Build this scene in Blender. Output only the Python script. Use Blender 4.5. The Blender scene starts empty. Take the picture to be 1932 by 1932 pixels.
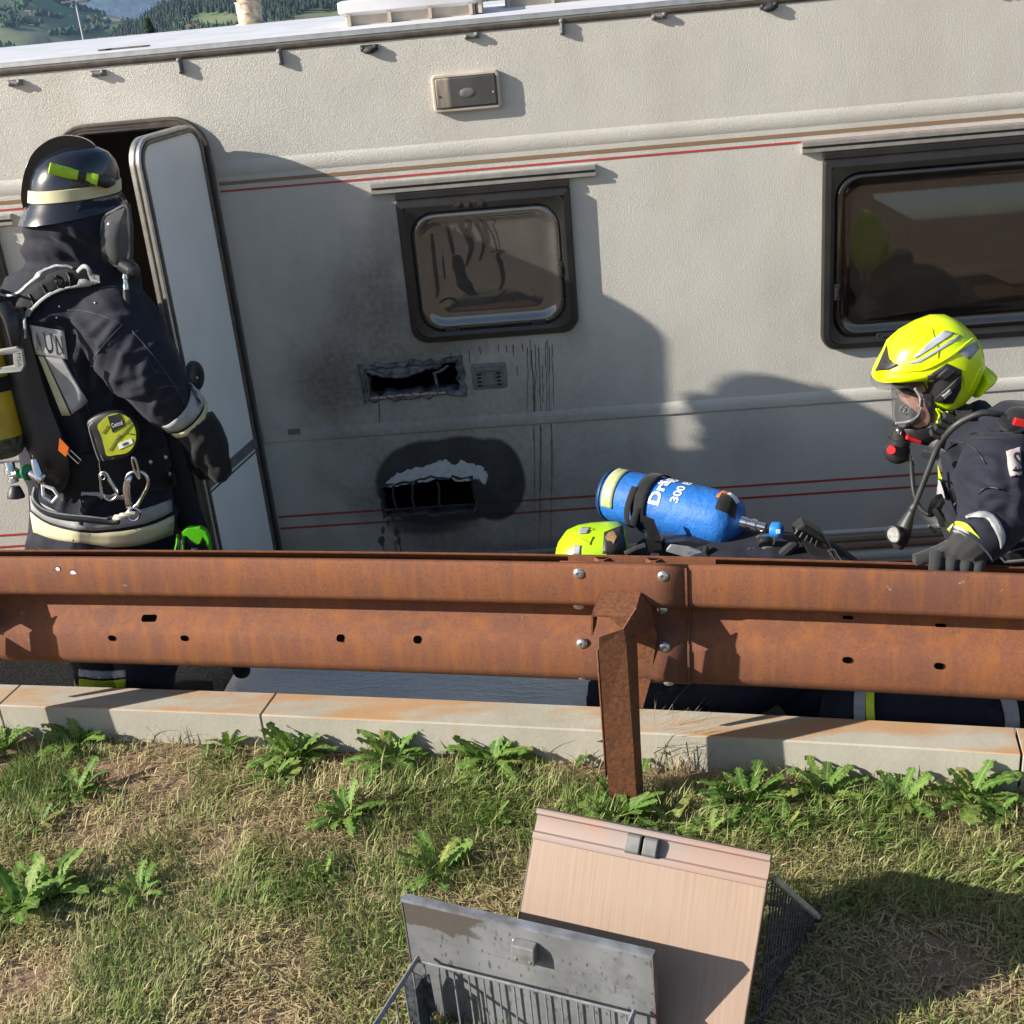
import bpy, bmesh, math, random
import numpy as np
from math import sin, cos, tan, pi, radians, sqrt, atan2, exp
from mathutils import Vector, Matrix, Euler, noise as mnoise
from mathutils.geometry import tessellate_polygon
from mathutils.bvhtree import BVHTree

random.seed(7)
rng = np.random.default_rng(11)
S = bpy.context.scene
COL = S.collection

# ------------------------------------------------------------------ camera
F, PITCH, ROLL, YAW, HC = 2327.0, radians(23.5), radians(5.5), radians(4.3), 2.3
CP = Vector((0, 0, HC))
D = Vector((-sin(YAW)*cos(PITCH), cos(YAW)*cos(PITCH), -sin(PITCH)))
_r = Vector((cos(YAW), sin(YAW), 0)); _dn = -_r.cross(D)
EX = cos(ROLL)*_r + sin(ROLL)*_dn
EY = -sin(ROLL)*_r + cos(ROLL)*_dn
cam = bpy.data.cameras.new('camera'); camo = bpy.data.objects.new('camera', cam); COL.objects.link(camo)
cam.sensor_width = 36; cam.lens = 36*F/1932; cam.clip_start = .05; cam.clip_end = 40000
camo.matrix_world = Matrix(((EX.x, -EY.x, -D.x, CP.x), (EX.y, -EY.y, -D.y, CP.y), (EX.z, -EY.z, -D.z, CP.z), (0, 0, 0, 1)))
S.camera = camo

# ------------------------------------------------------------------ light
SUN = Vector((-3.5, -1.0, 1.76)).normalized()        # towards the sun
w = bpy.data.worlds.new('World'); S.world = w; w.use_nodes = True
nt = w.node_tree; bg = nt.nodes['Background']
sky = nt.nodes.new('ShaderNodeTexSky'); sky.sky_type = 'NISHITA'; sky.sun_disc = False
sky.sun_elevation = math.asin(SUN.z); sky.sun_rotation = atan2(SUN.x, SUN.y)
nt.links.new(sky.outputs[0], bg.inputs[0]); bg.inputs[1].default_value = 0.075
sl = bpy.data.lights.new('sun', 'SUN'); sl.energy = 4.8; sl.angle = radians(.53); sl.color = (1, .93, .82)
so = bpy.data.objects.new('sun', sl); COL.objects.link(so)
so.rotation_euler = (-SUN).to_track_quat('-Z', 'Y').to_euler()
S.view_settings.view_transform = 'Standard'; S.view_settings.look = 'None'
S.view_settings.exposure = 1.08; S.view_settings.gamma = 1; S.view_settings.use_curve_mapping = False

# ------------------------------------------------------------------ helpers
def ray(x, y): return D + EX*float((x-966)/F) + EY*float((y-966)/F)
def at(x, y, Y, sl=0.0):                 # point on the upright plane  y = Y + sl*x
    v = ray(x, y); return CP + v*float(Y/(v.y-sl*v.x))
def atz(x, y, z):                        # point on a level plane
    v = ray(x, y); return CP + v*float((z-HC)/v.z)
def atd(x, y, d): return CP + ray(x, y).normalized()*float(d)
def V(*a): return Vector(a)

class MB:
    def __init__(s): s.v = []; s.f = []; s.m = []
    def add(s, vs, fs, mi=0):
        o = len(s.v); s.v += [tuple(p) for p in vs]
        for f in fs: s.f.append(tuple(i+o for i in f)); s.m.append(mi)
        return s
    def box(s, c, sz, R=None, mi=0):
        c = Vector(c); vs = []
        for k in range(8):
            p = Vector(((k & 1)-.5, ((k >> 1) & 1)-.5, ((k >> 2) & 1)-.5)); p = Vector((p.x*sz[0], p.y*sz[1], p.z*sz[2]))
            vs.append(c+(R @ p if R else p))
        return s.add(vs, [(0, 2, 3, 1), (4, 5, 7, 6), (0, 1, 5, 4), (2, 6, 7, 3), (0, 4, 6, 2), (1, 3, 7, 5)], mi)
    def loft(s, rings, closed=True, caps=True, mi=0, loop=False):
        n = len(rings[0]); vs = [p for r in rings for p in r]; fs = []; m = len(rings)
        for i in range(m if loop else m-1):
            for j in range(n if closed else n-1):
                a, b = i*n+j, i*n+(j+1) % n; i2 = (i+1) % m
                fs.append((a, b, i2*n+(j+1) % n, i2*n+j))
        if caps and closed and not loop:
            fs.append(tuple(reversed(range(n)))); fs.append(tuple(range((m-1)*n, m*n)))
        return s.add(vs, fs, mi)
    def tube(s, path, r, seg=8, mi=0, loop=False, flat=1.0):
        path = [Vector(p) for p in path]; n = len(path)
        rr = r if isinstance(r, (list, tuple)) else [r]*n
        up = None; rings = []
        for i, p in enumerate(path):
            if loop: t = path[(i+1) % n]-path[i-1]
            else: t = path[min(i+1, n-1)]-path[max(i-1, 0)]
            t.normalize()
            if up is None:
                up = Vector((0, 0, 1)) if abs(t.z) < .9 else Vector((0, 1, 0))
            up = (up-t*up.dot(t)).normalized(); sd = t.cross(up)
            rings.append([p+(up*cos(2*pi*k/seg)*flat+sd*sin(2*pi*k/seg))*rr[i] for k in range(seg)])
        return s.loft(rings, mi=mi, loop=loop)
    def lathe(s, a, b, prof, seg=20, mi=0):          # prof: (t along a->b in metres, radius)
        a = Vector(a); ax = (Vector(b)-a).normalized()
        u = ax.orthogonal().normalized(); w_ = ax.cross(u)
        return s.loft([[a+ax*t+(u*cos(2*pi*k/seg)+w_*sin(2*pi*k/seg))*max(r, 1e-4) for k in range(seg)] for t, r in prof], mi=mi)
    def prism(s, poly, vec, mi=0):                   # closed 3D polygon pushed along vec
        n = len(poly); vec = Vector(vec); poly = [Vector(p) for p in poly]
        vs = poly+[p+vec for p in poly]
        t = tessellate_polygon([poly])
        fs = [tuple(x) for x in t]+[tuple(i+n for i in reversed(x)) for x in t]+[(i, (i+1) % n, n+(i+1) % n, n+i) for i in range(n)]
        return s.add(vs, fs, mi)
    def ball(s, c, ax, seg=16, rg=10, R=None, mi=0):
        c = Vector(c); rings = []
        for i in range(rg+1):
            th = pi*i/rg; q = max(sin(th), 1e-3)
            ring = []
            for k in range(seg):
                p = Vector((ax[0]*q*cos(2*pi*k/seg), ax[1]*q*sin(2*pi*k/seg), ax[2]*cos(th)))
                ring.append(c+(R @ p if R else p))
            rings.append(ring)
        return s.loft(rings, mi=mi)
    def inflate(s, outline, c, dv, n=7, ex=2.0, back=True, mi=0, bk=1.0):   # outline bulged both ways about its centre c
        c = Vector(c); dv = Vector(dv); out = [Vector(p) for p in outline]; rings = []
        seq = []
        for i in range(n+1):
            a = pi/2*i/n; seq.append((sin(a) if i else .02, (1-(sin(a))**ex)**(1/ex) if i < n else 0))
        front = [(q, h) for q, h in seq]; bkk = [(q, -h*bk) for q, h in reversed(seq[:-1])] if back else []
        for q, h in front+bkk: rings.append([c+(p-c)*q+dv*h for p in out])
        return s.loft(rings, mi=mi)
    def grid(s, pts, mi=0):                          # rows of points, open sheet
        return s.loft(pts, closed=False, caps=False, mi=mi)
    def build(s, name, mats, parent=None, smooth=True, label=None, cat=None, group=None, kind=None, origin=None, sharp=40, bevel=0, solid=0, sub=0, doubles=False):
        me = bpy.data.meshes.new(name)
        o_ = Vector(origin) if origin is not None else Vector((0, 0, 0))
        me.from_pydata([(p[0]-o_.x, p[1]-o_.y, p[2]-o_.z) for p in s.v], [], s.f)
        if not isinstance(mats, (list, tuple)): mats = [mats]
        for m_ in mats: me.materials.append(m_)
        if len(mats) > 1: me.polygons.foreach_set('material_index', s.m)
        bm = bmesh.new(); bm.from_mesh(me)
        if doubles: bmesh.ops.remove_doubles(bm, verts=bm.verts, dist=1e-5)
        bmesh.ops.recalc_face_normals(bm, faces=bm.faces); bm.to_mesh(me); bm.free()
        if smooth:
            me.polygons.foreach_set('use_smooth', [True]*len(me.polygons))
            try: me.set_sharp_from_angle(angle=radians(sharp))
            except Exception: pass
        me.update()
        o = bpy.data.objects.new(name, me); COL.objects.link(o); o.location = o_
        if parent is not None:
            o.parent = parent; o.matrix_parent_inverse = parent.matrix_world.inverted() if parent.type != 'EMPTY' else Matrix.Translation(-parent.location)
        if label: o['label'] = label
        if cat: o['category'] = cat
        if group: o['group'] = group
        if kind: o['kind'] = kind
        if solid: m_ = o.modifiers.new('solid', 'SOLIDIFY'); m_.thickness = solid; m_.offset = 1
        if bevel: m_ = o.modifiers.new('bevel', 'BEVEL'); m_.width = bevel; m_.segments = 2; m_.limit_method = 'ANGLE'; m_.angle_limit = radians(50)
        if sub: m_ = o.modifiers.new('sub', 'SUBSURF'); m_.levels = sub; m_.render_levels = sub
        return o

def thing(name, label, cat, loc, group=None, kind=None):
    o = bpy.data.objects.new(name, None); COL.objects.link(o); o.location = loc; o.empty_display_size = .1
    if label: o['label'] = label
    if cat: o['category'] = cat
    if group: o['group'] = group
    if kind: o['kind'] = kind
    return o

def rrect(cx, cz, w_, h_, r, n=6):       # rounded rectangle in x,z ; r number or (tl,tr,br,bl)
    rs = r if isinstance(r, (list, tuple)) else (r,)*4
    out = []
    for (sx, sz, a0, q) in ((-1, 1, 180, rs[0]), (1, 1, 90, rs[1]), (1, -1, 0, rs[2]), (-1, -1, -90, rs[3])):
        q = max(q, .0005)
        for k in range(n+1):
            a = radians(a0-90*k/n); out.append((cx+sx*(w_/2-q)+q*cos(a), cz+sz*(h_/2-q)+q*sin(a)))
    return out
def catmull(pts, n=6, closed=False):
    P = [Vector(p) for p in pts]; out = []; m = len(P)
    for i in range(m if closed else m-1):
        p0 = P[(i-1) % m] if closed or i else P[0]; p1 = P[i]; p2 = P[(i+1) % m]
        p3 = P[(i+2) % m] if closed or i+2 < m else P[-1]
        for k in range(n):
            t = k/n
            out.append(.5*((2*p1)+(p2-p0)*t+(2*p0-5*p1+4*p2-p3)*t*t+(3*p1-p0-3*p2+p3)*t**3))
    if not closed: out.append(P[-1].copy())
    return out
def fbm(x, y, seed=0, sc=1., oct=3):     # numpy value noise, 0..1
    x = np.asarray(x)*sc; y = np.asarray(y)*sc; tot = 0; amp = 1; nrm = 0
    for o in range(oct):
        xi = np.floor(x).astype(np.int64); yi = np.floor(y).astype(np.int64); fx = x-xi; fy = y-yi
        fx = fx*fx*(3-2*fx); fy = fy*fy*(3-2*fy)
        def h(a, b):
            n = (a*374761393+b*668265263+(seed+o*17)*982451653) & 0x7fffffff
            n = ((n ^ (n >> 13))*1274126177) & 0x7fffffff
            return ((n ^ (n >> 16)) & 0xffff)/65535.
        v = (h(xi, yi)*(1-fx)+h(xi+1, yi)*fx)*(1-fy)+(h(xi, yi+1)*(1-fx)+h(xi+1, yi+1)*fx)*fy
        tot = tot+v*amp; nrm += amp; amp *= .5; x = x*2.03; y = y*2.03
    return tot/nrm

# ------------------------------------------------------------------ materials
class NT:
    def __init__(s, name):
        s.m = bpy.data.materials.new(name); s.m.use_nodes = True; s.t = s.m.node_tree
        s.b = s.t.nodes['Principled BSDF']; s.out = s.t.nodes['Material Output']
        tc = s.t.nodes.new('ShaderNodeTexCoord'); s.obj = tc.outputs['Object']; s.gen = tc.outputs['Generated']
    def n(s, typ, **kw):
        nd = s.t.nodes.new(typ)
        for k, v in kw.items(): setattr(nd, k, v)
        return nd
    def l(s, a, b): s.t.links.new(a, b)
    def set(s, sock, v):
        if isinstance(v, bpy.types.NodeSocket): s.l(v, sock)
        else: sock.default_value = v
    def map(s, vec=None, scale=(1, 1, 1), loc=(0, 0, 0), rot=(0, 0, 0)):
        q = s.n('ShaderNodeMapping'); s.l(vec or s.obj, q.inputs[0]); q.inputs[1].default_value = loc; q.inputs[2].default_value = rot; q.inputs[3].default_value = scale
        return q.outputs[0]
    def noise(s, scale, detail=3, rough=.55, vec=None, dist=0):
        q = s.n('ShaderNodeTexNoise'); s.l(vec or s.obj, q.inputs['Vector']); q.inputs['Scale'].default_value = scale
        q.inputs['Detail'].default_value = detail; q.inputs['Roughness'].default_value = rough; q.inputs['Distortion'].default_value = dist
        return q.outputs[0]
    def vor(s, scale, feat='F1', vec=None):
        q = s.n('ShaderNodeTexVoronoi', feature=feat); s.l(vec or s.obj, q.inputs['Vector']); q.inputs['Scale'].default_value = scale
        return q.outputs[0]
    def ramp(s, v, stops):
        q = s.n('ShaderNodeValToRGB'); s.set(q.inputs[0], v); e = q.color_ramp.elements
        while len(e) < len(stops): e.new(.5)
        for el, (p, c) in zip(e, stops):
            el.position = p; el.color = (c, c, c, 1) if not isinstance(c, (tuple, list)) else (*c, 1)
        return q.outputs[0]
    def math(s, op, a, b=0., clamp=False):
        q = s.n('ShaderNodeMath', operation=op, use_clamp=clamp); s.set(q.inputs[0], a); s.set(q.inputs[1], b); return q.outputs[0]
    def mix(s, f, a, b, mode='MIX'):
        q = s.n('ShaderNodeMix', data_type='RGBA', blend_type=mode); s.set(q.inputs[0], f)
        s.set(q.inputs[6], a if isinstance(a, bpy.types.NodeSocket) else (*a, 1)); s.set(q.inputs[7], b if isinstance(b, bpy.types.NodeSocket) else (*b, 1))
        return q.outputs[2]
    def bump(s, h, strength=.3, dist=.01, prev=None):
        q = s.n('ShaderNodeBump'); s.l(h, q.inputs['Height']); q.inputs['Strength'].default_value = strength; q.inputs['Distance'].default_value = dist
        if prev is not None: s.l(prev, q.inputs['Normal'])
        s.l(q.outputs[0], s.b.inputs['Normal']); return q.outputs[0]
    def base(s, c): s.set(s.b.inputs['Base Color'], c if isinstance(c, bpy.types.NodeSocket) else (*c, 1))
    def rough(s, v): s.set(s.b.inputs['Roughness'], v)
    def metal(s, v): s.set(s.b.inputs['Metallic'], v)
    def sepxyz(s, vec=None):
        q = s.n('ShaderNodeSeparateXYZ'); s.l(vec or s.obj, q.inputs[0]); return q.outputs

def M(name, c1, c2=None, sc=20, rough=.6, metal=0, bsc=0, bst=.2, bd=.003, spec=None, coat=0, det=4):
    q = NT(name); c2 = c2 or tuple(x*.75 for x in c1)
    q.base(q.mix(q.ramp(q.noise(sc, det), [(.35, 0.), (.65, 1.)]), c1, c2)); q.rough(rough); q.metal(metal)
    if spec is not None: q.b.inputs['Specular IOR Level'].default_value = spec
    if coat: q.b.inputs['Coat Weight'].default_value = coat; q.b.inputs['Coat Roughness'].default_value = .08
    if bsc: q.bump(q.noise(bsc, 4), bst, bd)
    return q.m

# soot on the caravan side, as dirt with shapes of its own (x,z of the wall)
def wpx(x, y): p = at(x, y, 4.4); return p.x, p.z
SK = 4.35/F*1.0
def soot_nodes(q, col, black=True):
    X, Y_, Z = q.sepxyz()
    warp = q.noise(9, 4, .6); fine = q.noise(45, 4, .65)
    def ell(px, py, rx, ry, a, b, wob=.35):
        cx, cz = wpx(px, py); dx = q.math('DIVIDE', q.math('SUBTRACT', X, cx), rx*.00188); dz = q.math('DIVIDE', q.math('SUBTRACT', Z, cz), ry*.00196)
        r = q.math('SQRT', q.math('ADD', q.math('MULTIPLY', dx, dx), q.math('MULTIPLY', dz, dz)))
        r = q.math('ADD', r, q.math('MULTIPLY', q.math('SUBTRACT', warp, .5), wob))
        mr = q.n('ShaderNodeMapRange', interpolation_type='SMOOTHSTEP'); q.l(r, mr.inputs[0]); mr.inputs[1].default_value = a; mr.inputs[2].default_value = b
        mr.inputs[3].default_value = 1; mr.inputs[4].default_value = 0; return mr.outputs[0]
    soft = 0.
    for (px, py, rx, ry, k, wob) in ((760, 640, 150, 150, .55, .6), (690, 570, 85, 140, .6, .5), (640, 725, 80, 85, .95, .4), (600, 720, 110, 110, .45, .6), (735, 470, 50, 130, .5, .5), (770, 700, 135, 65, .5, .5),
                                     (720, 560, 40, 110, .45, .4), (840, 920, 190, 140, .5, .6), (690, 950, 75, 70, .6, .5), (830, 1010, 130, 55, .8, .5), (1000, 1035, 300, 28, .75, .3),
                                     (820, 870, 300, 330, .32, .6), (890, 830, 430, 420, .52, .5), (640, 620, 170, 260, .35, .6), (1150, 900, 200, 200, .3, .5), (980, 950, 110, 130, .3, .5), (640, 860, 130, 90, .25, .7), (730, 360, 60, 30, .25, .5), (560, 1030, 200, 40, .25, .5), (1400, 830, 120, 90, .25, .5), (1080, 640, 40, 60, .25, .5), (870, 655, 100, 22, .6, .4)):
        m_ = q.math('MULTIPLY', ell(px, py, rx, ry, .2, 1.15, wob), k)
        soft = q.math('SUBTRACT', q.math('ADD', soft, m_), q.math('MULTIPLY', soft, m_)) if not isinstance(soft, float) else m_
    soft = q.math('MULTIPLY', soft, q.ramp(fine, [(.25, .65), (.7, 1.)]))
    c = q.mix(q.math('MULTIPLY', soft, .9), col, (.054, .043, .034))
    # rinsed pale wash below the upper hole
    wash = q.math('MULTIPLY', ell(800, 765, 70, 40, .1, 1.1, .8), q.ramp(q.noise(60, 3), [(.4, 0.), (.65, 1.)]))
    c = q.mix(q.math('MULTIPLY', wash, .4), c, (.3, .33, .36))
    halo = q.math('MAXIMUM', q.math('MAXIMUM', ell(815, 912, 118, 92, .92, 1.04, .16), ell(872, 905, 128, 92, .93, 1.03, .12)), ell(930, 906, 68, 90, .92, 1.04, .10))
    halo = q.math('MULTIPLY', halo, q.ramp(q.noise(14, 5, .7), [(.25, .86), (.6, .97)]))
    c = q.mix(halo, c, (.012, .013, .016))
    below = q.math('MULTIPLY', ell(815, 985, 112, 30, .5, 1.1, .5), .8)
    return q.mix(below, c, (.016, .016, .017))

def paint(name, col, wall=False, sooty=True, rough=.42):
    q = NT(name); c = q.mix(q.ramp(q.noise(2.2, 4, .6), [(.3, 0.), (.7, 1.)]), col, tuple(x*.9 for x in col))
    if wall:
        st = q.noise(3.0, 4, .6, q.map(scale=(1, 1, .18)))
        c = q.mix(q.math('MULTIPLY', q.ramp(st, [(.5, 0.), (.75, 1.)]), .4), c, (.36, .31, .23))
    q.base(soot_nodes(q, c) if sooty else c); q.rough(rough)
    if wall:
        n1 = q.noise(160, 1.5, .5, dist=.6)
        h = q.ramp(q.math('ABSOLUTE', q.math('SUBTRACT', n1, .5)), [(0., 1.), (.11, 0.)])
        b0 = q.bump(h, .6, .0011)
        q.bump(q.noise(2.6, 2, .5), .35, .02, b0)
    return q.m
MAT = {}
MAT['wall'] = paint('cream_embossed_aluminium', (.54, .515, .465), True)
MAT['trim'] = paint('cream_trim', (.56, .54, .49), False)
MAT['redstripe'] = paint('red_stripe', (.42, .05, .05), False)
MAT['brownstripe'] = paint('brown_stripe', (.25, .16, .09), False)
MAT['brownskirt'] = M('brown_skirt', (.26, .17, .11), (.2, .13, .085), 6, .5, bsc=95, bst=.3)
MAT['roof'] = M('white_roof_paint', (.62, .62, .65), (.54, .53, .53), 5, .45)
MAT['alu'] = M('aluminium', (.52, .50, .46), (.42, .40, .37), 30, .38, .75)
MAT['alu_dark'] = M('weathered_aluminium', (.2, .17, .14), (.12, .1, .09), 25, .45, .6)
MAT['rubber'] = M('black_rubber', (.018, .018, .019), (.03, .03, .03), 30, .5, bsc=60, bst=.1)
MAT['blackplastic'] = M('black_plastic', (.016, .016, .018), (.026, .026, .028), 12, .38)
MAT['frame'] = M('window_frame_black', (.013, .0125, .0125), (.02, .019, .018), 9, .35)
MAT['door'] = M('white_door_panel', (.80, .80, .79), (.72, .72, .71), 3, .38)
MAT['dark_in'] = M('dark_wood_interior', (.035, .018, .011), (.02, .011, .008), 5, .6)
MAT['shelf'] = M('oak_shelf', (.28, .17, .06), (.2, .12, .045), 9, .5)
MAT['char'] = M('charred_edge', (.012, .012, .013), (.05, .052, .055), 40, .65, bsc=50, bst=.6, bd=.01)
MAT['melt'] = M('melted_plastic', (.022, .024, .026), (.15, .16, .17), 35, .5, bsc=60, bst=.6, bd=.008)
MAT['baregrey'] = M('bare_grey_filler', (.52, .52, .52), (.40, .40, .41), 40, .7, bsc=90, bst=.4)
MAT['vent'] = M('grey_vent_plastic', (.16, .16, .16), (.1, .1, .1), 30, .5)
MAT['beige'] = M('yellowed_plastic', (.5, .44, .36), (.4, .34, .27), 12, .45)
MAT['steel'] = M('polished_steel', (.62, .63, .65), (.5, .5, .52), 40, .22, 1)
MAT['zinc'] = M('zinc_bolt', (.66, .67, .69), (.5, .5, .5), 60, .3, .85)
MAT['navy'] = None
# ------------------------------------------------------------------ the caravan
YW = 4.4
caravan = thing('caravan', 'cream caravan with sooty burnt side, red pinstripes and its door standing open', 'caravan', (0.4, 5.5, 0))
def pane_mat(name, c, tint, f):
    q = NT(name); q.base(q.mix(q.ramp(q.noise(7, 4), [(.35, 0.), (.7, 1.)]), c, tuple(x*.7 for x in c))); q.rough(.05); q.b.inputs['Specular IOR Level'].default_value = 1.0; q.b.inputs['IOR'].default_value = 1.75
    tr = q.n('ShaderNodeBsdfTransparent'); tr.inputs[0].default_value = (*tint, 1); mx = q.n('ShaderNodeMixShader'); mx.inputs[0].default_value = f
    q.l(q.b.outputs[0], mx.inputs[1]); q.l(tr.outputs[0], mx.inputs[2]); q.l(mx.outputs[0], q.out.inputs[0]); return q.m
MAT['pane_sooty'] = pane_mat('sooty_acrylic', (.095, .09, .085), (.3, .25, .2), .15)
MAT['pane'] = pane_mat('tinted_acrylic', (.026, .023, .020), (.55, .46, .36), .40)

XL, XR, ZB, ZT = -3.3, 4.2, .06, 2.135
def rect_px(x0, y0, x1, y1):
    a = wpx(x0, y0); b = wpx(x1, y1); return a[0], a[1], b[0], b[1]
doorR = (-1.785, -1.285, .11, 1.925)
SW = (-.634, -.021, 1.087, 1.606); BW = (.85, 2.25, .945, 1.622)
lx = wpx(4, 470)[0]; LW = (lx-.62, lx, 1.087, 1.606)
v1 = (wpx(692, 715)[0], wpx(864, 715)[0], wpx(770, 742)[1], wpx(770, 692)[1])
v2 = (wpx(722, 935)[0], wpx(893, 935)[0], wpx(810, 968)[1], wpx(810, 912)[1])
holes = [rrect((doorR[0]+doorR[1])/2, (doorR[2]+doorR[3])/2, doorR[1]-doorR[0], doorR[3]-doorR[2], (.1, .1, .02, .02))]
for W_ in (SW, BW, LW): holes.append(rrect((W_[0]+W_[1])/2, (W_[2]+W_[3])/2, W_[1]-W_[0]-.08, W_[3]-W_[2]-.08, .06))
def ragged(x0, x1, z0, z1, amp, seed, n=16):
    rd = random.Random(seed); out = []
    for (a, b, c_, d_, m) in ((x0, z1, x1, z1, n), (x1, z1, x1, z0, 5), (x1, z0, x0, z0, n), (x0, z0, x0, z1, 5)):
        for k in range(m):
            t = k/m; out.append((a+(c_-a)*t+rd.uniform(-amp, amp), b+(d_-b)*t+rd.uniform(-amp, amp)))
    return out
h1 = ragged(*v1, .006, 3); h2 = ragged(*v2, .008, 5)
# upper edge of the lower hole is burnt into a ragged arch
h2 = [(x, z+(.02*sin((x-v2[0])/(v2[1]-v2[0])*pi*1.1-.5) if z > (v2[2]+v2[3])/2 else 0)) for x, z in h2]
holes += [h1, h2]
poly = [[V(XL, YW, ZB), V(XR, YW, ZB), V(XR, YW, ZT), V(XL, YW, ZT)]]+[[V(x, YW, z) for x, z in h] for h in holes]
mb = MB(); mb.add([p for l_ in poly for p in l_], [tuple(t) for t in tessellate_polygon(poly)])
wall = mb.build('wall_panel', MAT['wall'], caravan, smooth=False)
for i_, f in enumerate(wall.data.polygons): pass
# roof, rear, ends, floor
mb = MB()
prof = [(4.400, 2.13), (4.402, 2.165), (4.46, 2.178), (4.7, 2.185), (5.6, 2.195), (6.5, 2.185), (6.68, 2.165), (6.7, 2.12)]
mb.loft([[V(x, y, z) for y, z in prof] for x in np.linspace(XL, XR, 9)], closed=False, caps=False)
mb.build('roof', MAT['roof'], caravan)
mb = MB(); mb.box((.45, 6.7, 1.1), (XR-XL, .02, 2.1)); mb.box((XL, 5.55, 1.1), (.02, 2.28, 2.1)); mb.box((XR, 5.55, 1.1), (.02, 2.28, 2.1))
mb.build('outer_shell', MAT['trim'], caravan, smooth=False)
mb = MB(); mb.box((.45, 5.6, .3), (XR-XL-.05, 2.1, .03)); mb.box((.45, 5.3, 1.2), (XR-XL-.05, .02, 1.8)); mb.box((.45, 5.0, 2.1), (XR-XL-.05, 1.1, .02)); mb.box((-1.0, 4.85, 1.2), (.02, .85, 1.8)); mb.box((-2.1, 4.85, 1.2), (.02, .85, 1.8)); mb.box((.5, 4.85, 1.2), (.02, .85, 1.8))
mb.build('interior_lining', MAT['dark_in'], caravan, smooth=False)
# roof edge rail (aluminium gutter) with worn sealant line
mb = MB()
rp = [(4.405, 2.172), (4.394, 2.174), (4.389, 2.168), (4.387, 2.158), (4.391, 2.155), (4.391, 2.150), (4.405, 2.149)]
mb.loft([[V(x, y, z) for y, z in rp] for x in (XL, XR)], caps=True)
mb.build('roof_rail', MAT['alu'], caravan, sharp=30)
mb = MB(); rp = [(4.405, 2.153), (4.393, 2.153), (4.392, 2.148), (4.394, 2.137), (4.398, 2.132), (4.405, 2.131)]
mb.loft([[V(x, y, z) for y, z in rp] for x in (XL, XR)], caps=True); mb.build('sealant_strip', MAT['alu_dark'], caravan, sharp=30)
# ribs and pinstripes; every strip stops at the door opening
def strip(name, mat, x0, x1, prof, parent=caravan):
    for a, b in ((x0, doorR[0]-.03), (doorR[1]+.035, x1)):
        m_ = MB(); m_.loft([[V(x, y, z) for y, z in prof] for x in (a, b)], closed=False, caps=False); m_.build(name, MAT[mat], parent, sharp=80)
def zpx(y, x=1030): return wpx(x, y)[1]
def flat(name, mat, ya, yb, x=1030, off=.0015):
    strip(name, mat, XL, XR, [(YW-off, zpx(ya, x)), (YW-off, zpx(yb, x))])
def rib(name, mat, ya, yb, h, x=1030):
    za, zb = zpx(ya, x), zpx(yb, x)
    strip(name, mat, XL, XR, [(YW+.001, za)]+[(YW-h*sin(pi*t)**.8, za+(zb-za)*t) for t in (.15, .35, .5, .65, .85)]+[(YW+.001, zb)])
rib('upper_rib', 'wall', 250, 283, .005)
flat('pinstripe', 'brownstripe', 291, 298); flat('pinstripe', 'redstripe', 307, 311)
za, zb = zpx(777, 1000), zpx(802, 1000)
strip('middle_rib', 'wall', XL, XR, [(YW+.001, za), (YW-.004, za-.003), (YW-.0045, (za+zb)/2), (YW-.006, zb+.008), (YW-.004, zb+.002), (YW+.001, zb)])
flat('pinstripe', 'redstripe', 891, 895, 1760); flat('pinstripe', 'redstripe', 914, 918, 1760)
rib('lower_rib', 'trim', 992, 1003, .008, 1700); rib('skirt_rib', 'brownskirt', 1006, 1018, .007, 1700); rib('skirt_rib', 'brownskirt', 1019, 1033, .007, 1700); rib('lower_rib', 'trim', 1036, 1054, .006, 1700)
flat('pinstripe', 'redstripe', 1058, 1063, 1700)
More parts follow.
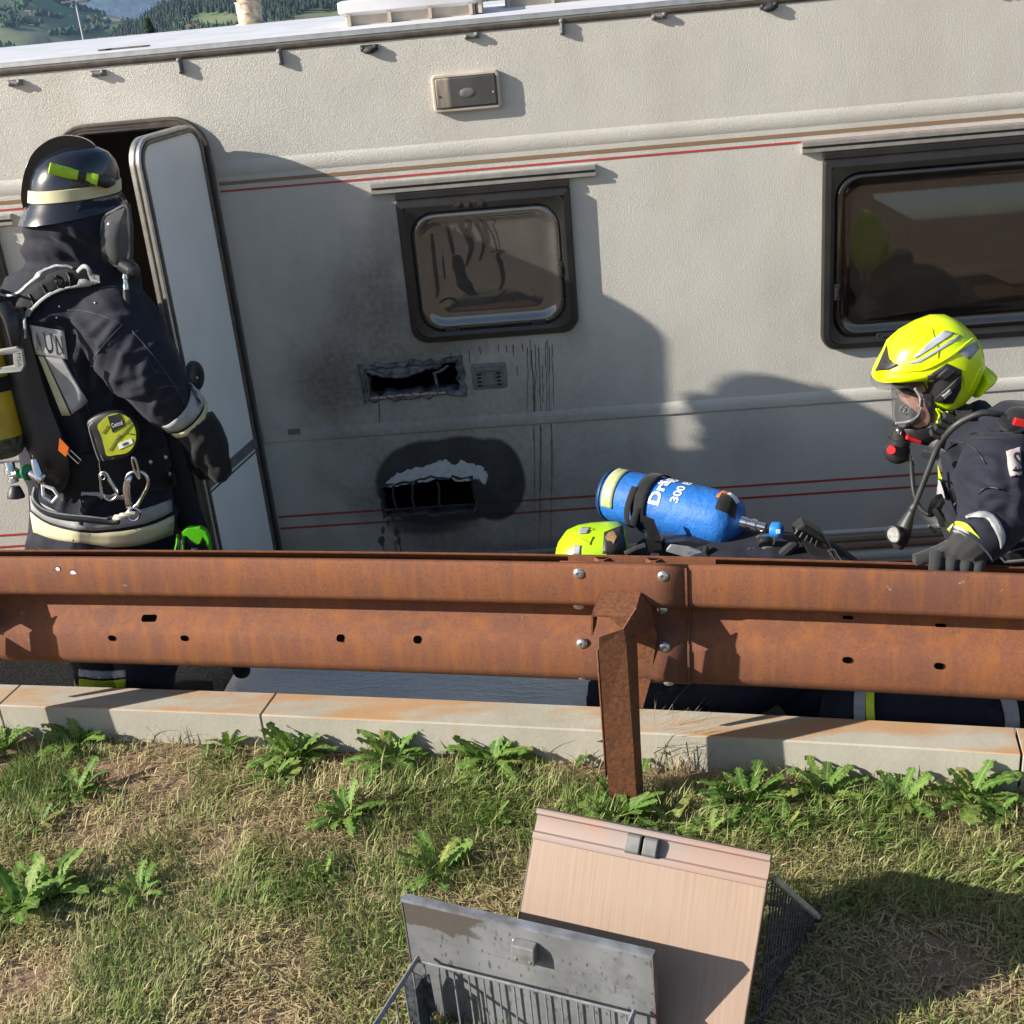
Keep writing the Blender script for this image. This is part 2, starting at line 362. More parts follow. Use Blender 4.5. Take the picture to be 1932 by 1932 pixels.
# windows
def ringloft(mb_, cx, cz, w_, h_, r, prof, y=YW):
    rs = r if isinstance(r, tuple) else (r,)*4
    rings = []
    for ins, hgt in prof:
        rings.append([V(x, y-hgt, z) for x, z in rrect(cx, cz, w_-2*ins, h_-2*ins, tuple(max(q-ins, .004) for q in rs))])
    mb_.loft(rings, caps=False); return rings[-1]
def window(W_, sooty, xr0, xr1, zr, latches):
    cx, cz, w_, h_ = (W_[0]+W_[1])/2, (W_[2]+W_[3])/2, W_[1]-W_[0], W_[3]-W_[2]
    m_ = MB(); r0 = (.012, .012, .06, .06)
    ringloft(m_, cx, cz, w_, h_, r0, [(0, -.002), (0, .018), (.006, .028), (.025, .031)])
    rin = .085
    o1 = rrect(cx, cz, w_-.05, h_-.05, (.02, .02, .05, .05)); o2 = rrect(cx, cz-.004, w_-.078, h_-.084, rin); o3 = rrect(cx, cz-.004, w_-.090, h_-.096, rin-.006)
    m_.loft([[V(x, YW-.031, z) for x, z in o1], [V(x, YW-.027, z) for x, z in o2], [V(x, YW-.014, z) for x, z in o3]], caps=False)
    fr = m_.build('window_frame', MAT['frame'], caravan, sharp=35)
    m_ = MB(); q = rin-.006; rings = []
    for ins, hg in ((.045, .013), (.047, .018), (.055, .022), (.064, .0215), (.073, .016), (.089, .0125), (.101, .0115)):
        rings.append([V(x, YW-hg, z) for x, z in rrect(cx, cz-.004, w_-2*ins, h_-2*ins-.005, max(q-(ins-.045)*.6, .03))])
    B_ = .033 if not sooty else .006; last = rings[-1]; c_ = V(cx, YW, cz-.004+(0 if sooty else -.17))
    for s_ in (.92, .8, .65, .5, .35, .2, .06): rings.append([V(cx+(p.x-cx)*s_, p.y-B_*(1-s_*s_), c_.z+(p.z-c_.z)*s_) for p in last])
    m_.loft(rings, caps=False); m_.add(rings[-1], [tuple(range(len(rings[-1])))])
    m_.build('pane', MAT['pane_sooty' if sooty else 'pane'], fr, sharp=60)
    m_ = MB(); m_.box(((W_[0]+W_[1])/2, YW-.010, W_[3]+.013), (w_, .02, .024)); m_.build('hinge_strip', MAT['frame'], fr, smooth=False, bevel=.003)
    # grooved awning rail above
    m_ = MB(); pr = [(YW, zr), (YW-.016, zr), (YW-.020, zr+.004), (YW-.020, zr+.014), (YW-.012, zr+.017), (YW-.012, zr+.022), (YW-.022, zr+.025), (YW-.022, zr+.037), (YW-.018, zr+.041), (YW, zr+.041)]
    m_.loft([[V(x, y, z) for y, z in pr] for x in (xr0, xr1)]); dr_ = m_.build('drip_rail', MAT['alu'], caravan, sharp=25); m_ = MB(); m_.box(((xr0+xr1)/2, YW-.0125, zr+.0195), (abs(xr1-xr0)-.004, .003, .006)); m_.box(((xr0+xr1)/2, YW-.0205, zr+.031), (abs(xr1-xr0)-.004, .002, .003)); m_.build('groove_shade', MAT['rubber'], dr_, smooth=False, kind='stuff')  # dark strips laid in the grooves to deepen their shade
    for (x, z, a, b) in latches:
        m_ = MB(); m_.box((x, YW-.020, z), (a, .014, b)); m_.box((x, YW-.028, z), (a*.55, .008, b*.55)); m_.build('latch', MAT['blackplastic'], fr, smooth=False, bevel=.003)
    return fr
l1 = wpx(855, 618); l2 = wpx(1016, 606); l3 = wpx(1058, 506)
window(SW, True, wpx(702, 365)[0], wpx(1124, 335)[0], SW[3]+.026, [(l1[0], l1[1], .055, .022), (l2[0], l2[1], .055, .022), (l3[0], l3[1], .018, .055)])
l1 = wpx(1577, 549); l2 = wpx(1671, 630)
window(BW, False, wpx(1512, 300)[0], 2.6, BW[3]+.026, [(l1[0], l1[1], .022, .06), (l2[0], l2[1], .075, .022), (2.0, l2[1], .075, .022)])
window(LW, False, LW[0]-.06, wpx(28, 424)[0], SW[3]+.026, [])
# things seen through the big window
a = at(1590, 528, 4.7); b = at(1932, 505, 4.7)
mb = MB(); mb.box((1.6, 4.8, (a.z+b.z)/2), (1.6, .16, .03)); mb.build('shelf', MAT['shelf'], caravan, smooth=False, bevel=.004)
c_ = at(1821, 542, 4.55); mb = MB(); mb.box(c_, (.03, .004, .06)); mb.build('paper_tag', MAT['shelf'], caravan, smooth=False)
c_ = at(1855, 398, 4.6); mb = MB(); mb.box(c_, (.04, .004, .035)); mb.build('paper_note', M('green_note', (.3, .4, .08), sc=5), caravan, smooth=False)
mb = MB(); a = at(1640, 527, 4.66)
for k in range(3): mb.box((1.15+.3*k, 4.9, 1.32+.05*k), (.25, .05, .22-.03*k))
mb.build('cushion', M('brown_cushion', (.12, .07, .04), sc=8), caravan, bevel=.02)

# awning light
lp = [wpx(816, 146), wpx(938, 133), wpx(944, 198), wpx(824, 210)]
cx = sum(p[0] for p in lp)/4; cz = sum(p[1] for p in lp)/4
mb = MB(); r_ = ringloft(mb, cx, cz, .232, .124, .016, [(0, -.001), (0, .018), (.004, .023), (.010, .024), (.012, .021)])
al = mb.build('awning_light', MAT['beige'], caravan, sharp=35)
q = NT('cloudy_lens'); gx = q.ramp(q.math('DIVIDE', q.math('SUBTRACT', q.sepxyz()[0], cx-.1), .2), [(.16, (.42, .35, .27)), (.24, (.075, .072, .07))])
q.base(q.mix(q.ramp(q.noise(26, 3, .5, q.map(scale=(1, 1, .15))), [(.4, 0.), (.7, 1.)]), gx, (.05, .05, .05))); q.rough(.35)
mb = MB(); r_ = ringloft(mb, cx, cz, .208, .1, .008, [(0, .021), (.002, .026), (.006, .0275)]); mb.add(r_, [tuple(range(len(r_)))]); mb.build('lens', q.m, al, sharp=50)
mb = MB(); mb.ball((cx+.005, YW-.0275, cz-.003), (.028, .003, .016), 14, 6); mb.build('bulb', M('bulb_glass', (.15, .15, .15), (.11, .11, .11), 60, .3), al)
for dx in (-.092, .092):
    mb = MB(); mb.lathe((cx+dx, YW-.027, cz-.008), (cx+dx, YW-.030, cz-.008), [(0, .004), (.002, .004), (.003, .002)], 8); mb.build('screw', MAT['char'] if dx < 0 else MAT['zinc'], al)
# awning clips in a row below the roof rail
for (x, y, vert) in ((30, 156, 0), (187, 138, 0), (341, 124, 1), (529, 107, 1), (697, 90, 2), (890, 67, 0), (1060, 50, 1), (1243, 30, 0), (1450, 10, 2), (1880, -18, 0)):
    X, Z = wpx(x, y); m_ = MB(); s_ = .017 if vert != 2 else .021
    dx, dz = (0, s_) if vert == 1 else (s_, 0.002)
    m_.box((X, YW-.004, Z), (2*dx+.016, .008, 2*dz+.016)); m_.tube([(X-dx*.75, YW-.011, Z+dz*.75), (X+dx*.75, YW-.013, Z-dz*.75)], .007, 8)
    for sg in (-1, 1): m_.lathe((X+sg*dx, YW-.004, Z+sg*dz), (X+sg*dx, YW-.02, Z+sg*dz), [(0, .009), (.010, .009), (.014, .005), (.015, .002)], 8)
    if vert == 2: m_.ball((X, YW-.012, Z-.008), (.024, .012, .012), 10, 6)
    cl = m_.build('awning_clip', MAT['char'] if vert == 2 else MAT['vent'], caravan)
# small screw plate on the middle rib
X, Z = wpx(556, 813); mb = MB(); mb.box((X, YW-.010, Z), (.045, .006, .02)); mb.lathe((X, YW-.012, Z), (X, YW-.018, Z), [(0, .007), (.005, .005)], 8); mb.build('catch_plate', MAT['vent'], caravan)

# door frame and door
dc = ((doorR[0]+doorR[1])/2, (doorR[2]+doorR[3])/2, doorR[1]-doorR[0], doorR[3]-doorR[2])
mb = MB(); rr_ = (.125, .125, .02, .02)
ringloft(mb, dc[0], dc[1], dc[2]+.056, dc[3]+.056, rr_, [(0, -.001), (0, .010), (.004, .016), (.010, .016), (.013, .011), (.017, .011), (.02, .015), (.028, .012), (.030, -.05)])
mb.build('door_frame', MAT['alu_dark'], caravan, sharp=30)
mb = MB(); ringloft(mb, dc[0], dc[1], dc[2]+.012, dc[3]+.012, (.105, .105, .02, .02), [(.0, .0), (.002, .012), (.01, .014), (.016, .004), (.018, -.06)]); mb.build('door_seal', MAT['rubber'], caravan, sharp=40)
H = V(doorR[1]-.004, YW-.030, 0)
ztop = 1.93
fe = at(243, 259, 3.93)
DU = V(fe.x-H.x, fe.y-H.y, 0); DL = DU.length; DU.normalize(); DN = V(-DU.y, DU.x, 0)    # DN: outward face of the door (towards +x)
if DN.x < 0: DN = -DN
def dpt(u, z, n): return V(H.x, H.y, 0)+DU*u+DN*n+V(0, 0, z)
def dring(ins, n, r=.085):
    return [dpt(x, z, n) for x, z in rrect(DL/2, (ztop+.12)/2, DL-2*ins, ztop-.12-2*ins, (max(r-ins, .01),)*2+(.015,)*2)]
mb = MB(); rg = [dring(.014, .006), dring(.018, .017), dring(.026, .017)]
mb.loft(rg, caps=False); mb.add(rg[-1], [tuple(range(len(rg[-1])))]); rg = [dring(.014, -.006), dring(.018, -.017), dring(.026, -.017)]; mb.loft(rg, caps=False); mb.add(rg[-1], [tuple(range(len(rg[-1])))])
door = mb.build('door', MAT['door'], caravan, sharp=40)
mb = MB(); mb.loft([dring(.016, .018), dring(.006, .020), dring(0, .016), dring(.0, .006), dring(.006, .003), dring(.006, -.004), dring(0, -.006), dring(0, -.018), dring(.016, -.02)], caps=False); mb.build('edge_trim', MAT['alu'], door, sharp=30)
mb = MB(); mb.loft([dring(.012, .024), dring(.018, .026), dring(.024, .024), dring(.026, .016)], caps=False); mb.build('gasket', MAT['alu_dark'], door, sharp=40)
mb = MB(); zr = zpx(790, 1000); pr = [(.017, zr+.02), (.024, zr+.017), (.025, zr), (.027, zr-.014), (.017, zr-.02)]
mb.loft([[dpt(u, z, n) for n, z in pr] for u in (.02, DL-.02)]); mb.build('door_rib', MAT['vent'], door, sharp=30)
mb = MB(); mb.loft([[dpt(u, z, n) for n, z in ((.0175, zr-.03), (.0175, zr-.036), (.019, zr-.036), (.019, zr-.03))] for u in (.02, DL-.02)]); mb.build('door_split', MAT['rubber'], door)
mb = MB(); mb.box((doorR[1]+.012, YW-.020, 1.0), (.026, .024, 1.7)); mb.build('hinge_bar', MAT['rubber'], door, smooth=False, bevel=.004)
mb = MB(); mb.box((doorR[1]+.006, YW-.036, .95), (.004, .006, 1.55)); mb.build('hinge_pin', MAT['alu'], door, smooth=False)
for z in (1.62, 1.0, .45):
    mb = MB(); mb.tube([(doorR[1]+.008, YW-.038, z-.06), (doorR[1]+.008, YW-.038, z+.06)], .008, 8); mb.build('hinge', MAT['alu_dark'], door)
# burnt upper vent: melted surround, sagging louvre
def loop3(pts, y): return [V(x, y, z) for x, z in pts]
def grow(pts, d, seed=1, amp=0.):
    cx = sum(p[0] for p in pts)/len(pts); cz = sum(p[1] for p in pts)/len(pts); rd = random.Random(seed); out = []
    x0 = min(p[0] for p in pts); x1 = max(p[0] for p in pts); z0 = min(p[1] for p in pts); z1 = max(p[1] for p in pts)
    for x, z in pts: out.append((cx+(x-cx)*(1+2*d/(x1-x0))+rd.uniform(-amp, amp), cz+(z-cz)*(1+2*d/(z1-z0))+rd.uniform(-amp, amp)))
    return out
mb = MB()
rings = [loop3(grow(h1, .026, 4, .003), YW-.001), loop3(grow(h1, .022, 5, .003), YW-.010), loop3(grow(h1, .012, 6, .004), YW-.013), loop3(grow(h1, .004, 7, .004), YW-.008), loop3(grow(h1, -.004, 8, .005), YW+.012), loop3(grow(h1, -.002, 8, .004), YW+.06)]
mb.loft(rings, caps=False); vt = mb.build('vent_surround', MAT['melt'], caravan, sharp=80)
mb = MB(); zt = v1[3]; n_ = 24; pts = []
for k in range(n_+1):
    t = k/n_; x = v1[0]+.005+(v1[1]-v1[0]-.06)*t
    sag = .030*sin(pi*min(t*1.25, 1))**1.2+random.uniform(-.003, .003)
    pts.append((x, zt-.004-sag))
mb.tube([V(x, YW-.006, z) for x, z in pts], [.006+.006*random.random() for _ in pts], 8)
mb.grid([[V(x, YW-.004, zt+.002) for x, z in pts], [V(x, YW-.009, z*.5+zt*.5) for x, z in pts], [V(x, YW-.006, z) for x, z in pts]])
mb.build('melted_louvre', MAT['melt'], vt, sharp=80)
mb = MB(); mb.tube([wv for wv in [V(v1[1]-.03, YW-.008, zt-.004), V(v1[1]-.06, YW-.008, zt-.022), V(v1[1]-.085, YW-.006, zt-.03), V(v1[1]-.08, YW+.0, v1[2]+.02), V(v1[1]-.078, YW, v1[2])]], [.005, .006, .007, .005, .007], 7); mb.build('melted_strand', MAT['melt'], vt)
mb = MB()
for k in range(9):
    x = v1[0]+.02+k*.032; mb.box((x, YW-.011+random.uniform(-.002, .002), v1[2]-.003+random.uniform(-.003, .003)), (.028, .006, .008), Euler((0, random.uniform(-.2, .2), 0)).to_matrix())
mb.build('bare_metal_edge', MAT['alu'], vt, smooth=False)
# intact grey vent grille beside it
gx, gz = wpx(923, 709); mb = MB()
ringloft(mb, gx, gz, .128, .098, .01, [(0, -.001), (0, .005), (.003, .007), (.012, .007), (.014, .012), (.02, .014)])
r_ = [V(x, YW-.014, z) for x, z in rrect(gx, gz, .088, .058, .004)]; mb.add(r_, [tuple(range(len(r_)))])
vg = mb.build('vent_grille', MAT['vent'], caravan, sharp=35)
mb = MB()
for sx in (-1, 1):
    for k in range(4):
        q_ = rrect(gx+sx*.036, gz+.016-k*.0145-.004, .018, .0085, .004, 3); mb.add([V(x, YW-.0148, z) for x, z in q_], [tuple(range(len(q_)))])
mb.build('vent_slots', M('slot_black', (.004, .004, .004), sc=9), vg, smooth=False)
mb = MB(); mb.box((gx, YW-.017, gz-.005), (.036, .008, .052)); mb.box((gx, YW-.016, gz+.026), (.09, .008, .008)); mb.build('vent_hood', MAT['vent'], vg, smooth=False, bevel=.003)
# lower hole: charred lip, bare patch, inner frame
mb = MB()
rings = [loop3(grow(h2, .010, 14, .003), YW-.0015), loop3(grow(h2, .006, 15, .003), YW-.008), loop3(grow(h2, 0, 16, .003), YW-.006), loop3(grow(h2, -.004, 18, .004), YW+.05)]
mb.loft(rings, caps=False); mb.build('burnt_lip', MAT['char'], caravan, sharp=80)
for k, x in enumerate((wpx(742, 935)[0], wpx(778, 935)[0], wpx(828, 935)[0])):
    mb = MB(); mb.tube([V(x+.004*sin(j*1.3+k), YW+.01, v2[2]+(v2[3]-v2[2])*j/6) for j in range(7)], .005, 6); mb.build('burnt_louvre', MAT['char'], caravan)
up = [(728, 912), (735, 905), (750, 893), (770, 886), (795, 881), (815, 876), (826, 871), (838, 867), (848, 871), (853, 878), (862, 876), (868, 869), (880, 871), (892, 875), (905, 879), (918, 887), (921, 896), (919, 906), (914, 914), (908, 912), (905, 903), (897, 900), (893, 906)]
lo = [(880, 907), (868, 908), (850, 903), (835, 900), (815, 905), (798, 909), (780, 911), (760, 915), (740, 918), (729, 920)]
rd = random.Random(9)
def jag(pts, amp=2.2, n=4):
    out = []
    for i in range(len(pts)-1):
        for k in range(n):
            t = k/n; out.append((pts[i][0]+(pts[i+1][0]-pts[i][0])*t+rd.uniform(-amp, amp), pts[i][1]+(pts[i+1][1]-pts[i][1])*t+rd.uniform(-amp, amp)))
    return out
pp = [V(wpx(x, y)[0], YW-.0022, wpx(x, y)[1]) for x, y in jag(up)+jag(lo)]
mb = MB(); mb.prism(pp, V(0, .0015, 0)); mb.build('bare_patch', MAT['baregrey'], caravan, smooth=False)
# soot runs, drips and smears
mb = MB(); rd = random.Random(21)
def run(pts, w0, off=.0018):
    pr = [wpx(x, y) for x, y in pts]; L = []; R_ = []
    for i, (x, z) in enumerate(pr):
        k = w0*(1-.5*i/len(pr))*rd.uniform(.6, 1.3); L.append(V(x-k, YW-off, z)); R_.append(V(x+k, YW-off, z))
    mb.grid([L, R_])
for x0, y0, y1 in ((995, 655, 780), (1002, 660, 985), (1010, 650, 800), (1016, 655, 985), (1024, 690, 760), (1030, 645, 790), (1036, 655, 900), (1042, 650, 770), (1007, 700, 830), (1020, 805, 1030), (1041, 800, 1025), (999, 640, 700), (1033, 640, 700)):
    n_ = int((y1-y0)/7)+2; x = x0; pts = []
    for k in range(n_):
        y = y0+(y1-y0)*k/(n_-1); x += rd.uniform(-.9, .9)+.012*(y1-y0)/n_; pts.append((x, y))
    run(pts, .0013)
for x0, y0, l_ in ((940, 650, 18), (955, 652, 14), (968, 650, 22), (985, 648, 16), (905, 655, 14), (868, 662, 20), (850, 665, 16), (885, 660, 26), (975, 690, 20), (715, 760, 40)): run([(x0+k*.4+rd.uniform(-.5, .5), y0+l_*k/4) for k in range(5)], .0018)
for x0, y0, dx, dy in ((745, 658, 22, -8), (730, 672, 28, -9), (770, 665, 16, -6), (712, 680, 18, -7), (760, 678, 18, -14), (840, 668, 10, -14), (700, 690, 14, -6), (790, 672, 12, -9)):
    run([(x0+dx*k/4, y0+dy*k/4+rd.uniform(-.8, .8)) for k in range(5)], .0012)
for x0, y0, s_ in ((722, 1000, 6), (732, 985, 5), (748, 1003, 7), (752, 1020, 6), (720, 1020, 8), (765, 1000, 4), (742, 975, 6)):
    q_ = [(x0+s_*cos(a)*rd.uniform(.4, 1), y0+s_*1.4*sin(a)*rd.uniform(.4, 1.2)) for a in np.linspace(0, 2*pi, 9)[:-1]]
    mb.add([V(wpx(x, y)[0], YW-.002, wpx(x, y)[1]) for x, y in q_], [tuple(range(8))])
for x0, y0 in ((722, 1020), (752, 1010), (745, 1020)): run([(x0+k*1.2, y0+k*8) for k in range(6)], .003)
mb.build('soot_runs', M('soot', (.10, .075, .05), (.04, .032, .024), 30, .8), caravan, smooth=False, kind='stuff')
# greasy streaks on the small pane
mb = MB(); yp = YW-.0195
def smear(pts, wd):
    L = []; R_ = []
    for i, (x, y) in enumerate(pts):
        p = wpx(x, y); k = wd*(.5+.5*sin(pi*(i+.6)/len(pts)))*rd.uniform(.75, 1.2); L.append(V(p[0]-k, yp, p[1])); R_.append(V(p[0]+k, yp, p[1]))
    mb.grid([L, R_])
for path, wd in (([(843, 420), (848, 440), (853, 462), (856, 478)], .007), ([(872, 398), (873, 412), (871, 425), (880, 440), (890, 460), (888, 475), (880, 500)], .011), ([(897, 402), (896, 414), (905, 430), (913, 448), (912, 470), (905, 490)], .008),
                 ([(918, 400), (920, 412), (916, 418), (925, 432), (933, 450), (938, 470)], .004), ([(925, 474), (938, 471), (948, 470), (940, 480), (946, 500), (950, 525), (944, 545)], .010), ([(955, 545), (940, 560), (925, 568), (912, 574)], .005),
                 ([(815, 440), (818, 475), (822, 510), (826, 545), (824, 560)], .006), ([(836, 480), (838, 510), (840, 525)], .003), ([(862, 480), (868, 510), (880, 540), (895, 555)], .026), ([(830, 570), (850, 560), (870, 575)], .008)): smear(catmull([(x, y, 0) for x, y in path], 4) and [(p.x, p.y) for p in catmull([(x, y, 0) for x, y in path], 4)], wd)
yp = YW-.0325
for x0, y0 in ((861, 381), (880, 381), (905, 379)): smear([(x0-6, y0-7), (x0, y0-5), (x0+2, y0), (x0+1, y0+6)], .012)
mb.build('soot_smears', M('grease', (.03, .026, .023), (.018, .015, .013), 30, .5), caravan, smooth=False, kind='stuff')
# roof fittings
def roof_vent(x0, x1, y0, d):
    zb = 2.183; cx = (x0+x1)/2; w_ = x1-x0
    m_ = MB()
    for ins, a, b in ((.0, 0, .035),): m_.box((cx, y0+d/2, zb+.022), (w_-.03, d-.03, .05))
    f_ = m_.build('roof_light', MAT['beige'], caravan, smooth=False, bevel=.004)
    m_ = MB(); rings = []
    for ins, z in ((.012, .03), (0, .034), (-.008, .042), (-.008, .075), (.004, .08), (.035, .082), (.045, .095), (.09, .1), (.1, .112), (.14, .116)):
        rings.append([V(x, y, zb+z) for x, y in rrect(cx, y0+d/2, w_-2*ins, d-2*ins, .03, 4)])
    m_.loft(rings); m_.build('dome_lid', MAT['roof'], f_, sharp=30)
    for k in range(4): m_ = MB(); m_.box((x0+.03+(w_-.06)*k/3, y0+.006, zb+.02), (.012, .02, .04)); m_.build('lid_bracket', MAT['beige'], f_, smooth=False)
    m_ = MB(); m_.box((x1+.002, y0+.05, zb+.03), (.012, .1, .055)); m_.build('lid_hinge', MAT['beige'], f_, smooth=False)
pa = at(650, 55, 4.62); pb = at(908, 32, 4.62)
roof_vent(pa.x, pb.x, 4.56, .5); roof_vent(pb.x+.06, pb.x+.6, 4.86, .5)
cp = at(477, 62, 6.35); cp.z = 2.18
sc_ = 6.3/F
mb = MB(); mb.lathe(cp, cp+V(0, 0, 1), [(-.02, .075), (.01, .075), (.012, .06), (.055, .06), (.056, .063), (.10, .061), (.102, .066), (.108, .066), (.11, .05), (.12, .05), (.122, .04), (.16, .04)], 18)
fl = mb.build('flue', M('peeling_cream_paint', (.6, .52, .4), (.3, .22, .15), 40, .6, bsc=60, bst=.3), caravan, sharp=40)
mb = MB(); mb.box(cp+V(0, 0, .165), (.16, .12, .012))
for sx in (-.04, .04): mb.box(cp+V(sx, -.03, .14), (.012, .012, .05))
mb.build('flue_cap', MAT['roof'], fl, smooth=False)
# crumbs of sealant and a worn far roof edge
mb = MB(); rd = random.Random(4)
for k in range(110):
    x = -2.4+k*.024+rd.uniform(-.01, .01); mb.box((x, 6.62, 2.178+rd.uniform(0, .006)), (.02*rd.uniform(.5, 1.4), .03, .012*rd.uniform(.3, 1.2)))
mb.build('sealant_bead', MAT['alu_dark'], caravan, smooth=False, kind='stuff')
mb = MB()
for (x, y, l_) in ((205, 108, .05), (230, 106, .09), (268, 100, .05)):
    p = at(x, y, 4.52); mb.box((p.x, 4.52, 2.182), (l_, .05, .004))
mb.build('paint_flakes', MAT['alu_dark'], caravan, smooth=False)
# ------------------------------------------------------------------ road, kerb, bank
SL = -0.185                                   # guardrail and kerb run at a slight angle to the caravan
RD = V(1, SL, 0).normalized(); RN = V(SL, -1, 0).normalized()     # along, and towards the camera
R0 = V(0, 3.03, 0)
def rp(u, v, z):                               # the rail bows a little along its length
    k = max(-2.6, min(u, 1.7))+.1; b_ = (.004-(.0052 if k < 0 else .0085)*k*k) if z > .3 else 0
    return R0+RD*u+RN*v+V(0, 0, z+b_)
def rail_at(x, y, v=0.0):                     # pixel -> (u, z) on the upright plane v in front of the rail
    p = at(x, y, R0.y-v/abs(RN.y), SL); q_ = p-R0; return q_.dot(RD), p.z
q = NT('asphalt'); ag = q.vor(140); q.base(q.mix(q.ramp(ag, [(.15, 1.), (.5, 0.)]), (.035, .034, .034), (.16, .15, .145))); q.rough(.75); q.bump(ag, .5, .004); MAT['asphalt'] = q.m
mb = MB(); mb.add([V(-60, 2.2, 0), V(60, 2.2, 0), V(60, 60, 0), V(-60, 60, 0)], [(0, 1, 2, 3)]); mb.build('road', MAT['asphalt'], kind='structure')
q = NT('wet_asphalt'); q.base((.006, .006, .007)); q.rough(.12); q.bump(q.noise(60, 3), .15, .003)
mb = MB(); pts = []
for k in range(40):
    a = 2*pi*k/40; r = 1+.12*sin(3*a)+.08*sin(7*a+1); pts.append(V(.65+1.0*r*cos(a), 3.75+.55*r*sin(a), .004))
mb.add(pts, [tuple(range(40))]); mb.build('puddle', q.m, smooth=False, kind='structure')
# concrete kerb of long stones
q = NT('kerb_concrete')
cc = q.mix(q.ramp(q.noise(5, 5, .65), [(.3, 0.), (.7, 1.)]), (.42, .395, .335), (.33, .31, .26))
sp = q.ramp(q.vor(55), [(.06, 1.), (.12, 0.)]); cc = q.mix(q.math('MULTIPLY', sp, q.ramp(q.noise(6), [(.5, 0.), (.6, .7)])), cc, (.12, .11, .1))
Xs, Ys, Zs = q.sepxyz(); topm = q.ramp(Zs, [(.236, 0.), (.239, 1.)])
rustm = q.math('MULTIPLY', q.ramp(q.noise(4.5, 4, .6, q.map(scale=(.45, 1.8, 1))), [(.44, 0.), (.6, 1.)]), topm)
cc = q.mix(q.math('MULTIPLY', rustm, .85), cc, (.42, .2, .06))
strk = q.math('MULTIPLY', q.ramp(q.noise(14, 2, .5, q.map(scale=(1, 1, .06))), [(.66, 0.), (.76, .3)]), 1.)
cc = q.mix(strk, cc, (.38, .26, .15)); q.base(cc); q.rough(.85); q.bump(q.noise(70, 4, .7), .25, .004); MAT['kerb'] = q.m
KT = .24
mb = MB(); kb = lambda u, v, z: rp(u, v, z)
mb.loft([[rp(u, -.06, -.05), rp(u, -.06, .15), rp(u, -.19, .15), rp(u, -.19, -.05)] for u in (-6, 6)]); kerb = mb.build('kerb', MAT['kerb'], kind='structure', smooth=False)
# stone joints measured along the kerb; the line bends slightly
j1 = rail_at(494, 1345, -.04)[0]; j2 = rail_at(1926, 1425, -.04)[0]; j0 = rail_at(12, 1335, -.04)[0]
KV = -.040
def kv(u): u = max(-2.6, min(u, 1.6)); return -.036+.0075*u*u+.001*u
edges_ = [j0-1.0, j0, j1, (j1+j2)/2+9, j2, j2+1.5]; edges_ = [j0-1.0, j0, j1, j2, j2+1.2]
for a, b in zip(edges_[:-1], edges_[1:]):
    m_ = MB(); rings = []
    n_ = 12
    for k in range(n_+1):
        u = a+.0035+(b-a-.007)*k/n_; f_ = kv(u); e = .004
        rings.append([rp(u, f_, .02), rp(u, f_, KT-.004), rp(u, f_-.003, KT), rp(u, f_-.128, KT-.001), rp(u, f_-.134, KT-.007), rp(u, f_-.134, -.02)])
    m_.loft(rings); m_.build('kerb_stone', MAT['kerb'], kerb, sharp=30, bevel=.0015)
# white wet sheet lying on the road
q = NT('wet_white_sheet'); q.base(q.mix(q.ramp(q.noise(5, 4), [(.4, 0.), (.65, 1.)]), (.93, .93, .94), (.82, .83, .86))); q.rough(.28)
q.bump(q.noise(22, 4, .6, q.map(scale=(.6, 1.6, 1))), .9, .02)
mb = MB(); rows = []
for j in range(13):
    row = []
    for i in range(31):
        u = i/30; t = j/12; x = -1.42+1.55*u+.05*t+(.02*random.uniform(-1, 1) if i == 30 else 0); y = 3.26+.75*t-.19*(u-.3)
        row.append(V(x, y, .014+.006*sin(11*u+3*t)*sin(7*t+2)+.004*random.random()))
    rows.append(row)
mb.grid(rows); mb.build('white_sheet', q.m, label='white wet rippled sheet lying on the road behind the kerb', cat='sheet', origin=(-.6, 3.6, .01), solid=.004)
# lower bank: ground sheet rising towards the photographer
def gz(x, y):
    d = (3.07+SL*x-y)/1.017
    d = np.maximum(d, -.05)
    return .115+.045*d+.14*np.maximum(d-1.15, 0)**1.3+.03*(fbm(x+40, y+40, 3, 2.2)-.5)
rows = []
for d in np.concatenate([np.linspace(-.02, 1.6, 55), np.linspace(1.7, 6, 25)]):
    rows.append([V(x, 3.07+SL*x-d*1.017, float(gz(x, 3.07+SL*x-d*1.017))) for x in np.linspace(-8, 8, 260)])
q = NT('soil_and_thatch'); q.base(q.mix(q.ramp(q.noise(30, 5, .7), [(.35, 0.), (.65, 1.)]), (.30, .20, .125), (.13, .088, .052))); q.rough(.95); q.bump(q.noise(90, 4, .7), .8, .01)
mb = MB(); mb.grid(rows); mb.build('ground', q.m, kind='structure')
mb = MB(); mb.add([V(-4000, -4000, -1.2), V(4000, -4000, -1.2), V(4000, 2.2, -1.2), V(-4000, 2.2, -1.2)], [(0, 1, 2, 3)]); mb.build('lower_ground', q.m, kind='structure')

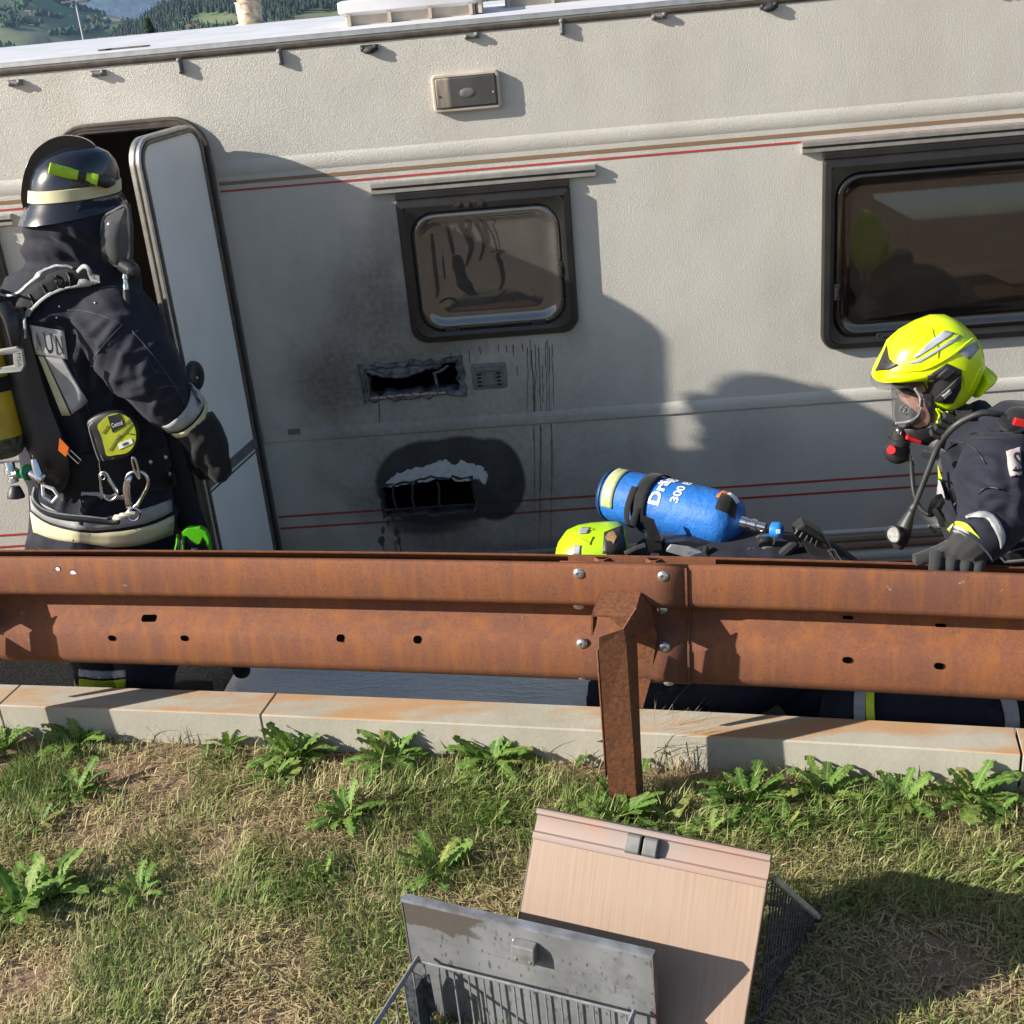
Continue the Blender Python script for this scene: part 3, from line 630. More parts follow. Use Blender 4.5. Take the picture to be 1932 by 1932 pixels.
# ------------------------------------------------------------------ grass
NB = 190000
uu = rng.uniform(-1.9, 1.75, NB*2); dd = rng.uniform(0.0, 1.85, NB*2)
gx = uu; gy = 3.07+SL*uu-dd*1.017
dens = fbm(gx+9, gy+5, 8, 3.2, 3); dens2 = fbm(gx, gy, 21, 9., 2)
keep = rng.random(NB*2) < np.clip(.34+1.9*(dens-.33)+.7*(dens2-.5)+.25*np.clip(dd-.3, 0, 1), .12, 1)
edge = dd < .06+.04*dens2; keep &= ~(edge & (rng.random(NB*2) < .75))
gx, gy, dd, dens, dens2 = gx[keep][:NB], gy[keep][:NB], dd[keep][:NB], dens[keep][:NB], dens2[keep][:NB]
n = len(gx); base = np.stack([gx, gy, gz(gx, gy)-.004], 1)
hh = (.020+.055*rng.random(n)**1.5)*(.55+1.1*dens)*(1-.25*(dd > .6)); tall = rng.random(n) < .02; hh[tall] *= 1.7
ang = rng.uniform(0, 2*pi, n); comb = fbm(gx, gy, 31, 1.6, 2)*4*pi; ang = np.where(rng.random(n) < .6, comb+rng.normal(0, .5, n), ang)
lean = np.clip(rng.normal(.85, .45, n), .05, 1.9); nth = int(n*.30); th = rng.random(n) < .30; lean[th] = rng.uniform(1.5, 1.75, th.sum()); hh[th] *= rng.uniform(.7, 1.5, th.sum()); ang[th] = rng.uniform(0, 2*pi, th.sum())
dirv = np.stack([np.cos(ang), np.sin(ang), np.zeros(n)], 1)
wv = rng.uniform(.0008, .0021, n); side = np.stack([-np.sin(ang+rng.normal(0, .7, n)), np.cos(ang), np.zeros(n)], 1)*wv[:, None]
upv = np.array([0, 0, 1.])
lk = np.where(th, 1., .35); base[:, 2] += np.where(th, .006+rng.uniform(0, .016, n), 0)
p1 = base+(upv*.5*np.cos(lean*lk)[:, None]+dirv*.5*np.sin(lean*lk)[:, None])*hh[:, None]
p2 = p1+(upv*.5*np.cos(lean*np.where(th, 1.02, 1.15))[:, None]+dirv*.5*np.sin(lean*np.where(th, 1.02, 1.15))[:, None])*hh[:, None]
vs = np.empty((n, 5, 3)); vs[:, 0] = base-side; vs[:, 1] = base+side; vs[:, 2] = p1-side*.85; vs[:, 3] = p1+side*.85; vs[:, 4] = p2
idx = np.arange(n)[:, None]*5
tri = np.concatenate([idx+np.array([0, 1, 3]), idx+np.array([0, 3, 2]), idx+np.array([2, 3, 4])], 1).reshape(-1, 3)
me = bpy.data.meshes.new('grass'); me.vertices.add(n*5); me.vertices.foreach_set('co', vs.reshape(-1)); me.loops.add(tri.size); me.loops.foreach_set('vertex_index', tri.reshape(-1).astype(np.int32))
me.polygons.add(len(tri)); me.polygons.foreach_set('loop_start', np.arange(0, tri.size, 3, dtype=np.int32)); me.update(calc_edges=True)
dry = np.clip(.34+1.6*(.52-dens)+.5*(fbm(gx, gy, 77, 1.3, 2)-.45)+rng.normal(0, .22, n)+.22*np.clip(dd-.45, 0, .6), 0, 1)
g1 = np.array([.055, .12, .018]); g2 = np.array([.14, .22, .045]); s1 = np.array([.58, .49, .28]); s2 = np.array([.44, .33, .18])
r1 = rng.random((n, 1)); r2 = rng.random((n, 1)); dry[th] = np.clip(dry[th]+.5, .6, 1); dryc = (dry[:, None]**1.1)
colr = 1.3*(g1*(1-r1)+g2*r1)*(1-dryc)+(s1*(1-r2)+s2*r2)*dryc
ca = me.color_attributes.new('blade', 'FLOAT_COLOR', 'POINT'); ca.data.foreach_set('color', np.concatenate([np.repeat(colr, 5, 0), np.ones((n*5, 1))], 1).reshape(-1))
q = NT('grass_blades'); at_ = q.n('ShaderNodeVertexColor', layer_name='blade'); q.base(at_.outputs[0]); q.rough(.55); q.b.inputs['Specular IOR Level'].default_value = .25
tl = q.n('ShaderNodeBsdfTranslucent'); q.l(at_.outputs[0], tl.inputs[0]); mx = q.n('ShaderNodeMixShader'); mx.inputs[0].default_value = .25; q.l(q.b.outputs[0], mx.inputs[1]); q.l(tl.outputs[0], mx.inputs[2]); q.l(mx.outputs[0], q.out.inputs[0])
me.materials.append(q.m); o = bpy.data.objects.new('grass', me); COL.objects.link(o); o['kind'] = 'stuff'
# long dry stems round the post foot and against the kerb
mb = MB(); rd = random.Random(5)
def stem(p, L_, a, ln, w_):
    p = Vector(p); d_ = V(cos(a), sin(a), 0); pts = []
    for k in range(5):
        t = k/4; pts.append(p+V(0, 0, 1)*L_*t*cos(ln*t*.8)+d_*L_*t*sin(ln*t*.8+.1))
    sd = V(-sin(a), cos(a), .1)
    mb.grid([[q_-sd*w_*(1-.2*k) for k, q_ in enumerate(pts)], [q_+sd*w_*(1-.2*k) for k, q_ in enumerate(pts)]])
for (px, py, num, L_) in ((1260, 1440, 46, .17), (1225, 1420, 12, .2), (1060, 1430, 9, .13), (1010, 1420, 6, .12), (310, 1398, 18, .09), (370, 1402, 16, .08), (480, 1400, 8, .07), (20, 1400, 14, .12), (1290, 1460, 24, .11), (1110, 1450, 14, .09), (660, 1480, 10, .06), (560, 1550, 8, .05)):
    for k in range(num):
        p = atz(px+rd.uniform(-38, 38), py+rd.uniform(-14, 14), .13); p.z = float(gz(p.x, p.y)); stem(p, L_*rd.uniform(.5, 1.25), rd.uniform(-.9, 1.6), rd.uniform(.2, 1.2), .0014)
mb.build('dry_stems', M('dry_stem', (.16, .15, .06), (.3, .23, .12), 30, .7), smooth=False, kind='stuff')

# ------------------------------------------------------------------ dandelions and other broad-leaved weeds
q = NT('leaf_green'); oi = q.n('ShaderNodeObjectInfo')
lc = q.ramp(oi.outputs['Random'], [(0., (.075, .165, .03)), (.45, (.13, .25, .04)), (.85, (.2, .33, .06)), (1., (.32, .31, .09))]); lc = q.mix(q.ramp(q.noise(60, 3), [(.4, 0.), (.7, .5)]), lc, (.05, .1, .02)); ly = q.math('ABSOLUTE', q.sepxyz()[1]); lc = q.mix(q.ramp(ly, [(.010, .75), (.022, 0.)]), lc, (.26, .34, .13)); q.base(lc); q.rough(.55); q.b.inputs['Specular IOR Level'].default_value = .3; q.bump(q.noise(7, 3), .18, .12)
tl = q.n('ShaderNodeBsdfTranslucent'); q.l(q.mix(.5, lc, (.16, .3, .03)), tl.inputs[0]); mx = q.n('ShaderNodeMixShader'); mx.inputs[0].default_value = .3; q.l(q.b.outputs[0], mx.inputs[1]); q.l(tl.outputs[0], mx.inputs[2]); q.l(mx.outputs[0], q.out.inputs[0])
MAT['leaf'] = q.m
def leaf_mesh(seed, lobed, curl):
    rd = random.Random(seed); nseg = 17; L_ = [];R_ = []; C_ = []
    for k in range(nseg+1):
        t = k/nseg; wdt = .19*(sin(pi*min(t**.8*.97+.03, 1))**.75)*(.35+.65*t if lobed else .75)
        if t > .86: wdt = .19*sqrt(max(1-((t-.72)/.28)**2, 0))*.72
        if lobed and 1 < k < nseg-1: wdt *= (1.18 if k % 2 else .68)*rd.uniform(.85, 1.12)
        wdt = max(wdt, .012)
        x = t*cos(curl*t*.55); z = t*sin(curl*t*-.55)+.06*sin(pi*t); back = -.05 if (lobed and k % 2) else 0
        f_ = rd.uniform(.1, .35)
        C_.append(V(x, 0, z)); L_.append(V(x+back, wdt, z+wdt*f_+.02*rd.uniform(-1, 1))); R_.append(V(x+back, -wdt, z+wdt*f_+.02*rd.uniform(-1, 1)))
    m_ = MB(); m_.grid([L_, C_, R_]); o_ = m_.build('leaf_source', MAT['leaf'], sharp=180); me_ = o_.data; bpy.data.objects.remove(o_); me_.name = 'leaf'; return me_
LOB = [leaf_mesh(k, True, c) for k, c in enumerate((.3, .7, 1.2, .9))]; PLN = [leaf_mesh(20+k, False, c) for k, c in enumerate((.4, .8, 1.2))]
def plant(px, py, size, nl, kind, label, name, up=.75, zz=.13):
    p = atz(px, py, zz); p.z = float(gz(p.x, p.y))
    p = atz(px, py, p.z); p.z = float(gz(p.x, p.y))-.004
    r = thing(name, label, 'plant', p, 'weeds growing in the bank below the kerb'); rd = random.Random(int(px*7+py))
    for k in range(nl):
        me_ = rd.choice(LOB if kind == 'd' else PLN); l_ = bpy.data.objects.new('leaf', me_); COL.objects.link(l_); l_.parent = r
        t = k/max(nl-1, 1); el = up*(1-.6*t)*1.55+rd.uniform(-.15, .25); az = k*2.4+rd.uniform(-.3, .3); s_ = size*1.08*rd.uniform(.75, 1.15)*(.8+.3*(1-abs(t-.5)))
        l_.rotation_euler = Euler((rd.uniform(-.35, .35), -el, az)); l_.scale = (s_, s_*rd.uniform(.8, 1.15), s_); l_.location = (.01*cos(az), .01*sin(az), 0)
PL = [(430, 1408, .085, 12, 'd', 'small dandelion tuft close to the left kerb joint'), (560, 1432, .125, 22, 'd', 'broad dandelion clump just right of the kerb joint'), (738, 1440, .125, 22, 'd', 'dense bright dandelion rosette below the middle of the kerb'),
      (925, 1442, .13, 22, 'd', 'upright dandelion clump casting a shadow on the kerb left of the post'), (1410, 1520, .125, 20, 'd', 'tallest jagged-leaved dandelion in the shaded stretch right of the post'), (1555, 1505, .112, 17, 'd', 'dandelion clump beside the big spreading one right of the post'),
      (1700, 1520, .10, 14, 'd', 'low dandelion rosette between two taller clumps at the right'), (1832, 1515, .125, 16, 'd', 'pale dandelion below the rust drip at the right end of the kerb'), (150, 1405, .12, 14, 'd', 'dark dandelion in the kerb shade at the left'),
      (148, 1500, .095, 16, 'd', 'flat dandelion rosette in the bare patch at the left'), (655, 1545, .10, 18, 'd', 'low dandelion below the middle kerb in dry grass'), (1175, 1545, .115, 20, 'p', 'smooth-leaved weed growing at the foot of the rusty post'),
      (1262, 1565, .10, 7, 'p', 'small broad-leaved weed just right of the post foot'), (825, 1650, .11, 15, 'd', 'single dandelion in the lawn left of the wooden drawer front'), (40, 1720, .13, 16, 'd', 'large dandelion at the left edge of the lawn'),
      (100, 1690, .12, 8, 'p', 'tall leafed weed rising beside the big dandelion at the left edge'), (262, 1695, .085, 12, 'd', 'curled upright dandelion standing alone in the dry lawn'), (610, 1655, .06, 8, 'd', 'tiny dark dandelion in the middle of the lawn'),
      (885, 1500, .07, 9, 'd', 'small seedling dandelion under the kerb clump'), (1130, 1420, .13, 8, 'p', 'long-leaved weed half hidden behind the post'), (1232, 1425, .12, 9, 'p', 'weed with long leaves among dry stems right of the post'),
      (10, 1410, .10, 12, 'd', 'bright dandelion cut by the left edge below the kerb'), (1335, 1580, .07, 10, 'd', 'flat young dandelion above the wooden drawer front corner'), (1640, 1590, .06, 8, 'd', 'small pale dandelion in grass above the drawer basket'),
      (930, 1555, .06, 8, 'p', 'small narrow-leaved weed in grass above the drawer front'), (1480, 1570, .08, 11, 'd', 'spreading dandelion in front of the tallest clump'), (1880, 1545, .08, 10, 'd', 'dandelion in the lower right corner of the kerb'), (75, 1560, .07, 9, 'd', 'tiny dandelion below the flat rosette at left'), (1900, 1650, .06, 6, 'p', 'small weed in the lawn at the right edge'), (520, 1470, .08, 12, 'p', 'soft-leaved weed below the broad clump')]
for (px, py, s_, nl, kd, lb) in PL: plant(px, py, s_, int(nl*1.25)+1, kd, lb, 'dandelion' if kd == 'd' else 'weed')

# ------------------------------------------------------------------ guardrail of weathering steel
q = NT('weathering_steel')
st = q.noise(26, 4, .65, q.map(scale=(1, 1, .10))); fn = q.noise(130, 3, .7); big = q.noise(3.2, 4, .6)
c_ = q.mix(q.ramp(fn, [(.3, 0.), (.7, 1.)]), (.150, .054, .027), (.225, .088, .042)); c_ = q.mix(q.ramp(big, [(.35, 0.), (.7, .75)]), c_, (.115, .050, .038))
c_ = q.mix(q.ramp(st, [(.45, 0.), (.68, .7)]), c_, (.255, .092, .026)); c_ = q.mix(q.ramp(q.noise(40, 4, .75), [(.6, 0.), (.72, .5)]), c_, (.075, .034, .028))
c_ = q.mix(q.math('MULTIPLY', q.ramp(q.noise(24, 3, .6), [(.68, 0.), (.74, .5)]), q.ramp(big, [(.5, 0.), (.6, 1.)])), c_, (.42, .33, .22)); q.base(c_); q.rough(.8); q.b.inputs['Specular IOR Level'].default_value = .3
q.bump(q.noise(160, 4, .7), .35, .0018); MAT['rust'] = q.m
MAT['rust_post'] = M('rusty_post', (.20, .078, .030), (.105, .046, .03), 90, .85, bsc=150, bst=.4, bd=.002, spec=.25)
rail = thing('guardrail', 'rust brown steel guardrail of two bolted wave beams running across in front', 'guardrail', rp(0, .1, .1))
BT = .80; dz = .345/.345
PROF = [(-.010, .003), (.0, .0), (.004, -.004), (.008, -.055), (.012, -.098), (.009, -.108), (.001, -.118), (-.058, -.150), (-.063, -.160), (-.060, -.180), (.0, -.228), (.012, -.245), (.018, -.318), (.015, -.332), (.002, -.350), (-.022, -.364)]
PROF = [(v, z*1.035) for v, z in PROF]
def beam(u0, u1, off, name='beam'):
    m_ = MB(); n_ = 48
    m_.loft([[rp(u0+(u1-u0)*k/n_, v+off, BT+z) for v, z in PROF] for k in range(n_+1)], closed=False, caps=False)
    b_ = m_.build(name, MAT['rust'], rail, sharp=50); md = b_.modifiers.new('solid', 'SOLIDIFY'); md.thickness = .004; md.offset = 0; return b_
uj = rail_at(1297, 1090)[0]
beam(-4.2, uj, .004); beam(uj-.35, 4.2, -.002)
# rear lip of the rail; unseen plate behind it added to shade the gap
m_ = MB(); pr = [(-.235, -.33), (-.24, -.2), (-.238, -.088), (-.225, -.094), (-.124, -.030), (-.118, -.028), (-.116, -.034)]
m_.loft([[rp(u, v, BT+z) for v, z in pr] for u in np.linspace(-4.2, 4.2, 57).tolist()], closed=False, caps=False); b_ = m_.build('rear_lip_shade_plate', MAT['rust'], rail, sharp=50); md = b_.modifiers.new('solid', 'SOLIDIFY'); md.thickness = .004
ua, ub = rail_at(1072, 1054, -.1)[0], rail_at(1350, 1064, -.1)[0]
m_ = MB(); pl = [(ua, 0), (ua+.075, 0), (ua+.09, -.016), (ua+.105, -.016), (ua+.12, 0), (ua+.22, 0), (ua+.235, -.016), (ua+.25, -.016), (ua+.265, 0), (ub, 0)]
m_.loft([[rp(u, -.104-d, BT-.026), rp(u, -.099-d, BT-.026), rp(u, -.099-d, BT-.06), rp(u, -.104-d, BT-.06)] for u, d in pl]); m_.build('splice_plate', MAT['rust'], rail, smooth=False)
# seam shadow gap: the left beam's end edge
m_ = MB(); m_.loft([[rp(uj+.0, v+.0065, BT+z) for v, z in PROF[1:-1]], [rp(uj-.006, v+.0075, BT+z) for v, z in PROF[1:-1]]], closed=False, caps=False); m_.build('beam_end', MAT['rust'], rail)
def bolt(px, py, v, nrm):
    u, z = rail_at(px, py, v); c = rp(u, v, z); ax = RN*nrm[0]+V(0, 0, nrm[1]); ax.normalize()
    m_ = MB(); m_.lathe(c-ax*.004, c+ax, [(0, .0165), (.004, .0165), (.009, .0135), (.012, .008), (.0122, .0055), (.007, .005)], 16); return m_.build('bolt', MAT['zinc'], rail, sharp=35)
for px, py, v, nr in ((1092, 1084, .010, (1, .1)), (1251, 1089, .010, (1, .1)), (1092, 1146, -.018, (.6, -.8)), (1250, 1153, -.018, (.6, -.8)), (1098, 1217, .014, (1, .1)), (1254, 1223, .014, (1, .1)), (1099, 1279, .0, (.3, -1)), (1262, 1289, .0, (.3, -1))): bolt(px, py, v, nr)
MAT['hole'] = M('bolt_hole', (.0015, .001, .001), (.002, .0015, .001), 9, .95, spec=0)
for px, py, hw, hh_, v in ((211, 1199, .0125, .0095, .0165), (348, 1201, .0125, .0095, .0165), (642, 1205, .0125, .0095, .0165), (787, 1209, .0125, .0095, .0165), (1598, 1243, .0125, .0095, .0105), (1771, 1252, .0125, .0095, .0105), (288, 1156, .026, .008, -.045), (1600, 1168, .014, .005, -.05), (1775, 1180, .014, .005, -.05), (740, 1130, .014, .005, -.03), (910, 1133, .014, .005, -.03)):
    u, z = rail_at(px, py, v); m_ = MB()
    # find the face of the profile at this height
    zz_ = z-BT; vv = None
    for (va, za_), (vb, zb_) in zip(PROF[:-1], PROF[1:]):
        if zb_ <= zz_ <= za_: vv = va+(vb-va)*(za_-zz_)/(za_-zb_); sl_ = (vb-va)/(za_-zb_)
    if vv is None: continue
    o_ = .008 if px < 1297 else .003
    m_.add([rp(u+max(hw-hh_, 0)*(1 if cos(a) > 0 else -1)+hh_*cos(a)*1.0, vv+o_-sl_*hh_*sin(a), z+hh_*sin(a)) for a in np.linspace(0, 2*pi, 17)[:-1]], [tuple(range(16))]); m_.build('bolt_hole', MAT['hole'], rail, smooth=False)
for px, py, r in ((112, 1065, .0075), (141, 1073, .0095), (319, 1084, .0085)):
    u, z = rail_at(px, py); m_ = MB(); c = rp(u, .0125, z)
    m_.add([c+RD*r*1.3*cos(a)*1.15+V(0, 0, r*1.25*sin(a)) for a in np.linspace(0, 2*pi, 15)[:-1]], [tuple(range(14))], 1); c2 = rp(u, .0132, z); m_.add([c2+RD*r*cos(a)+V(0, 0, r*.95*sin(a)-(r*.5 if sin(a) < -.8 and py == 1073 else 0)) for a in np.linspace(0, 2*pi, 15)[:-1]], [tuple(range(14))], 0)
    m_.build('paint_splash', [M('white_splash', (.75, .73, .74), (.6, .58, .6), 90, .6), MAT['rubber']], rail, smooth=False)
# posts: folded C section standing in front of the beam, spacer between
def post(uo, name='post'):
    u0 = rail_at(1128, 1200, .18)[0]+uo; wd = .074
    g = rp(u0, .13, 0); zb = .02; zt = .705
    m_ = MB(); t_ = .006
    # plan of the section (u, v): front flange, right web back to the rail, left return
    sec = [(0, .18), (wd, .168), (wd+.010, .105), (-.018, .015), (-.018, .035)]
    sec_t = [(0, .175), (wd-.006, .155), (wd+.016, .10), (-.018, .012), (-.018, .03)]
    def side(zv, s_): return [rp(u0+u, v, zv) for u, v in s_]
    zlist = [zb, .3, .42, zt-.06]
    a_ = [side(z, [(sec[i][0]+(sec_t[i][0]-sec[i][0])*max(0, (z-.3)/.4), sec[i][1]+(sec_t[i][1]-sec[i][1])*max(0, (z-.3)/.4)) for i in range(3)]) for z in zlist]
    # top edge cut on the slant: front flange lower, web higher
    top = [rp(u0+.002, .177, zt-.028), rp(u0+wd-.010, .157, zt-.012), rp(u0+wd+.018, .10, zt+.02)]
    a_.append(top)
    m_.loft(a_, closed=False, caps=False); p_ = m_.build(name, MAT['rust_post'], rail, smooth=False); md = p_.modifiers.new('solid', 'SOLIDIFY'); md.thickness = .005; md.offset = 0
    m_ = MB()   # return flange seen at the left behind the front face
    m_.loft([[rp(u0-.013, .15, z), rp(u0+(-.016 if z < .5 else .0), .10, z)] for z in (.21, .35, .45, .62)], closed=False, caps=False); q_ = m_.build('post_return', MAT['rust_post'], p_); md = q_.modifiers.new('solid', 'SOLIDIFY'); md.thickness = .005
    m_ = MB()   # spacer cap over the post head, bolted to the beam
    cap = [(-.035, .012, .735), (.062, .012, .737), (.088, .012, .700), (.088, .075, .640), (.062, .085, .705), (-.022, .085, .705), (-.045, .02, .66)]
    P_ = lambda k: rp(u0+cap[k][0], cap[k][1], cap[k][2])
    tl_, tr_, fr_, fl_ = rp(u0-.012, .018, .730), rp(u0+.095, .018, .728), rp(u0+.088, .12, .708), rp(u0-.020, .12, .710)
    bl_, br_ = rp(u0-.030, .082, .55), rp(u0+.088, .084, .60)
    m_.add([tl_, tr_, fr_, fl_], [(0, 1, 2, 3)]); m_.add([rp(u0+.022, .12, .709), fr_, rp(u0+.088, .122, .645), rp(u0+.058, .121, .672)], [(0, 1, 2, 3)])
    m_.add([tr_, fr_, rp(u0+.088, .122, .66), rp(u0+.115, .02, .62), rp(u0+.125, .016, .68)], [(0, 1, 2, 3, 4)]); m_.add([tl_, fl_, rp(u0-.028, .11, .64), rp(u0-.034, .02, .62)], [(0, 1, 2, 3)])
    q_ = m_.build('spacer', MAT['rust_post'], rail, smooth=False); md = q_.modifiers.new('solid', 'SOLIDIFY'); md.thickness = .005
    m_ = MB(); m_.loft([[rp(u0+.115, .018, .69), rp(u0+.135, .018, .60), rp(u0+.11, .018, .45), rp(u0+.085, .018, .36)], [rp(u0+.06, .016, .69), rp(u0+.06, .016, .60), rp(u0+.06, .016, .45), rp(u0+.06, .016, .36)]], closed=False, caps=False)
    q_ = m_.build('spacer_wing', MAT['rust_post'], rail, smooth=False); md = q_.modifiers.new('solid', 'SOLIDIFY'); md.thickness = .004
    return p_
post(0); post(-2.1); post(2.1)
# ------------------------------------------------------------------ firefighters
def fabric(name, c, sheen=.06):
    q = NT(name); q.base(q.mix(q.ramp(q.noise(14, 5, .65), [(.35, 0.), (.7, 1.)]), c, tuple(x*1.6 for x in c))); q.rough(.82); q.b.inputs['Sheen Weight'].default_value = sheen; q.b.inputs['Specular IOR Level'].default_value = .25
    b0 = q.bump(q.noise(7, 3, .45), .45, .04); q.bump(q.noise(420, 2), .2, .001, b0); return q.m
MAT['navy'] = fabric('navy_fire_fabric', (.009, .0105, .018))
MAT['black_fab'] = fabric('black_webbing', (.009, .009, .010), .1)
MAT['glove'] = fabric('dark_grey_glove', (.020, .020, .021), .2)
MAT['refl'] = M('grey_reflective_tape', (.34, .35, .355), (.26, .27, .27), 22, .45, bsc=240, bst=.2)
MAT['beigetape'] = M('pale_yellow_tape', (.62, .57, .36), (.5, .46, .28), 12, .7, bsc=240, bst=.2)
MAT['limetape'] = M('lime_tape', (.55, .68, .03), (.42, .55, .03), 12, .6)
MAT['helmblack'] = M('black_helmet_lacquer', (.007, .008, .012), (.012, .013, .018), 7, .22, coat=.5)
MAT['helmyellow'] = M('fluorescent_yellow_shell', (.66, .82, .0), (.58, .75, .0), 5, .32, coat=.3)
MAT['helmlime'] = M('fluorescent_green_shell', (.42, .66, .01), (.36, .58, .01), 5, .35)
MAT['torchlime'] = M('lime_torch', (.42, .66, .02), (.3, .52, .02), 30, .4)
MAT['cylyellow'] = M('scuffed_yellow_cylinder', (.50, .34, .015), (.36, .24, .01), 14, .42)
MAT['cylblue'] = M('blue_cylinder_cover', (.008, .125, .44), (.005, .095, .36), 9, .62, bsc=17, bst=.55, bd=.02)
MAT['bluedark'] = M('navy_blue_cap', (.01, .04, .14), sc=9, rough=.5)
MAT['bluevalve'] = M('blue_valve_knob', (.02, .22, .62), sc=20, rough=.4)
MAT['white'] = M('white_print', (.75, .77, .8), (.66, .68, .7), 40, .5)
MAT['red'] = M('red_plastic', (.6, .02, .02), sc=30, rough=.35)
MAT['orange'] = M('orange_tag', (.75, .16, .01), sc=20, rough=.5)
MAT['green'] = M('green_ring', (.0, .14, .05), sc=20, rough=.4)
MAT['limegreen'] = M('green_lamp_shell', (.10, .55, .01), sc=20, rough=.4)
MAT['skin'] = M('skin', (.52, .27, .2), (.45, .22, .16), 30, .5)
MAT['rope'] = M('pale_rope', (.6, .56, .47), (.4, .36, .3), 90, .8, bsc=150, bst=.5)
q = NT('clear_visor'); q.base((.22, .23, .24)); q.rough(.08); tr = q.n('ShaderNodeBsdfTransparent'); tr.inputs[0].default_value = (.8, .8, .8, 1); mx = q.n('ShaderNodeMixShader'); mx.inputs[0].default_value = .72
q.l(q.b.outputs[0], mx.inputs[1]); q.l(tr.outputs[0], mx.inputs[2]); q.l(mx.outputs[0], q.out.inputs[0]); MAT['visor'] = q.m

def bake_body(mb, name, mat, parent, vox, fold=.012, seed=0, smooth_it=6, fsc=5.2, creases=()):
    o = mb.build(name, mat, parent, smooth=False)
    md = o.modifiers.new('r', 'REMESH'); md.mode = 'VOXEL'; md.voxel_size = vox; md.use_smooth_shade = True
    md = o.modifiers.new('s', 'SMOOTH'); md.iterations = smooth_it; md.factor = .5
    bpy.context.view_layer.update(); dg = bpy.context.evaluated_depsgraph_get()
    me = bpy.data.meshes.new_from_object(o.evaluated_get(dg)); o.modifiers.clear(); o.data = me; me.name = name
    if not me.materials: me.materials.append(mat)
    nv = len(me.vertices); co = np.empty(nv*3); me.vertices.foreach_get('co', co); co = co.reshape(-1, 3); no = np.empty(nv*3); me.vertices.foreach_get('normal', no); no = no.reshape(-1, 3)
    h = np.empty(nv)
    for i in range(nv):
        p = Vector(co[i])*fsc+Vector((seed*3.1, seed, 0)); wq = mnoise.noise_vector(p*.45)
        p2 = Vector((p.x*.75, p.y*.75, p.z*1.2))+wq*.9
        r_ = 1-abs(mnoise.noise(p2))*3.2
        h[i] = (r_**1.6 if r_ > 0 else max(r_, -.5)*.35)*.75+mnoise.noise(p*.5)*.5
    if creases:
        q_ = co-np.array(CP); zd = q_ @ np.array(D); X_ = 966+F*(q_ @ np.array(EX))/zd; Y_ = 966+F*(q_ @ np.array(EY))/zd
        fr = np.clip(-(no*(q_/np.linalg.norm(q_, axis=1)[:, None])).sum(1)*3, 0, 1)
        for ln, hg, wd in creases:
            ln = [(p.x, p.y) for p in catmull([(x, y, 0) for x, y in ln], 5)]; dm = np.full(nv, 1e9); dn_ = np.full(nv, 1e9); tt = np.zeros(nv)
            for i_, ((x0, y0), (x1, y1)) in enumerate(zip(ln[:-1], ln[1:])):
                dx, dy = x1-x0, y1-y0; L2 = dx*dx+dy*dy+1e-9; t = np.clip(((X_-x0)*dx+(Y_-y0)*dy)/L2, 0, 1); d_ = np.hypot(X_-x0-t*dx, Y_-y0-t*dy); sg = ((X_-x0)*-dy+(Y_-y0)*dx)/sqrt(L2)
                up_ = d_ < dm; dm = np.where(up_, d_, dm); dn_ = np.where(up_, sg, dn_); tt = np.where(up_, (i_+t)/(len(ln)-1), tt)
            env = np.sin(pi*np.clip(tt, .04, .96))**.6
            h = h+fr*env*hg/fold*(np.exp(-(dm/wd)**2)-.7*np.exp(-((dn_-1.9*wd)/(1.1*wd))**2)*np.exp(-(dm/(3.2*wd))**2))
    co = co+no*(h*fold)[:, None]; me.vertices.foreach_set('co', co.reshape(-1)); me.polygons.foreach_set('use_smooth', [True]*len(me.polygons)); me.update()
    me.calc_loop_triangles()
    bv = BVHTree.FromPolygons([tuple(c_) for c_ in co], [tuple(t.vertices) for t in me.loop_triangles])
    return o, bv
def cast(bv, x, y, off, dflt=None):
    d_ = ray(x, y).normalized(); loc, nor, idx, dist = bv.ray_cast(CP, d_)
    if loc is None or (dflt and abs(dist-dflt) > .6): return CP+d_*(dflt or 3.5) - d_*off
    if nor.dot(d_) > 0: nor = -nor
    return loc+(nor*.6-d_*.4)*off
def avgd(bv, pts):
    ds = []
    for x, y in pts:
        d_ = ray(x, y).normalized(); r_ = bv.ray_cast(CP, d_)
        if r_[0] is not None: ds.append(r_[3])
    return sum(ds)/len(ds) if ds else 3.6
def bil(q4, u, v):
    a, b, c, d = q4; return (a[0]*(1-u)*(1-v)+b[0]*u*(1-v)+c[0]*u*v+d[0]*(1-u)*v, a[1]*(1-u)*(1-v)+b[1]*u*(1-v)+c[1]*u*v+d[1]*(1-u)*v)
def patch(bv, q4, name, mat, parent, nu=10, nv=8, off=.004, th=.003, label=None):
    df = avgd(bv, [bil(q4, u, v) for u in (.2, .5, .8) for v in (.2, .5, .8)])
    m_ = MB(); m_.grid([[cast(bv, *bil(q4, i/nu, j/nv), off, df) for i in range(nu+1)] for j in range(nv+1)])
    return m_.build(name, MAT[mat] if isinstance(mat, str) else mat, parent, solid=th, label=label)
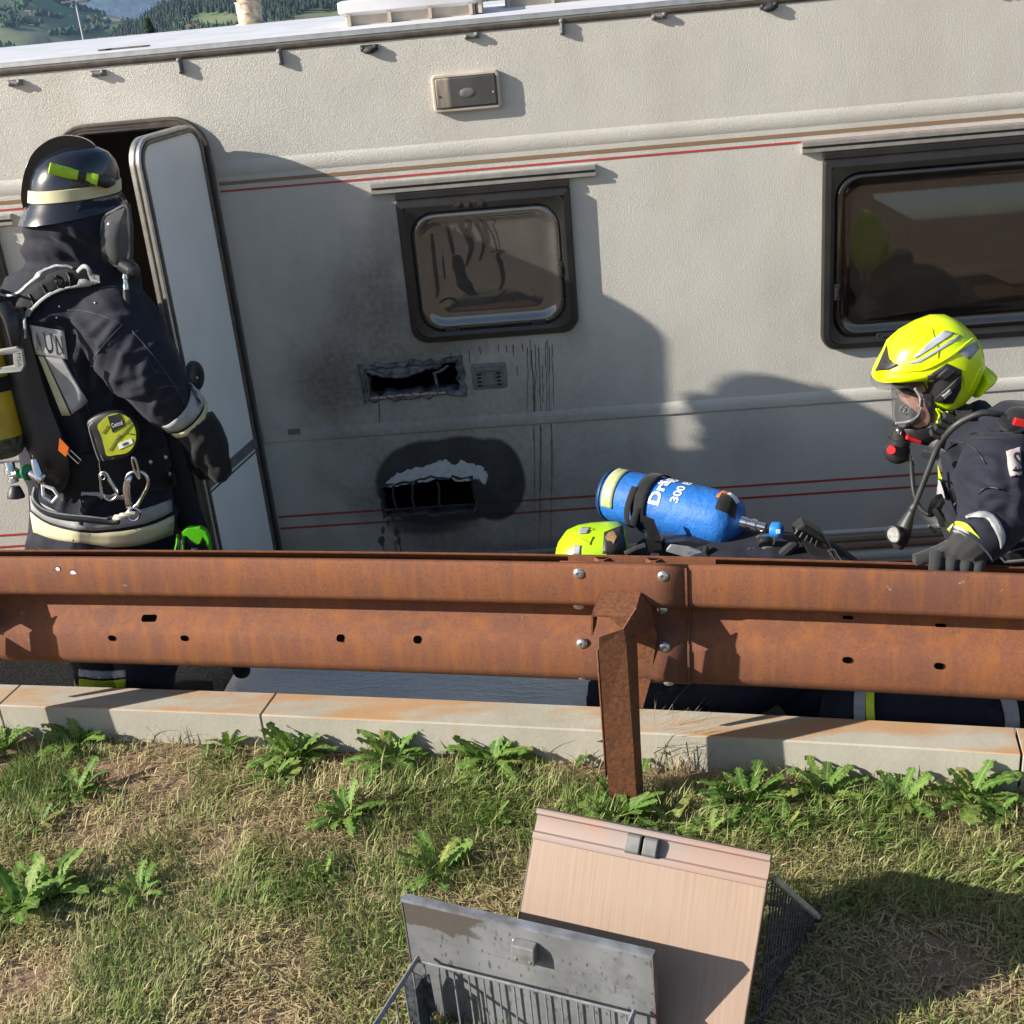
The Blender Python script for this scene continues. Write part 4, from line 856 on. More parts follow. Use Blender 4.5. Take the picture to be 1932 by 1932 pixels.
def ribbon(bv, line, width, name, mat, parent, off=.006, th=.004, n=6, nw=3, lift=0.):
    pts = [(p.x, p.y) for p in catmull([(x, y, 0) for x, y in line], n)]
    W_ = width if isinstance(width, (list, tuple)) else [width]*len(line); df = avgd(bv, pts); rows = [[] for _ in range(nw+1)]
    for i, (x, y) in enumerate(pts):
        a = pts[max(i-1, 0)]; b = pts[min(i+1, len(pts)-1)]; dx, dy = b[0]-a[0], b[1]-a[1]; L_ = sqrt(dx*dx+dy*dy)+1e-9
        t = i/(len(pts)-1)*(len(W_)-1); k = min(int(t), len(W_)-2); wd = W_[k]+(W_[k+1]-W_[k])*(t-k)
        for j in range(nw+1):
            s_ = (j/nw-.5)*wd; rows[j].append(cast(bv, x-dy/L_*s_, y+dx/L_*s_, off+lift*sin(pi*i/(len(pts)-1)), df))
    m_ = MB(); m_.grid(rows); return m_.build(name, MAT[mat] if isinstance(mat, str) else mat, parent, solid=th)
def letters(txt, bold=.0):
    cu = bpy.data.curves.new('lettering', 'FONT'); cu.body = txt; cu.offset = bold; cu.resolution_u = 3
    ob = bpy.data.objects.new('lettering', cu); COL.objects.link(ob); bpy.context.view_layer.update()
    me = bpy.data.meshes.new_from_object(ob.evaluated_get(bpy.context.evaluated_depsgraph_get())); bpy.data.objects.remove(ob)
    vs = [(v.co.x, v.co.y) for v in me.vertices]; fs = [tuple(p.vertices) for p in me.polygons]; bpy.data.meshes.remove(me)
    x0 = min(v[0] for v in vs); x1 = max(v[0] for v in vs); y0 = min(v[1] for v in vs); y1 = max(v[1] for v in vs)
    return [((x-x0)/(x1-x0), (y-y0)/(y1-y0)) for x, y in vs], fs
def print_text(txt, fn, name, mat, parent, bold=.0):
    vs, fs = letters(txt, bold); m_ = MB(); m_.add([fn(u, v) for u, v in vs], fs); return m_.build(name, MAT[mat] if isinstance(mat, str) else mat, parent, smooth=False)
def hring(px, py, rx, dep, Y, n=20, yaw=0., dx=0):
    c = at(px, py, Y); s_ = (c-CP).dot(D)/F; a = rx*s_; out = []
    for k in range(n):
        t = 2*pi*k/n; x, y = a*cos(t), dep*sin(t); out.append(c+V(x*cos(yaw)-y*sin(yaw), x*sin(yaw)+y*cos(yaw), 0))
    return out
def pxl(pts):                                  # (x, y, Y, r_px) -> path and radii
    P_ = []; R_ = []
    for x, y, Y, r in pts:
        p = at(x, y, Y); P_.append(p); R_.append(r*(p-CP).dot(D)/F)
    return P_, R_
def dense(P_, R_, n=5):
    q_ = catmull([(*p, ) for p in P_], n); rr = catmull([(r, 0, 0) for r in R_], n); return q_, [v.x for v in rr]
def limb(mb_, pts, n=4, seg=16, flat=1.): P_, R_ = pxl(pts); P_, R_ = dense(P_, R_, n); mb_.tube(P_, R_, seg, flat=flat); return P_, R_
def band(P_, R_, i0, i1, name, mat, parent, ex=.006, seg=18):
    m_ = MB(); sub = P_[i0:i1+1]; m_.tube(sub, [r+ex for r in R_[i0:i1+1]], seg); return m_.build(name, MAT[mat], parent)

# ---------------- firefighter at the door
YF = 3.72
ffa = thing('person', 'firefighter in dark jacket and black helmet standing at the open caravan door', 'person', at(215, 1330, YF)*1.0)
ffa.location.z = 0
mb = MB()
mb.loft([hring(*r[:3], r[3], YF, yaw=.35) for r in ((395, 400, 0, 0),)][:0] or [hring(150, 455, 78, .10, YF), hring(148, 490, 92, .115, YF), hring(132, 520, 122, .125, YF), hring(124, 550, 148, .14, YF), hring(124, 620, 158, .155, YF), hring(140, 720, 150, .155, YF), hring(165, 820, 136, .15, YF), hring(188, 900, 134, .152, YF), hring(192, 960, 138, .16, YF), hring(195, 1040, 143, .165, YF), hring(198, 1060, 120, .15, YF)])
mb.loft([hring(146, 372, 70, .09, YF), hring(144, 395, 90, .11, YF), hring(138, 425, 96, .118, YF), hring(140, 440, 90, .11, YF), hring(134, 462, 97, .12, YF), hring(140, 480, 88, .108, YF), hring(135, 515, 92, .11, YF), hring(130, 545, 80, .1, YF)])
aP, aR = limb(mb, [(205, 590, 3.68, 74), (240, 640, 3.61, 76), (281, 712, 3.56, 65), (316, 760, 3.56, 52), (346, 788, 3.57, 44), (366, 802, 3.58, 41)])
lP, lR = limb(mb, [(90, 580, 3.86, 70), (170, 700, 3.98, 66), (270, 790, 3.98, 55), (330, 835, 3.92, 46), (360, 850, 3.88, 40)])
legP, legR = limb(mb, [(150, 1030, 3.74, 80), (165, 1100, 3.74, 76), (185, 1180, 3.72, 66), (200, 1260, 3.72, 56), (206, 1300, 3.72, 52)])
leg2P, leg2R = limb(mb, [(240, 1030, 3.72, 80), (250, 1100, 3.7, 74), (265, 1180, 3.68, 62), (275, 1260, 3.68, 56), (280, 1300, 3.68, 52)])
body, bvA = bake_body(mb, 'body', MAT['navy'], ffa, .009, .020, 1, creases=[
    ([(140, 590), (152, 625), (148, 690)], .010, 9), ([(225, 605), (192, 655), (182, 735)], .013, 9), ([(262, 625), (226, 690), (214, 760)], .009, 8), ([(250, 600), (205, 600), (160, 640)], .008, 8), ([(318, 690), (276, 720), (240, 735)], .010, 8), ([(345, 735), (310, 760), (270, 770)], .010, 7), ([(330, 712), (300, 745), (285, 790)], .008, 7), ([(285, 660), (270, 700), (280, 745)], .007, 8),
    ([(56, 425), (105, 440), (140, 470), (150, 488)], .012, 9), ([(75, 405), (140, 430), (185, 480)], .012, 9), ([(52, 462), (95, 474), (125, 490)], .008, 8), ([(150, 415), (180, 450), (190, 490)], .009, 8),
    ([(155, 950), (205, 930), (260, 935)], .009, 8), ([(150, 965), (215, 962), (270, 945)], .008, 7), ([(65, 1015), (110, 1035), (165, 1040)], .009, 8), ([(100, 885), (120, 930), (110, 970)], .008, 8), ([(280, 820), (300, 870), (310, 930)], .009, 8)])
for px, Y in ((206, 3.72), (282, 3.68)):
    c = at(px, 1310, Y); m_ = MB(); pth = [V(c.x-.05, c.y-.02, .05), V(c.x+.02, c.y+.0, .06), V(c.x+.12, c.y+.05, .05), V(c.x+.2, c.y+.08, .04)]; m_.tube(pth, [.06, .068, .06, .04], 12, flat=.8); m_.tube([V(c.x, c.y, .05), V(c.x, c.y, .2)], [.07, .075], 12); m_.build('boot', MAT['rubber'], ffa)
band(legP, legR, 13, 14, 'leg_band', 'beigetape', ffa, .012); band(legP, legR, 14, 15, 'leg_band', 'limetape', ffa, .012)
# hem and sleeve tapes
def hband(rows, name, mat, parent):
    m_ = MB(); m_.loft([hring(*r) for r in rows], caps=False); return m_.build(name, MAT[mat], parent)
def drapeband(bv, top, bot, name, mat, parent, n=26, nv=3, off=.005):
    t_ = [(p.x, p.y) for p in catmull([(x, y, 0) for x, y in top], 8)]; b_ = [(p.x, p.y) for p in catmull([(x, y, 0) for x, y in bot], 8)]
    df = avgd(bv, t_+b_); pick = lambda L_, u: L_[min(int(u*(len(L_)-1)+.5), len(L_)-1)]
    m_ = MB(); m_.grid([[cast(bv, pick(t_, i/n)[0]*(1-j/nv)+pick(b_, i/n)[0]*j/nv, pick(t_, i/n)[1]*(1-j/nv)+pick(b_, i/n)[1]*j/nv, off, df) for i in range(n+1)] for j in range(nv+1)])
    return m_.build(name, MAT[mat], parent, solid=.003)
drapeband(bvA, [(58, 935), (90, 955), (150, 980), (215, 972), (270, 960), (322, 942)], [(60, 962), (95, 985), (160, 1000), (220, 997), (280, 985), (325, 965)], 'hem_tape', 'refl', ffa)
drapeband(bvA, [(58, 966), (95, 990), (160, 1005), (220, 1003), (280, 992), (328, 972)], [(64, 1004), (105, 1018), (160, 1025), (215, 1032), (270, 1027), (326, 1008)], 'hem_tape', 'beigetape', ffa)
def cuff(k0, k1, name, mat, ex): band(aP, aR, k0, k1, name, mat, ffa, ex)
drapeband(bvA, [(356, 722), (358, 752), (344, 778), (320, 799), (306, 804)], [(378, 738), (381, 768), (365, 793), (340, 811), (317, 815)], 'cuff_tape', 'refl', ffa, off=.006)
drapeband(bvA, [(380, 742), (384, 772), (367, 797), (345, 814), (324, 818)], [(391, 758), (390, 788), (369, 815), (350, 823), (334, 825)], 'cuff_tape', 'beigetape', ffa, off=.006)
# name patch with lettering
pq = [(56, 612), (121, 624), (128, 678), (68, 668)]
patch(bvA, pq, 'name_patch', M('silver_tape', (.56, .55, .53), (.45, .44, .43), 12, .45), ffa, off=.006)
dfp = avgd(bvA, [bil(pq, .5, .5)])
print_text('A', lambda u, v: cast(bvA, *bil(pq, .10+.17*u, .86-.66*v), .0115, dfp), 'patch_letter', 'rubber', ffa, .01)
print_text('U', lambda u, v: cast(bvA, *bil(pq, .38+.24*u, .88-.72*v), .0115, dfp), 'patch_letter', 'blackplastic', ffa, .012)
print_text('N', lambda u, v: cast(bvA, *bil(pq, .72+.2*u, .86-.66*v), .0115, dfp), 'patch_letter', 'blackplastic', ffa, .012)
patch(bvA, [(86, 672), (120, 677), (166, 757), (137, 781)], 'side_tape', 'refl', ffa, off=.007)
patch(bvA, [(73, 671), (84, 673), (134, 783), (117, 783)], 'side_tape', 'beigetape', ffa, off=.007)
drapeband(bvA, [(150, 1262), (195, 1266), (238, 1264)], [(150, 1276), (195, 1280), (238, 1277)], 'leg_band', 'refl', ffa, off=.006)
drapeband(bvA, [(150, 1280), (195, 1284), (238, 1281)], [(150, 1296), (195, 1300), (238, 1297)], 'leg_band', 'limetape', ffa, off=.006)
MAT['seam'] = M('grey_blue_seam', (.035, .04, .055), sc=40, rough=.7)
for ln in ([(128, 585), (165, 588), (205, 600), (232, 612)], [(232, 612), (205, 640), (180, 672), (170, 700)], [(250, 625), (290, 672), (325, 722), (350, 765)], [(140, 690), (150, 730), (170, 780)], [(60, 900), (75, 920), (100, 940)], [(150, 940), (156, 955), (166, 972)], [(285, 690), (300, 705), (322, 700)], [(296, 735), (318, 728), (345, 735)]): ribbon(bvA, ln, 1.6, 'seam', 'seam', ffa, off=.003, nw=1, th=.002)
# belt, leather, rivets
ribbon(bvA, [(110, 905), (180, 893), (250, 892), (325, 880)], 78, 'waist_belt', 'black_fab', ffa, off=.010)
for a, b in (((155, 930), (193, 934)), ((197, 935), (238, 936))): ribbon(bvA, [a, ((a[0]+b[0])/2, (a[1]+b[1])/2), b], 7, 'belt_mark', 'refl', ffa, off=.014)
for x, y in ((280, 873), (308, 864), (316, 893)):
    c = cast(bvA, x, y, .012); m_ = MB(); m_.ball(c, (.008, .005, .008), 10, 6); m_.build('rivet', MAT['zinc'], ffa)
# round black door catch on the outer face of the door
def ondoor(x, y, off=0.):
    P0 = V(H.x, H.y, 0)+DN*(.018+off); v = ray(x, y); return CP+v*float((P0-CP).dot(DN)/v.dot(DN))
oc = [ondoor(363+15*cos(a), 711+31*sin(a)) for a in np.linspace(0, 2*pi, 19).tolist()[:-1]]
m_ = MB(); m_.inflate(oc, ondoor(363, 711), DN*.03, 5, 2.6); dcch = m_.build('door_catch', MAT['blackplastic'], door)
m_ = MB(); m_.ball(ondoor(371, 713, .03), (.006, .006, .006), 10, 6); m_.build('catch_pin', MAT['zinc'], caravan)
# gloves: palm plus five separate digits
def glove(parent, palm, fingers, thumb, mat='glove', vox=.006):
    m_ = MB()
    for pts in [palm]+fingers+[thumb]: limb(m_, pts, 4, 12)
    return bake_body(m_, 'glove', MAT[mat], parent, vox, .0015, 5, 4, 30.)
g_, _ = glove(ffa, [(366, 798, 3.58, 42), (385, 825, 3.58, 40), (400, 850, 3.57, 34), (406, 868, 3.57, 26)],
              [[(386, 855, 3.57, 13), (388, 875, 3.56, 12), (396, 890, 3.56, 11), (404, 896, 3.57, 9)], [(398, 862, 3.56, 13), (402, 885, 3.55, 12), (410, 900, 3.55, 11), (416, 904, 3.57, 9)], [(410, 862, 3.56, 13), (415, 885, 3.55, 12), (420, 898, 3.56, 11), (421, 902, 3.58, 9)], [(420, 858, 3.57, 12), (426, 878, 3.57, 11), (428, 890, 3.58, 10), (426, 896, 3.6, 8)]],
              [(388, 822, 3.54, 16), (374, 845, 3.53, 14), (372, 865, 3.54, 12), (378, 878, 3.55, 10)], 'black_fab')
g2, _ = glove(ffa, [(352, 846, 3.88, 40), (372, 862, 3.86, 36), (388, 872, 3.85, 28)],
              [[(388, 862, 3.85, 12), (404, 868, 3.84, 11), (412, 880, 3.84, 9)], [(386, 872, 3.84, 12), (400, 882, 3.83, 11), (405, 892, 3.84, 9)], [(380, 880, 3.84, 12), (392, 892, 3.83, 10), (394, 900, 3.84, 9)], [(372, 884, 3.85, 11), (380, 896, 3.84, 9), (382, 902, 3.85, 8)]], [(372, 848, 3.84, 14), (392, 846, 3.82, 12), (402, 852, 3.82, 9)], 'black_fab')
# helmet
hy = .32; hu = V(cos(hy), sin(hy), 0); hv = V(-sin(hy), cos(hy), 0)
def hel(py, a, b, fwd=0., px=141, tilt=0.):
    c = at(px, py, YF)+hu*fwd; return [c+hu*a*cos(2*pi*k/28)+hv*b*sin(2*pi*k/28)+V(0, 0, tilt*cos(2*pi*k/28)) for k in range(28)]
mb = MB(); mb.loft([hel(277, .004, .004), hel(278, .034, .03), hel(283, .068, .058), hel(293, .096, .083), hel(309, .117, .101), hel(330, .129, .112), hel(350, .133, .116), hel(375, .134, .117)], caps=True)
helm = mb.build('helmet', MAT['helmblack'], ffa, sharp=60)
mb = MB(); mb.loft([hel(372, .136, .119), hel(380, .141, .124, -.002), hel(390, .150, .133, -.003, tilt=.004), hel(399, .161, .143, -.004, tilt=.010), hel(402, .163, .145, -.004, tilt=.012), hel(402, .158, .140, -.004, tilt=.012), hel(388, .135, .12, tilt=.006)], caps=False); mb.build('brim', MAT['helmblack'], helm, sharp=50)
mb = MB(); mb.loft([hel(347, .1325, .1155), hel(348, .1355, .1185), hel(369, .1375, .1205), hel(370, .134, .117)], caps=False); mb.build('reflective_band', MAT['beigetape'], helm)
slh = tan(hy); Xc = at(141, 330, YF).x; Yo = YF-slh*Xc
cr = [(44, 392), (40, 372), (42, 345), (49, 315), (64, 286), (88, 266), (115, 256), (145, 257), (168, 265), (184, 280), (196, 300)]; ci = [(188, 304), (168, 290), (140, 285), (110, 291), (86, 306), (68, 330), (60, 358), (58, 385)]
pc = [(p.x, p.y) for p in catmull([(x, y, 0) for x, y in cr], 4)]+[(p.x, p.y) for p in catmull([(x, y, 0) for x, y in ci], 4)]
mb = MB(); mb.prism([at(x, y, Yo, slh)-hv*.013 for x, y in pc], hv*.026); mb.build('crest', MAT['helmblack'], helm, bevel=.004, sharp=40)
for x, y in ((72, 399-52), (70, 398), (98, 455)):
    pass
mb = MB(); tdv = -hv*.122; A_ = at(97, 308, Yo, slh)+tdv; B_ = at(182, 330, Yo, slh)+tdv
mb.lathe(A_, B_, [(0, .014), (.002, .0165), (.008, .0165), (.009, .0155)]+[(.012+.006*k, .0155+.0008*(k % 2)) for k in range(9)]+[(.07, .0145), (.11, .0145), (.118, .017), (.134, .0175), (.136, .012)], 14); torch = mb.build('helmet_torch', MAT['torchlime'], helm, sharp=30)
mb = MB(); mb.lathe(A_+(B_-A_)*.62, B_, [(0, .0165), (.022, .0165)], 14); tx = (B_-A_).normalized(); mb.box(A_+(B_-A_)*.86+V(0, 0, -.012)-hv*.002, (.03, .02, .014), tx.to_track_quat('X', 'Z').to_matrix()); mb.box(A_+(B_-A_)*.70+V(0, 0, -.006)+hv*.02, (.05, .05, .03), tx.to_track_quat('X', 'Z').to_matrix()); mb.build('torch_clip', MAT['blackplastic'], helm)
mb = MB(); mb.tube([B_+tx*.004, B_+tx*.03+hv*.012, B_+tx*.045+hv*.05], [.016, .018, .012], 10); mb.build('torch_bracket', MAT['blackplastic'], helm)
# breathing mask
vo = [(196, 410), (215, 398), (238, 388), (243, 420), (244, 460), (243, 484), (236, 499), (220, 502), (206, 490), (196, 465), (192, 435)]
mk = [(180, 400), (215, 385), (244, 384), (250, 430), (250, 480), (248, 505), (235, 515), (205, 512), (185, 490), (175, 440)]
mb = MB(); mb.inflate([at(x, y, 3.70) for x, y in mk], at(212, 450, 3.70), V(.01, -.085, 0), 6); mask = mb.build('mask', MAT['rubber'], ffa)
mb = MB(); mb.inflate([at(x, y, 3.635) for x, y in vo], at(218, 448, 3.635), V(.008, -.042, 0), 6, back=False); mb.build('visor', MAT['visor'], mask)
mb = MB(); pv = [at(x, y, 3.628) for x, y in catmull([(x, y, 0) for x, y in vo], 3, True) and [(p.x, p.y) for p in catmull([(x, y, 0) for x, y in vo], 3, True)]]; mb.tube(pv, .004, 6, loop=True); mb.build('visor_rim', MAT['vent'], mask)
mb = MB(); c = at(249, 510, 3.62); mb.ball(c, (.024, .024, .026)); mb.lathe(c+V(-.03, .01, .02), c+V(.01, 0, -.005), [(0, .022), (.03, .026), (.034, .02)], 14); mb.lathe(c+V(.012, -.016, 0), c+V(.02, -.04, 0), [(0, .014), (.012, .014), (.014, .01)], 14); mb.build('regulator', MAT['blackplastic'], mask)
mb = MB(); mb.lathe(at(236, 517, 3.59), at(238, 548, 3.585), [(0, .007), (.012, .009), (.014, .007), (.03, .007), (.034, .009), (.046, .009)], 10); mb.build('hose_coupling', MAT['steel'], mask)
P_, R_ = pxl([(238, 546, 3.585, 6), (240, 575, 3.58, 7), (244, 610, 3.57, 8), (262, 650, 3.58, 8)]); P_, R_ = dense(P_, R_); mb = MB(); mb.tube(P_, R_, 10); mb.build('air_hose', MAT['rubber'], mask)
# pale specks on the jacket
for x, y in ((112, 578), (180, 572), (107, 600)):
    c = cast(bvA, x, y, .004); m_ = MB(); m_.ball(c, (.003, .003, .003), 8, 5); m_.build('foam_speck', MAT['white'], ffa)

# breathing apparatus worn by him (yellow cylinder)
ba = thing('breathing_apparatus', 'scuffed yellow air cylinder in a black harness on the back of the standing firefighter', 'breathing gear', at(5, 870, 3.5))
A_ = at(4, 858, 3.52); B_ = at(-52, 600, 3.58); ax = (B_-A_).normalized()
mb = MB(); mb.lathe(A_, B_, [(.05, .078), (.051, .0775), (.06, .0775), (.44, .0775), (.48, .07), (.51, .05), (.53, .02)], 26); cyl = mb.build('cylinder', MAT['cylyellow'], ba)
mb = MB(); mb.lathe(A_, B_, [(-.012, .02), (-.008, .045), (.0, .06), (.02, .074), (.05, .080), (.056, .080), (.058, .078)], 24); mb.build('rubber_boot', M('scuffed_black_boot', (.012, .012, .010), (.09, .085, .06), 55, .7, bsc=60, bst=.5), ba)
vx = at(20, 880, 3.52); mb = MB()
mb.lathe(at(17, 872, 3.52), at(27, 918, 3.50), [(0, .016), (.02, .016), (.021, .021), (.036, .021), (.038, .013), (.052, .013), (.054, .017), (.064, .017), (.066, .012)], 14)
mb.lathe(at(22, 897, 3.51), at(52, 890, 3.47), [(0, .013), (.02, .013), (.022, .016), (.045, .015)], 12); mb.build('valve', MAT['steel'], ba, sharp=35)
mb = MB(); mb.lathe(at(28, 917, 3.50), at(31, 945, 3.49), [(0, .014), (.006, .018), (.03, .027), (.038, .026), (.041, .012)], 14); mb.build('valve_knob', MAT['rubber'], ba, sharp=40)
mb = MB(); mb.lathe(at(49, 892, 3.475), at(58, 890, 3.465), [(0, .016), (.003, .025), (.013, .026), (.016, .018)], 12); mb.build('coupling_ring', MAT['green'], ba, sharp=40)
mb = MB(); mb.lathe(at(58, 892, 3.47), at(92, 908, 3.46), [(0, .016), (.02, .02), (.045, .02), (.05, .015)], 12); mb.lathe(at(64, 866, 3.47), at(76, 905, 3.46), [(0, .009), (.02, .013), (.05, .015), (.06, .017)], 10); mb.build('pressure_reducer', MAT['steel'], ba, sharp=35)
mb = MB(); P_, R_ = pxl([(20, 580, 3.56, 26), (36, 660, 3.555, 30), (60, 760, 3.55, 36), (88, 840, 3.54, 38), (100, 890, 3.54, 34), (92, 925, 3.55, 22)]); P_, R_ = dense(P_, R_); mb.tube(P_, R_, 10, flat=.45); mb.build('back_plate', MAT['blackplastic'], ba)
mb = MB(); P_, R_ = pxl([(5, 575, 3.52, 16), (22, 600, 3.50, 17), (30, 640, 3.49, 13), (34, 670, 3.49, 9)]); P_, R_ = dense(P_, R_); mb.tube(P_, R_, 10, flat=.6); mb.build('shoulder_pad', MAT['blackplastic'], ba)
st_ = [(44, 592), (58, 570), (88, 543), (120, 527), (150, 521), (186, 523)]
ribbon(bvA, st_, [34, 34, 34, 33, 32, 22], 'shoulder_strap', 'black_fab', ba, off=.016)
ribbon(bvA, [(56, 600), (66, 582), (94, 558), (122, 543), (152, 535), (186, 531)], 6, 'strap_edge', 'refl', ba, off=.022)
ribbon(bvA, [(-8, 545), (12, 560), (40, 553), (70, 525), (100, 506), (125, 501), (140, 506)], 5, 'strap_edge', 'refl', ba, off=.022)
ribbon(bvA, [(50, 638), (50, 610), (53, 592), (60, 583)], 5, 'strap_edge', 'refl', ba, off=.022)
for (x, y, x2, y2) in ((58, 556, 70, 582), (82, 536, 94, 561), (106, 523, 116, 548), (128, 514, 136, 540)): ribbon(bvA, [(x, y), ((x+x2)/2, (y+y2)/2), (x2, y2)], 2.2, 'strap_seam', 'rubber', ba, off=.021)
P_, R_ = pxl([(147, 512, 3.56, 4.5), (157, 503, 3.53, 5), (166, 506, 3.52, 5), (171, 520, 3.53, 5), (176, 532, 3.55, 5)]); P_, R_ = dense(P_, R_); mb = MB(); mb.tube(P_, [.0045]*len(P_), 8, flat=1.5); mb.build('strap_loop', MAT['refl'], ba)
mb = MB(); q_ = [at(x, y, 3.525) for x, y in ((165, 516), (186, 520), (188, 534), (170, 530))]; mb.prism(q_, V(0, .006, 0)); mb.build('strap_tab', MAT['refl'], ba, smooth=False)
tq = [(168, 517), (184, 520), (186, 531), (171, 528)]; print_text('VL', lambda u, v: at(*bil(tq, .2+.6*u, .85-.7*v), 3.5235), 'tab_letters', 'blackplastic', ba)
# buckle with its strap round the cylinder
mb = MB(); bo = [(-14, 664), (30, 655), (42, 661), (46, 690), (40, 701), (-10, 706)]; bi = [(-8, 672), (24, 668), (26, 690), (-6, 694)]
bl = [[at(x, y, 3.425+(46-x)*-.0001) for x, y in bo]]+[[at(x, y, 3.425) for x, y in bi]]
t_ = tessellate_polygon(bl); vs = [p for l_ in bl for p in l_]; mb.add(vs, [tuple(x) for x in t_]); mb.build('buckle', M('grey_buckle', (.36, .37, .33), (.28, .29, .26), 30, .45), ba, solid=.012, smooth=False, bevel=.002)
bq = [(29, 663), (42, 663), (44, 696), (31, 696)]; print_text('MSA', lambda u, v: at(*bil(bq, .2+.6*v, .1+.8*u), 3.412), 'buckle_letters', 'blackplastic', ba)
mb = MB(); ctr = lambda t: A_+ax*t; u_ = ax.orthogonal().normalized(); w_ = ax.cross(u_); mb.loft([[ctr(t)+(u_*cos(2*pi*k/24)+w_*sin(2*pi*k/24))*.0805 for k in range(24)] for t in (.20, .245)], caps=False); mb.build('cylinder_strap', MAT['black_fab'], ba)
mb = MB(); mb.prism([at(x, y, 3.50) for x, y in ((112, 826), (130, 845), (124, 862), (110, 850))], V(0, .004, 0)); mb.build('orange_tag', MAT['orange'], ba, smooth=False)
P_ = [at(x, y, 3.495) for x, y in ((133, 849), (153, 868), (148, 875), (128, 856))]; mb = MB(); mb.tube(P_, .0018, 6, loop=True); mb.build('tag_frame', MAT['refl'], ba)
P_, R_ = pxl([(68, 920, 3.5, 6), (66, 945, 3.48, 6.5), (85, 965, 3.47, 6.5), (120, 975, 3.47, 7), (170, 980, 3.48, 7), (205, 984, 3.49, 7), (224, 983, 3.49, 6.5)]); P_, R_ = dense(P_, R_); mb = MB(); mb.tube(P_, R_, 10); mb.build('air_line', MAT['rubber'], ba)
P_ = [p+V(0, -.006, .012) for p in P_]; mb = MB(); mb.tube(P_[3:-5], .003, 6); mb.build('air_line_trim', MAT['refl'], ba)
mb = MB(); P_ = [at(x, y, 3.49) for x, y in ((80, 915), (100, 922), (110, 935), (98, 948), (82, 938))]; mb.tube(P_, .006, 8, loop=True); mb.build('plastic_clip', MAT['white'], ba)

# fall arrest reel and carabiners on the belt
reel = thing('retractable_reel', 'lime labelled round reel hanging at the waist of the standing firefighter', 'reel', at(210, 855, 3.5))
ro = [(165, 795), (180, 783), (205, 775), (230, 776), (252, 790), (262, 815), (260, 840), (245, 858), (220, 866), (192, 866), (183, 850), (176, 825), (168, 808)]
ro = [(p.x, p.y) for p in catmull([(x, y, 0) for x, y in ro], 3, True)]
c = at(215, 822, 3.50); mb = MB(); mb.inflate([at(x, y, 3.50) for x, y in ro], c, V(0, -.022, 0), 6, 3.2); mb.build('reel_body', MAT['blackplastic'], reel)
li = [(188, 797), (205, 784), (228, 781), (247, 793), (256, 815), (254, 838), (240, 854), (220, 858), (202, 860), (197, 846), (192, 826), (184, 806)]
lq = [at(x, y, 3.4755) for x, y in [(p.x, p.y) for p in catmull([(x, y, 0) for x, y in li], 3, True)]]; mb = MB(); mb.prism(lq, V(0, .004, 0)); mb.build('reel_label', M('lime_label', (.40, .44, .02), (.32, .36, .02), 30, .5), reel, smooth=False)
def decal(pts, Y, name, mat, parent): m_ = MB(); m_.prism([at(x, y, Y) for x, y in pts], V(0, .0015, 0)); return m_.build(name, MAT[mat], parent, smooth=False)
decal([(203, 786), (226, 780), (236, 803), (212, 816)], 3.4735, 'label_panel', 'blackplastic', reel)
wq = [(208, 798), (230, 791), (233, 801), (211, 808)]; print_text('Control', lambda u, v: at(*bil(wq, .05+.9*u, .95-.8*v), 3.4722), 'panel_letters', 'white', reel)
decal([(222, 838), (248, 828), (251, 836), (225, 848)], 3.4735, 'barcode_sticker', 'white', reel)
mb = MB()
for k in range(7):
    t = k/7; x = 230+11*t; y = 837-4.5*t; mb.prism([at(x, y, 3.4722), at(x+.8, y-.3, 3.4722), at(x+2, y+4.7, 3.4722), at(x+1.2, y+5, 3.4722)], V(0, .0005, 0))
mb.build('barcode', MAT['blackplastic'], reel, smooth=False, kind='stuff')
for a, b in (((193, 818), (203, 803)), ((206, 850), (225, 820)), ((222, 830), (250, 797)), ((240, 818), (255, 820)), ((236, 800), (246, 789))): mb = MB(); mb.tube([at(*a, 3.4735), at(*b, 3.4735)], .0012, 5); mb.build('label_line', MAT['blackplastic'], reel)
mb = MB(); P_ = [at(x, y, 3.485) for x, y in catmull([(172, 800, 0), (169, 808, 0), (174, 822, 0), (184, 858, 0), (188, 868, 0)], 4) and [(p.x, p.y) for p in catmull([(176, 797, 0), (169, 806, 0), (172, 822, 0), (184, 860, 0), (189, 870, 0)], 4)]]; mb.tube(P_, .0035, 8); mb.tube([p+V(.012, 0, 0) for p in P_], .0028, 8); mb.build('reel_clip', MAT['vent'], reel)
P_ = [at(x, y, 3.48) for x, y in ((187, 868), (188, 880), (190, 893))]; mb = MB(); mb.tube(P_, .0018, 6); mb.build('wire_cable', MAT['steel'], reel)
def carab(px, name, label, r, parent_cat='carabiner', Y=3.475):
    P_ = [at(p.x, p.y, Y) for p in catmull([(x, y, 0) for x, y in px], 4, True)]; t_ = thing(name, label, 'carabiner', P_[0]); m_ = MB(); rr = [r*(1.0) for _ in P_]; m_.tube(P_, rr, 10, loop=True); m_.build('frame', MAT['steel'], t_); return t_, P_
c1, P_ = carab([(192, 892), (199, 891), (206, 902), (214, 915), (222, 928), (219, 938), (208, 944), (197, 938), (191, 925), (190, 908), (188, 898)], 'carabiner', 'small polished carabiner hanging from the reel cable', .0042)
mb = MB(); mb.tube([at(204, 903, 3.472), at(221, 929, 3.472)], .0052, 10); mb.build('gate', MAT['steel'], c1)
mb = MB(); P_ = [at(194+4.5*cos(a), 900+5*sin(a), 3.472) for a in np.linspace(0, 2*pi, 13)[:-1]]; mb.tube(P_, .002, 6, loop=True); mb.build('eyelet', MAT['steel'], c1)
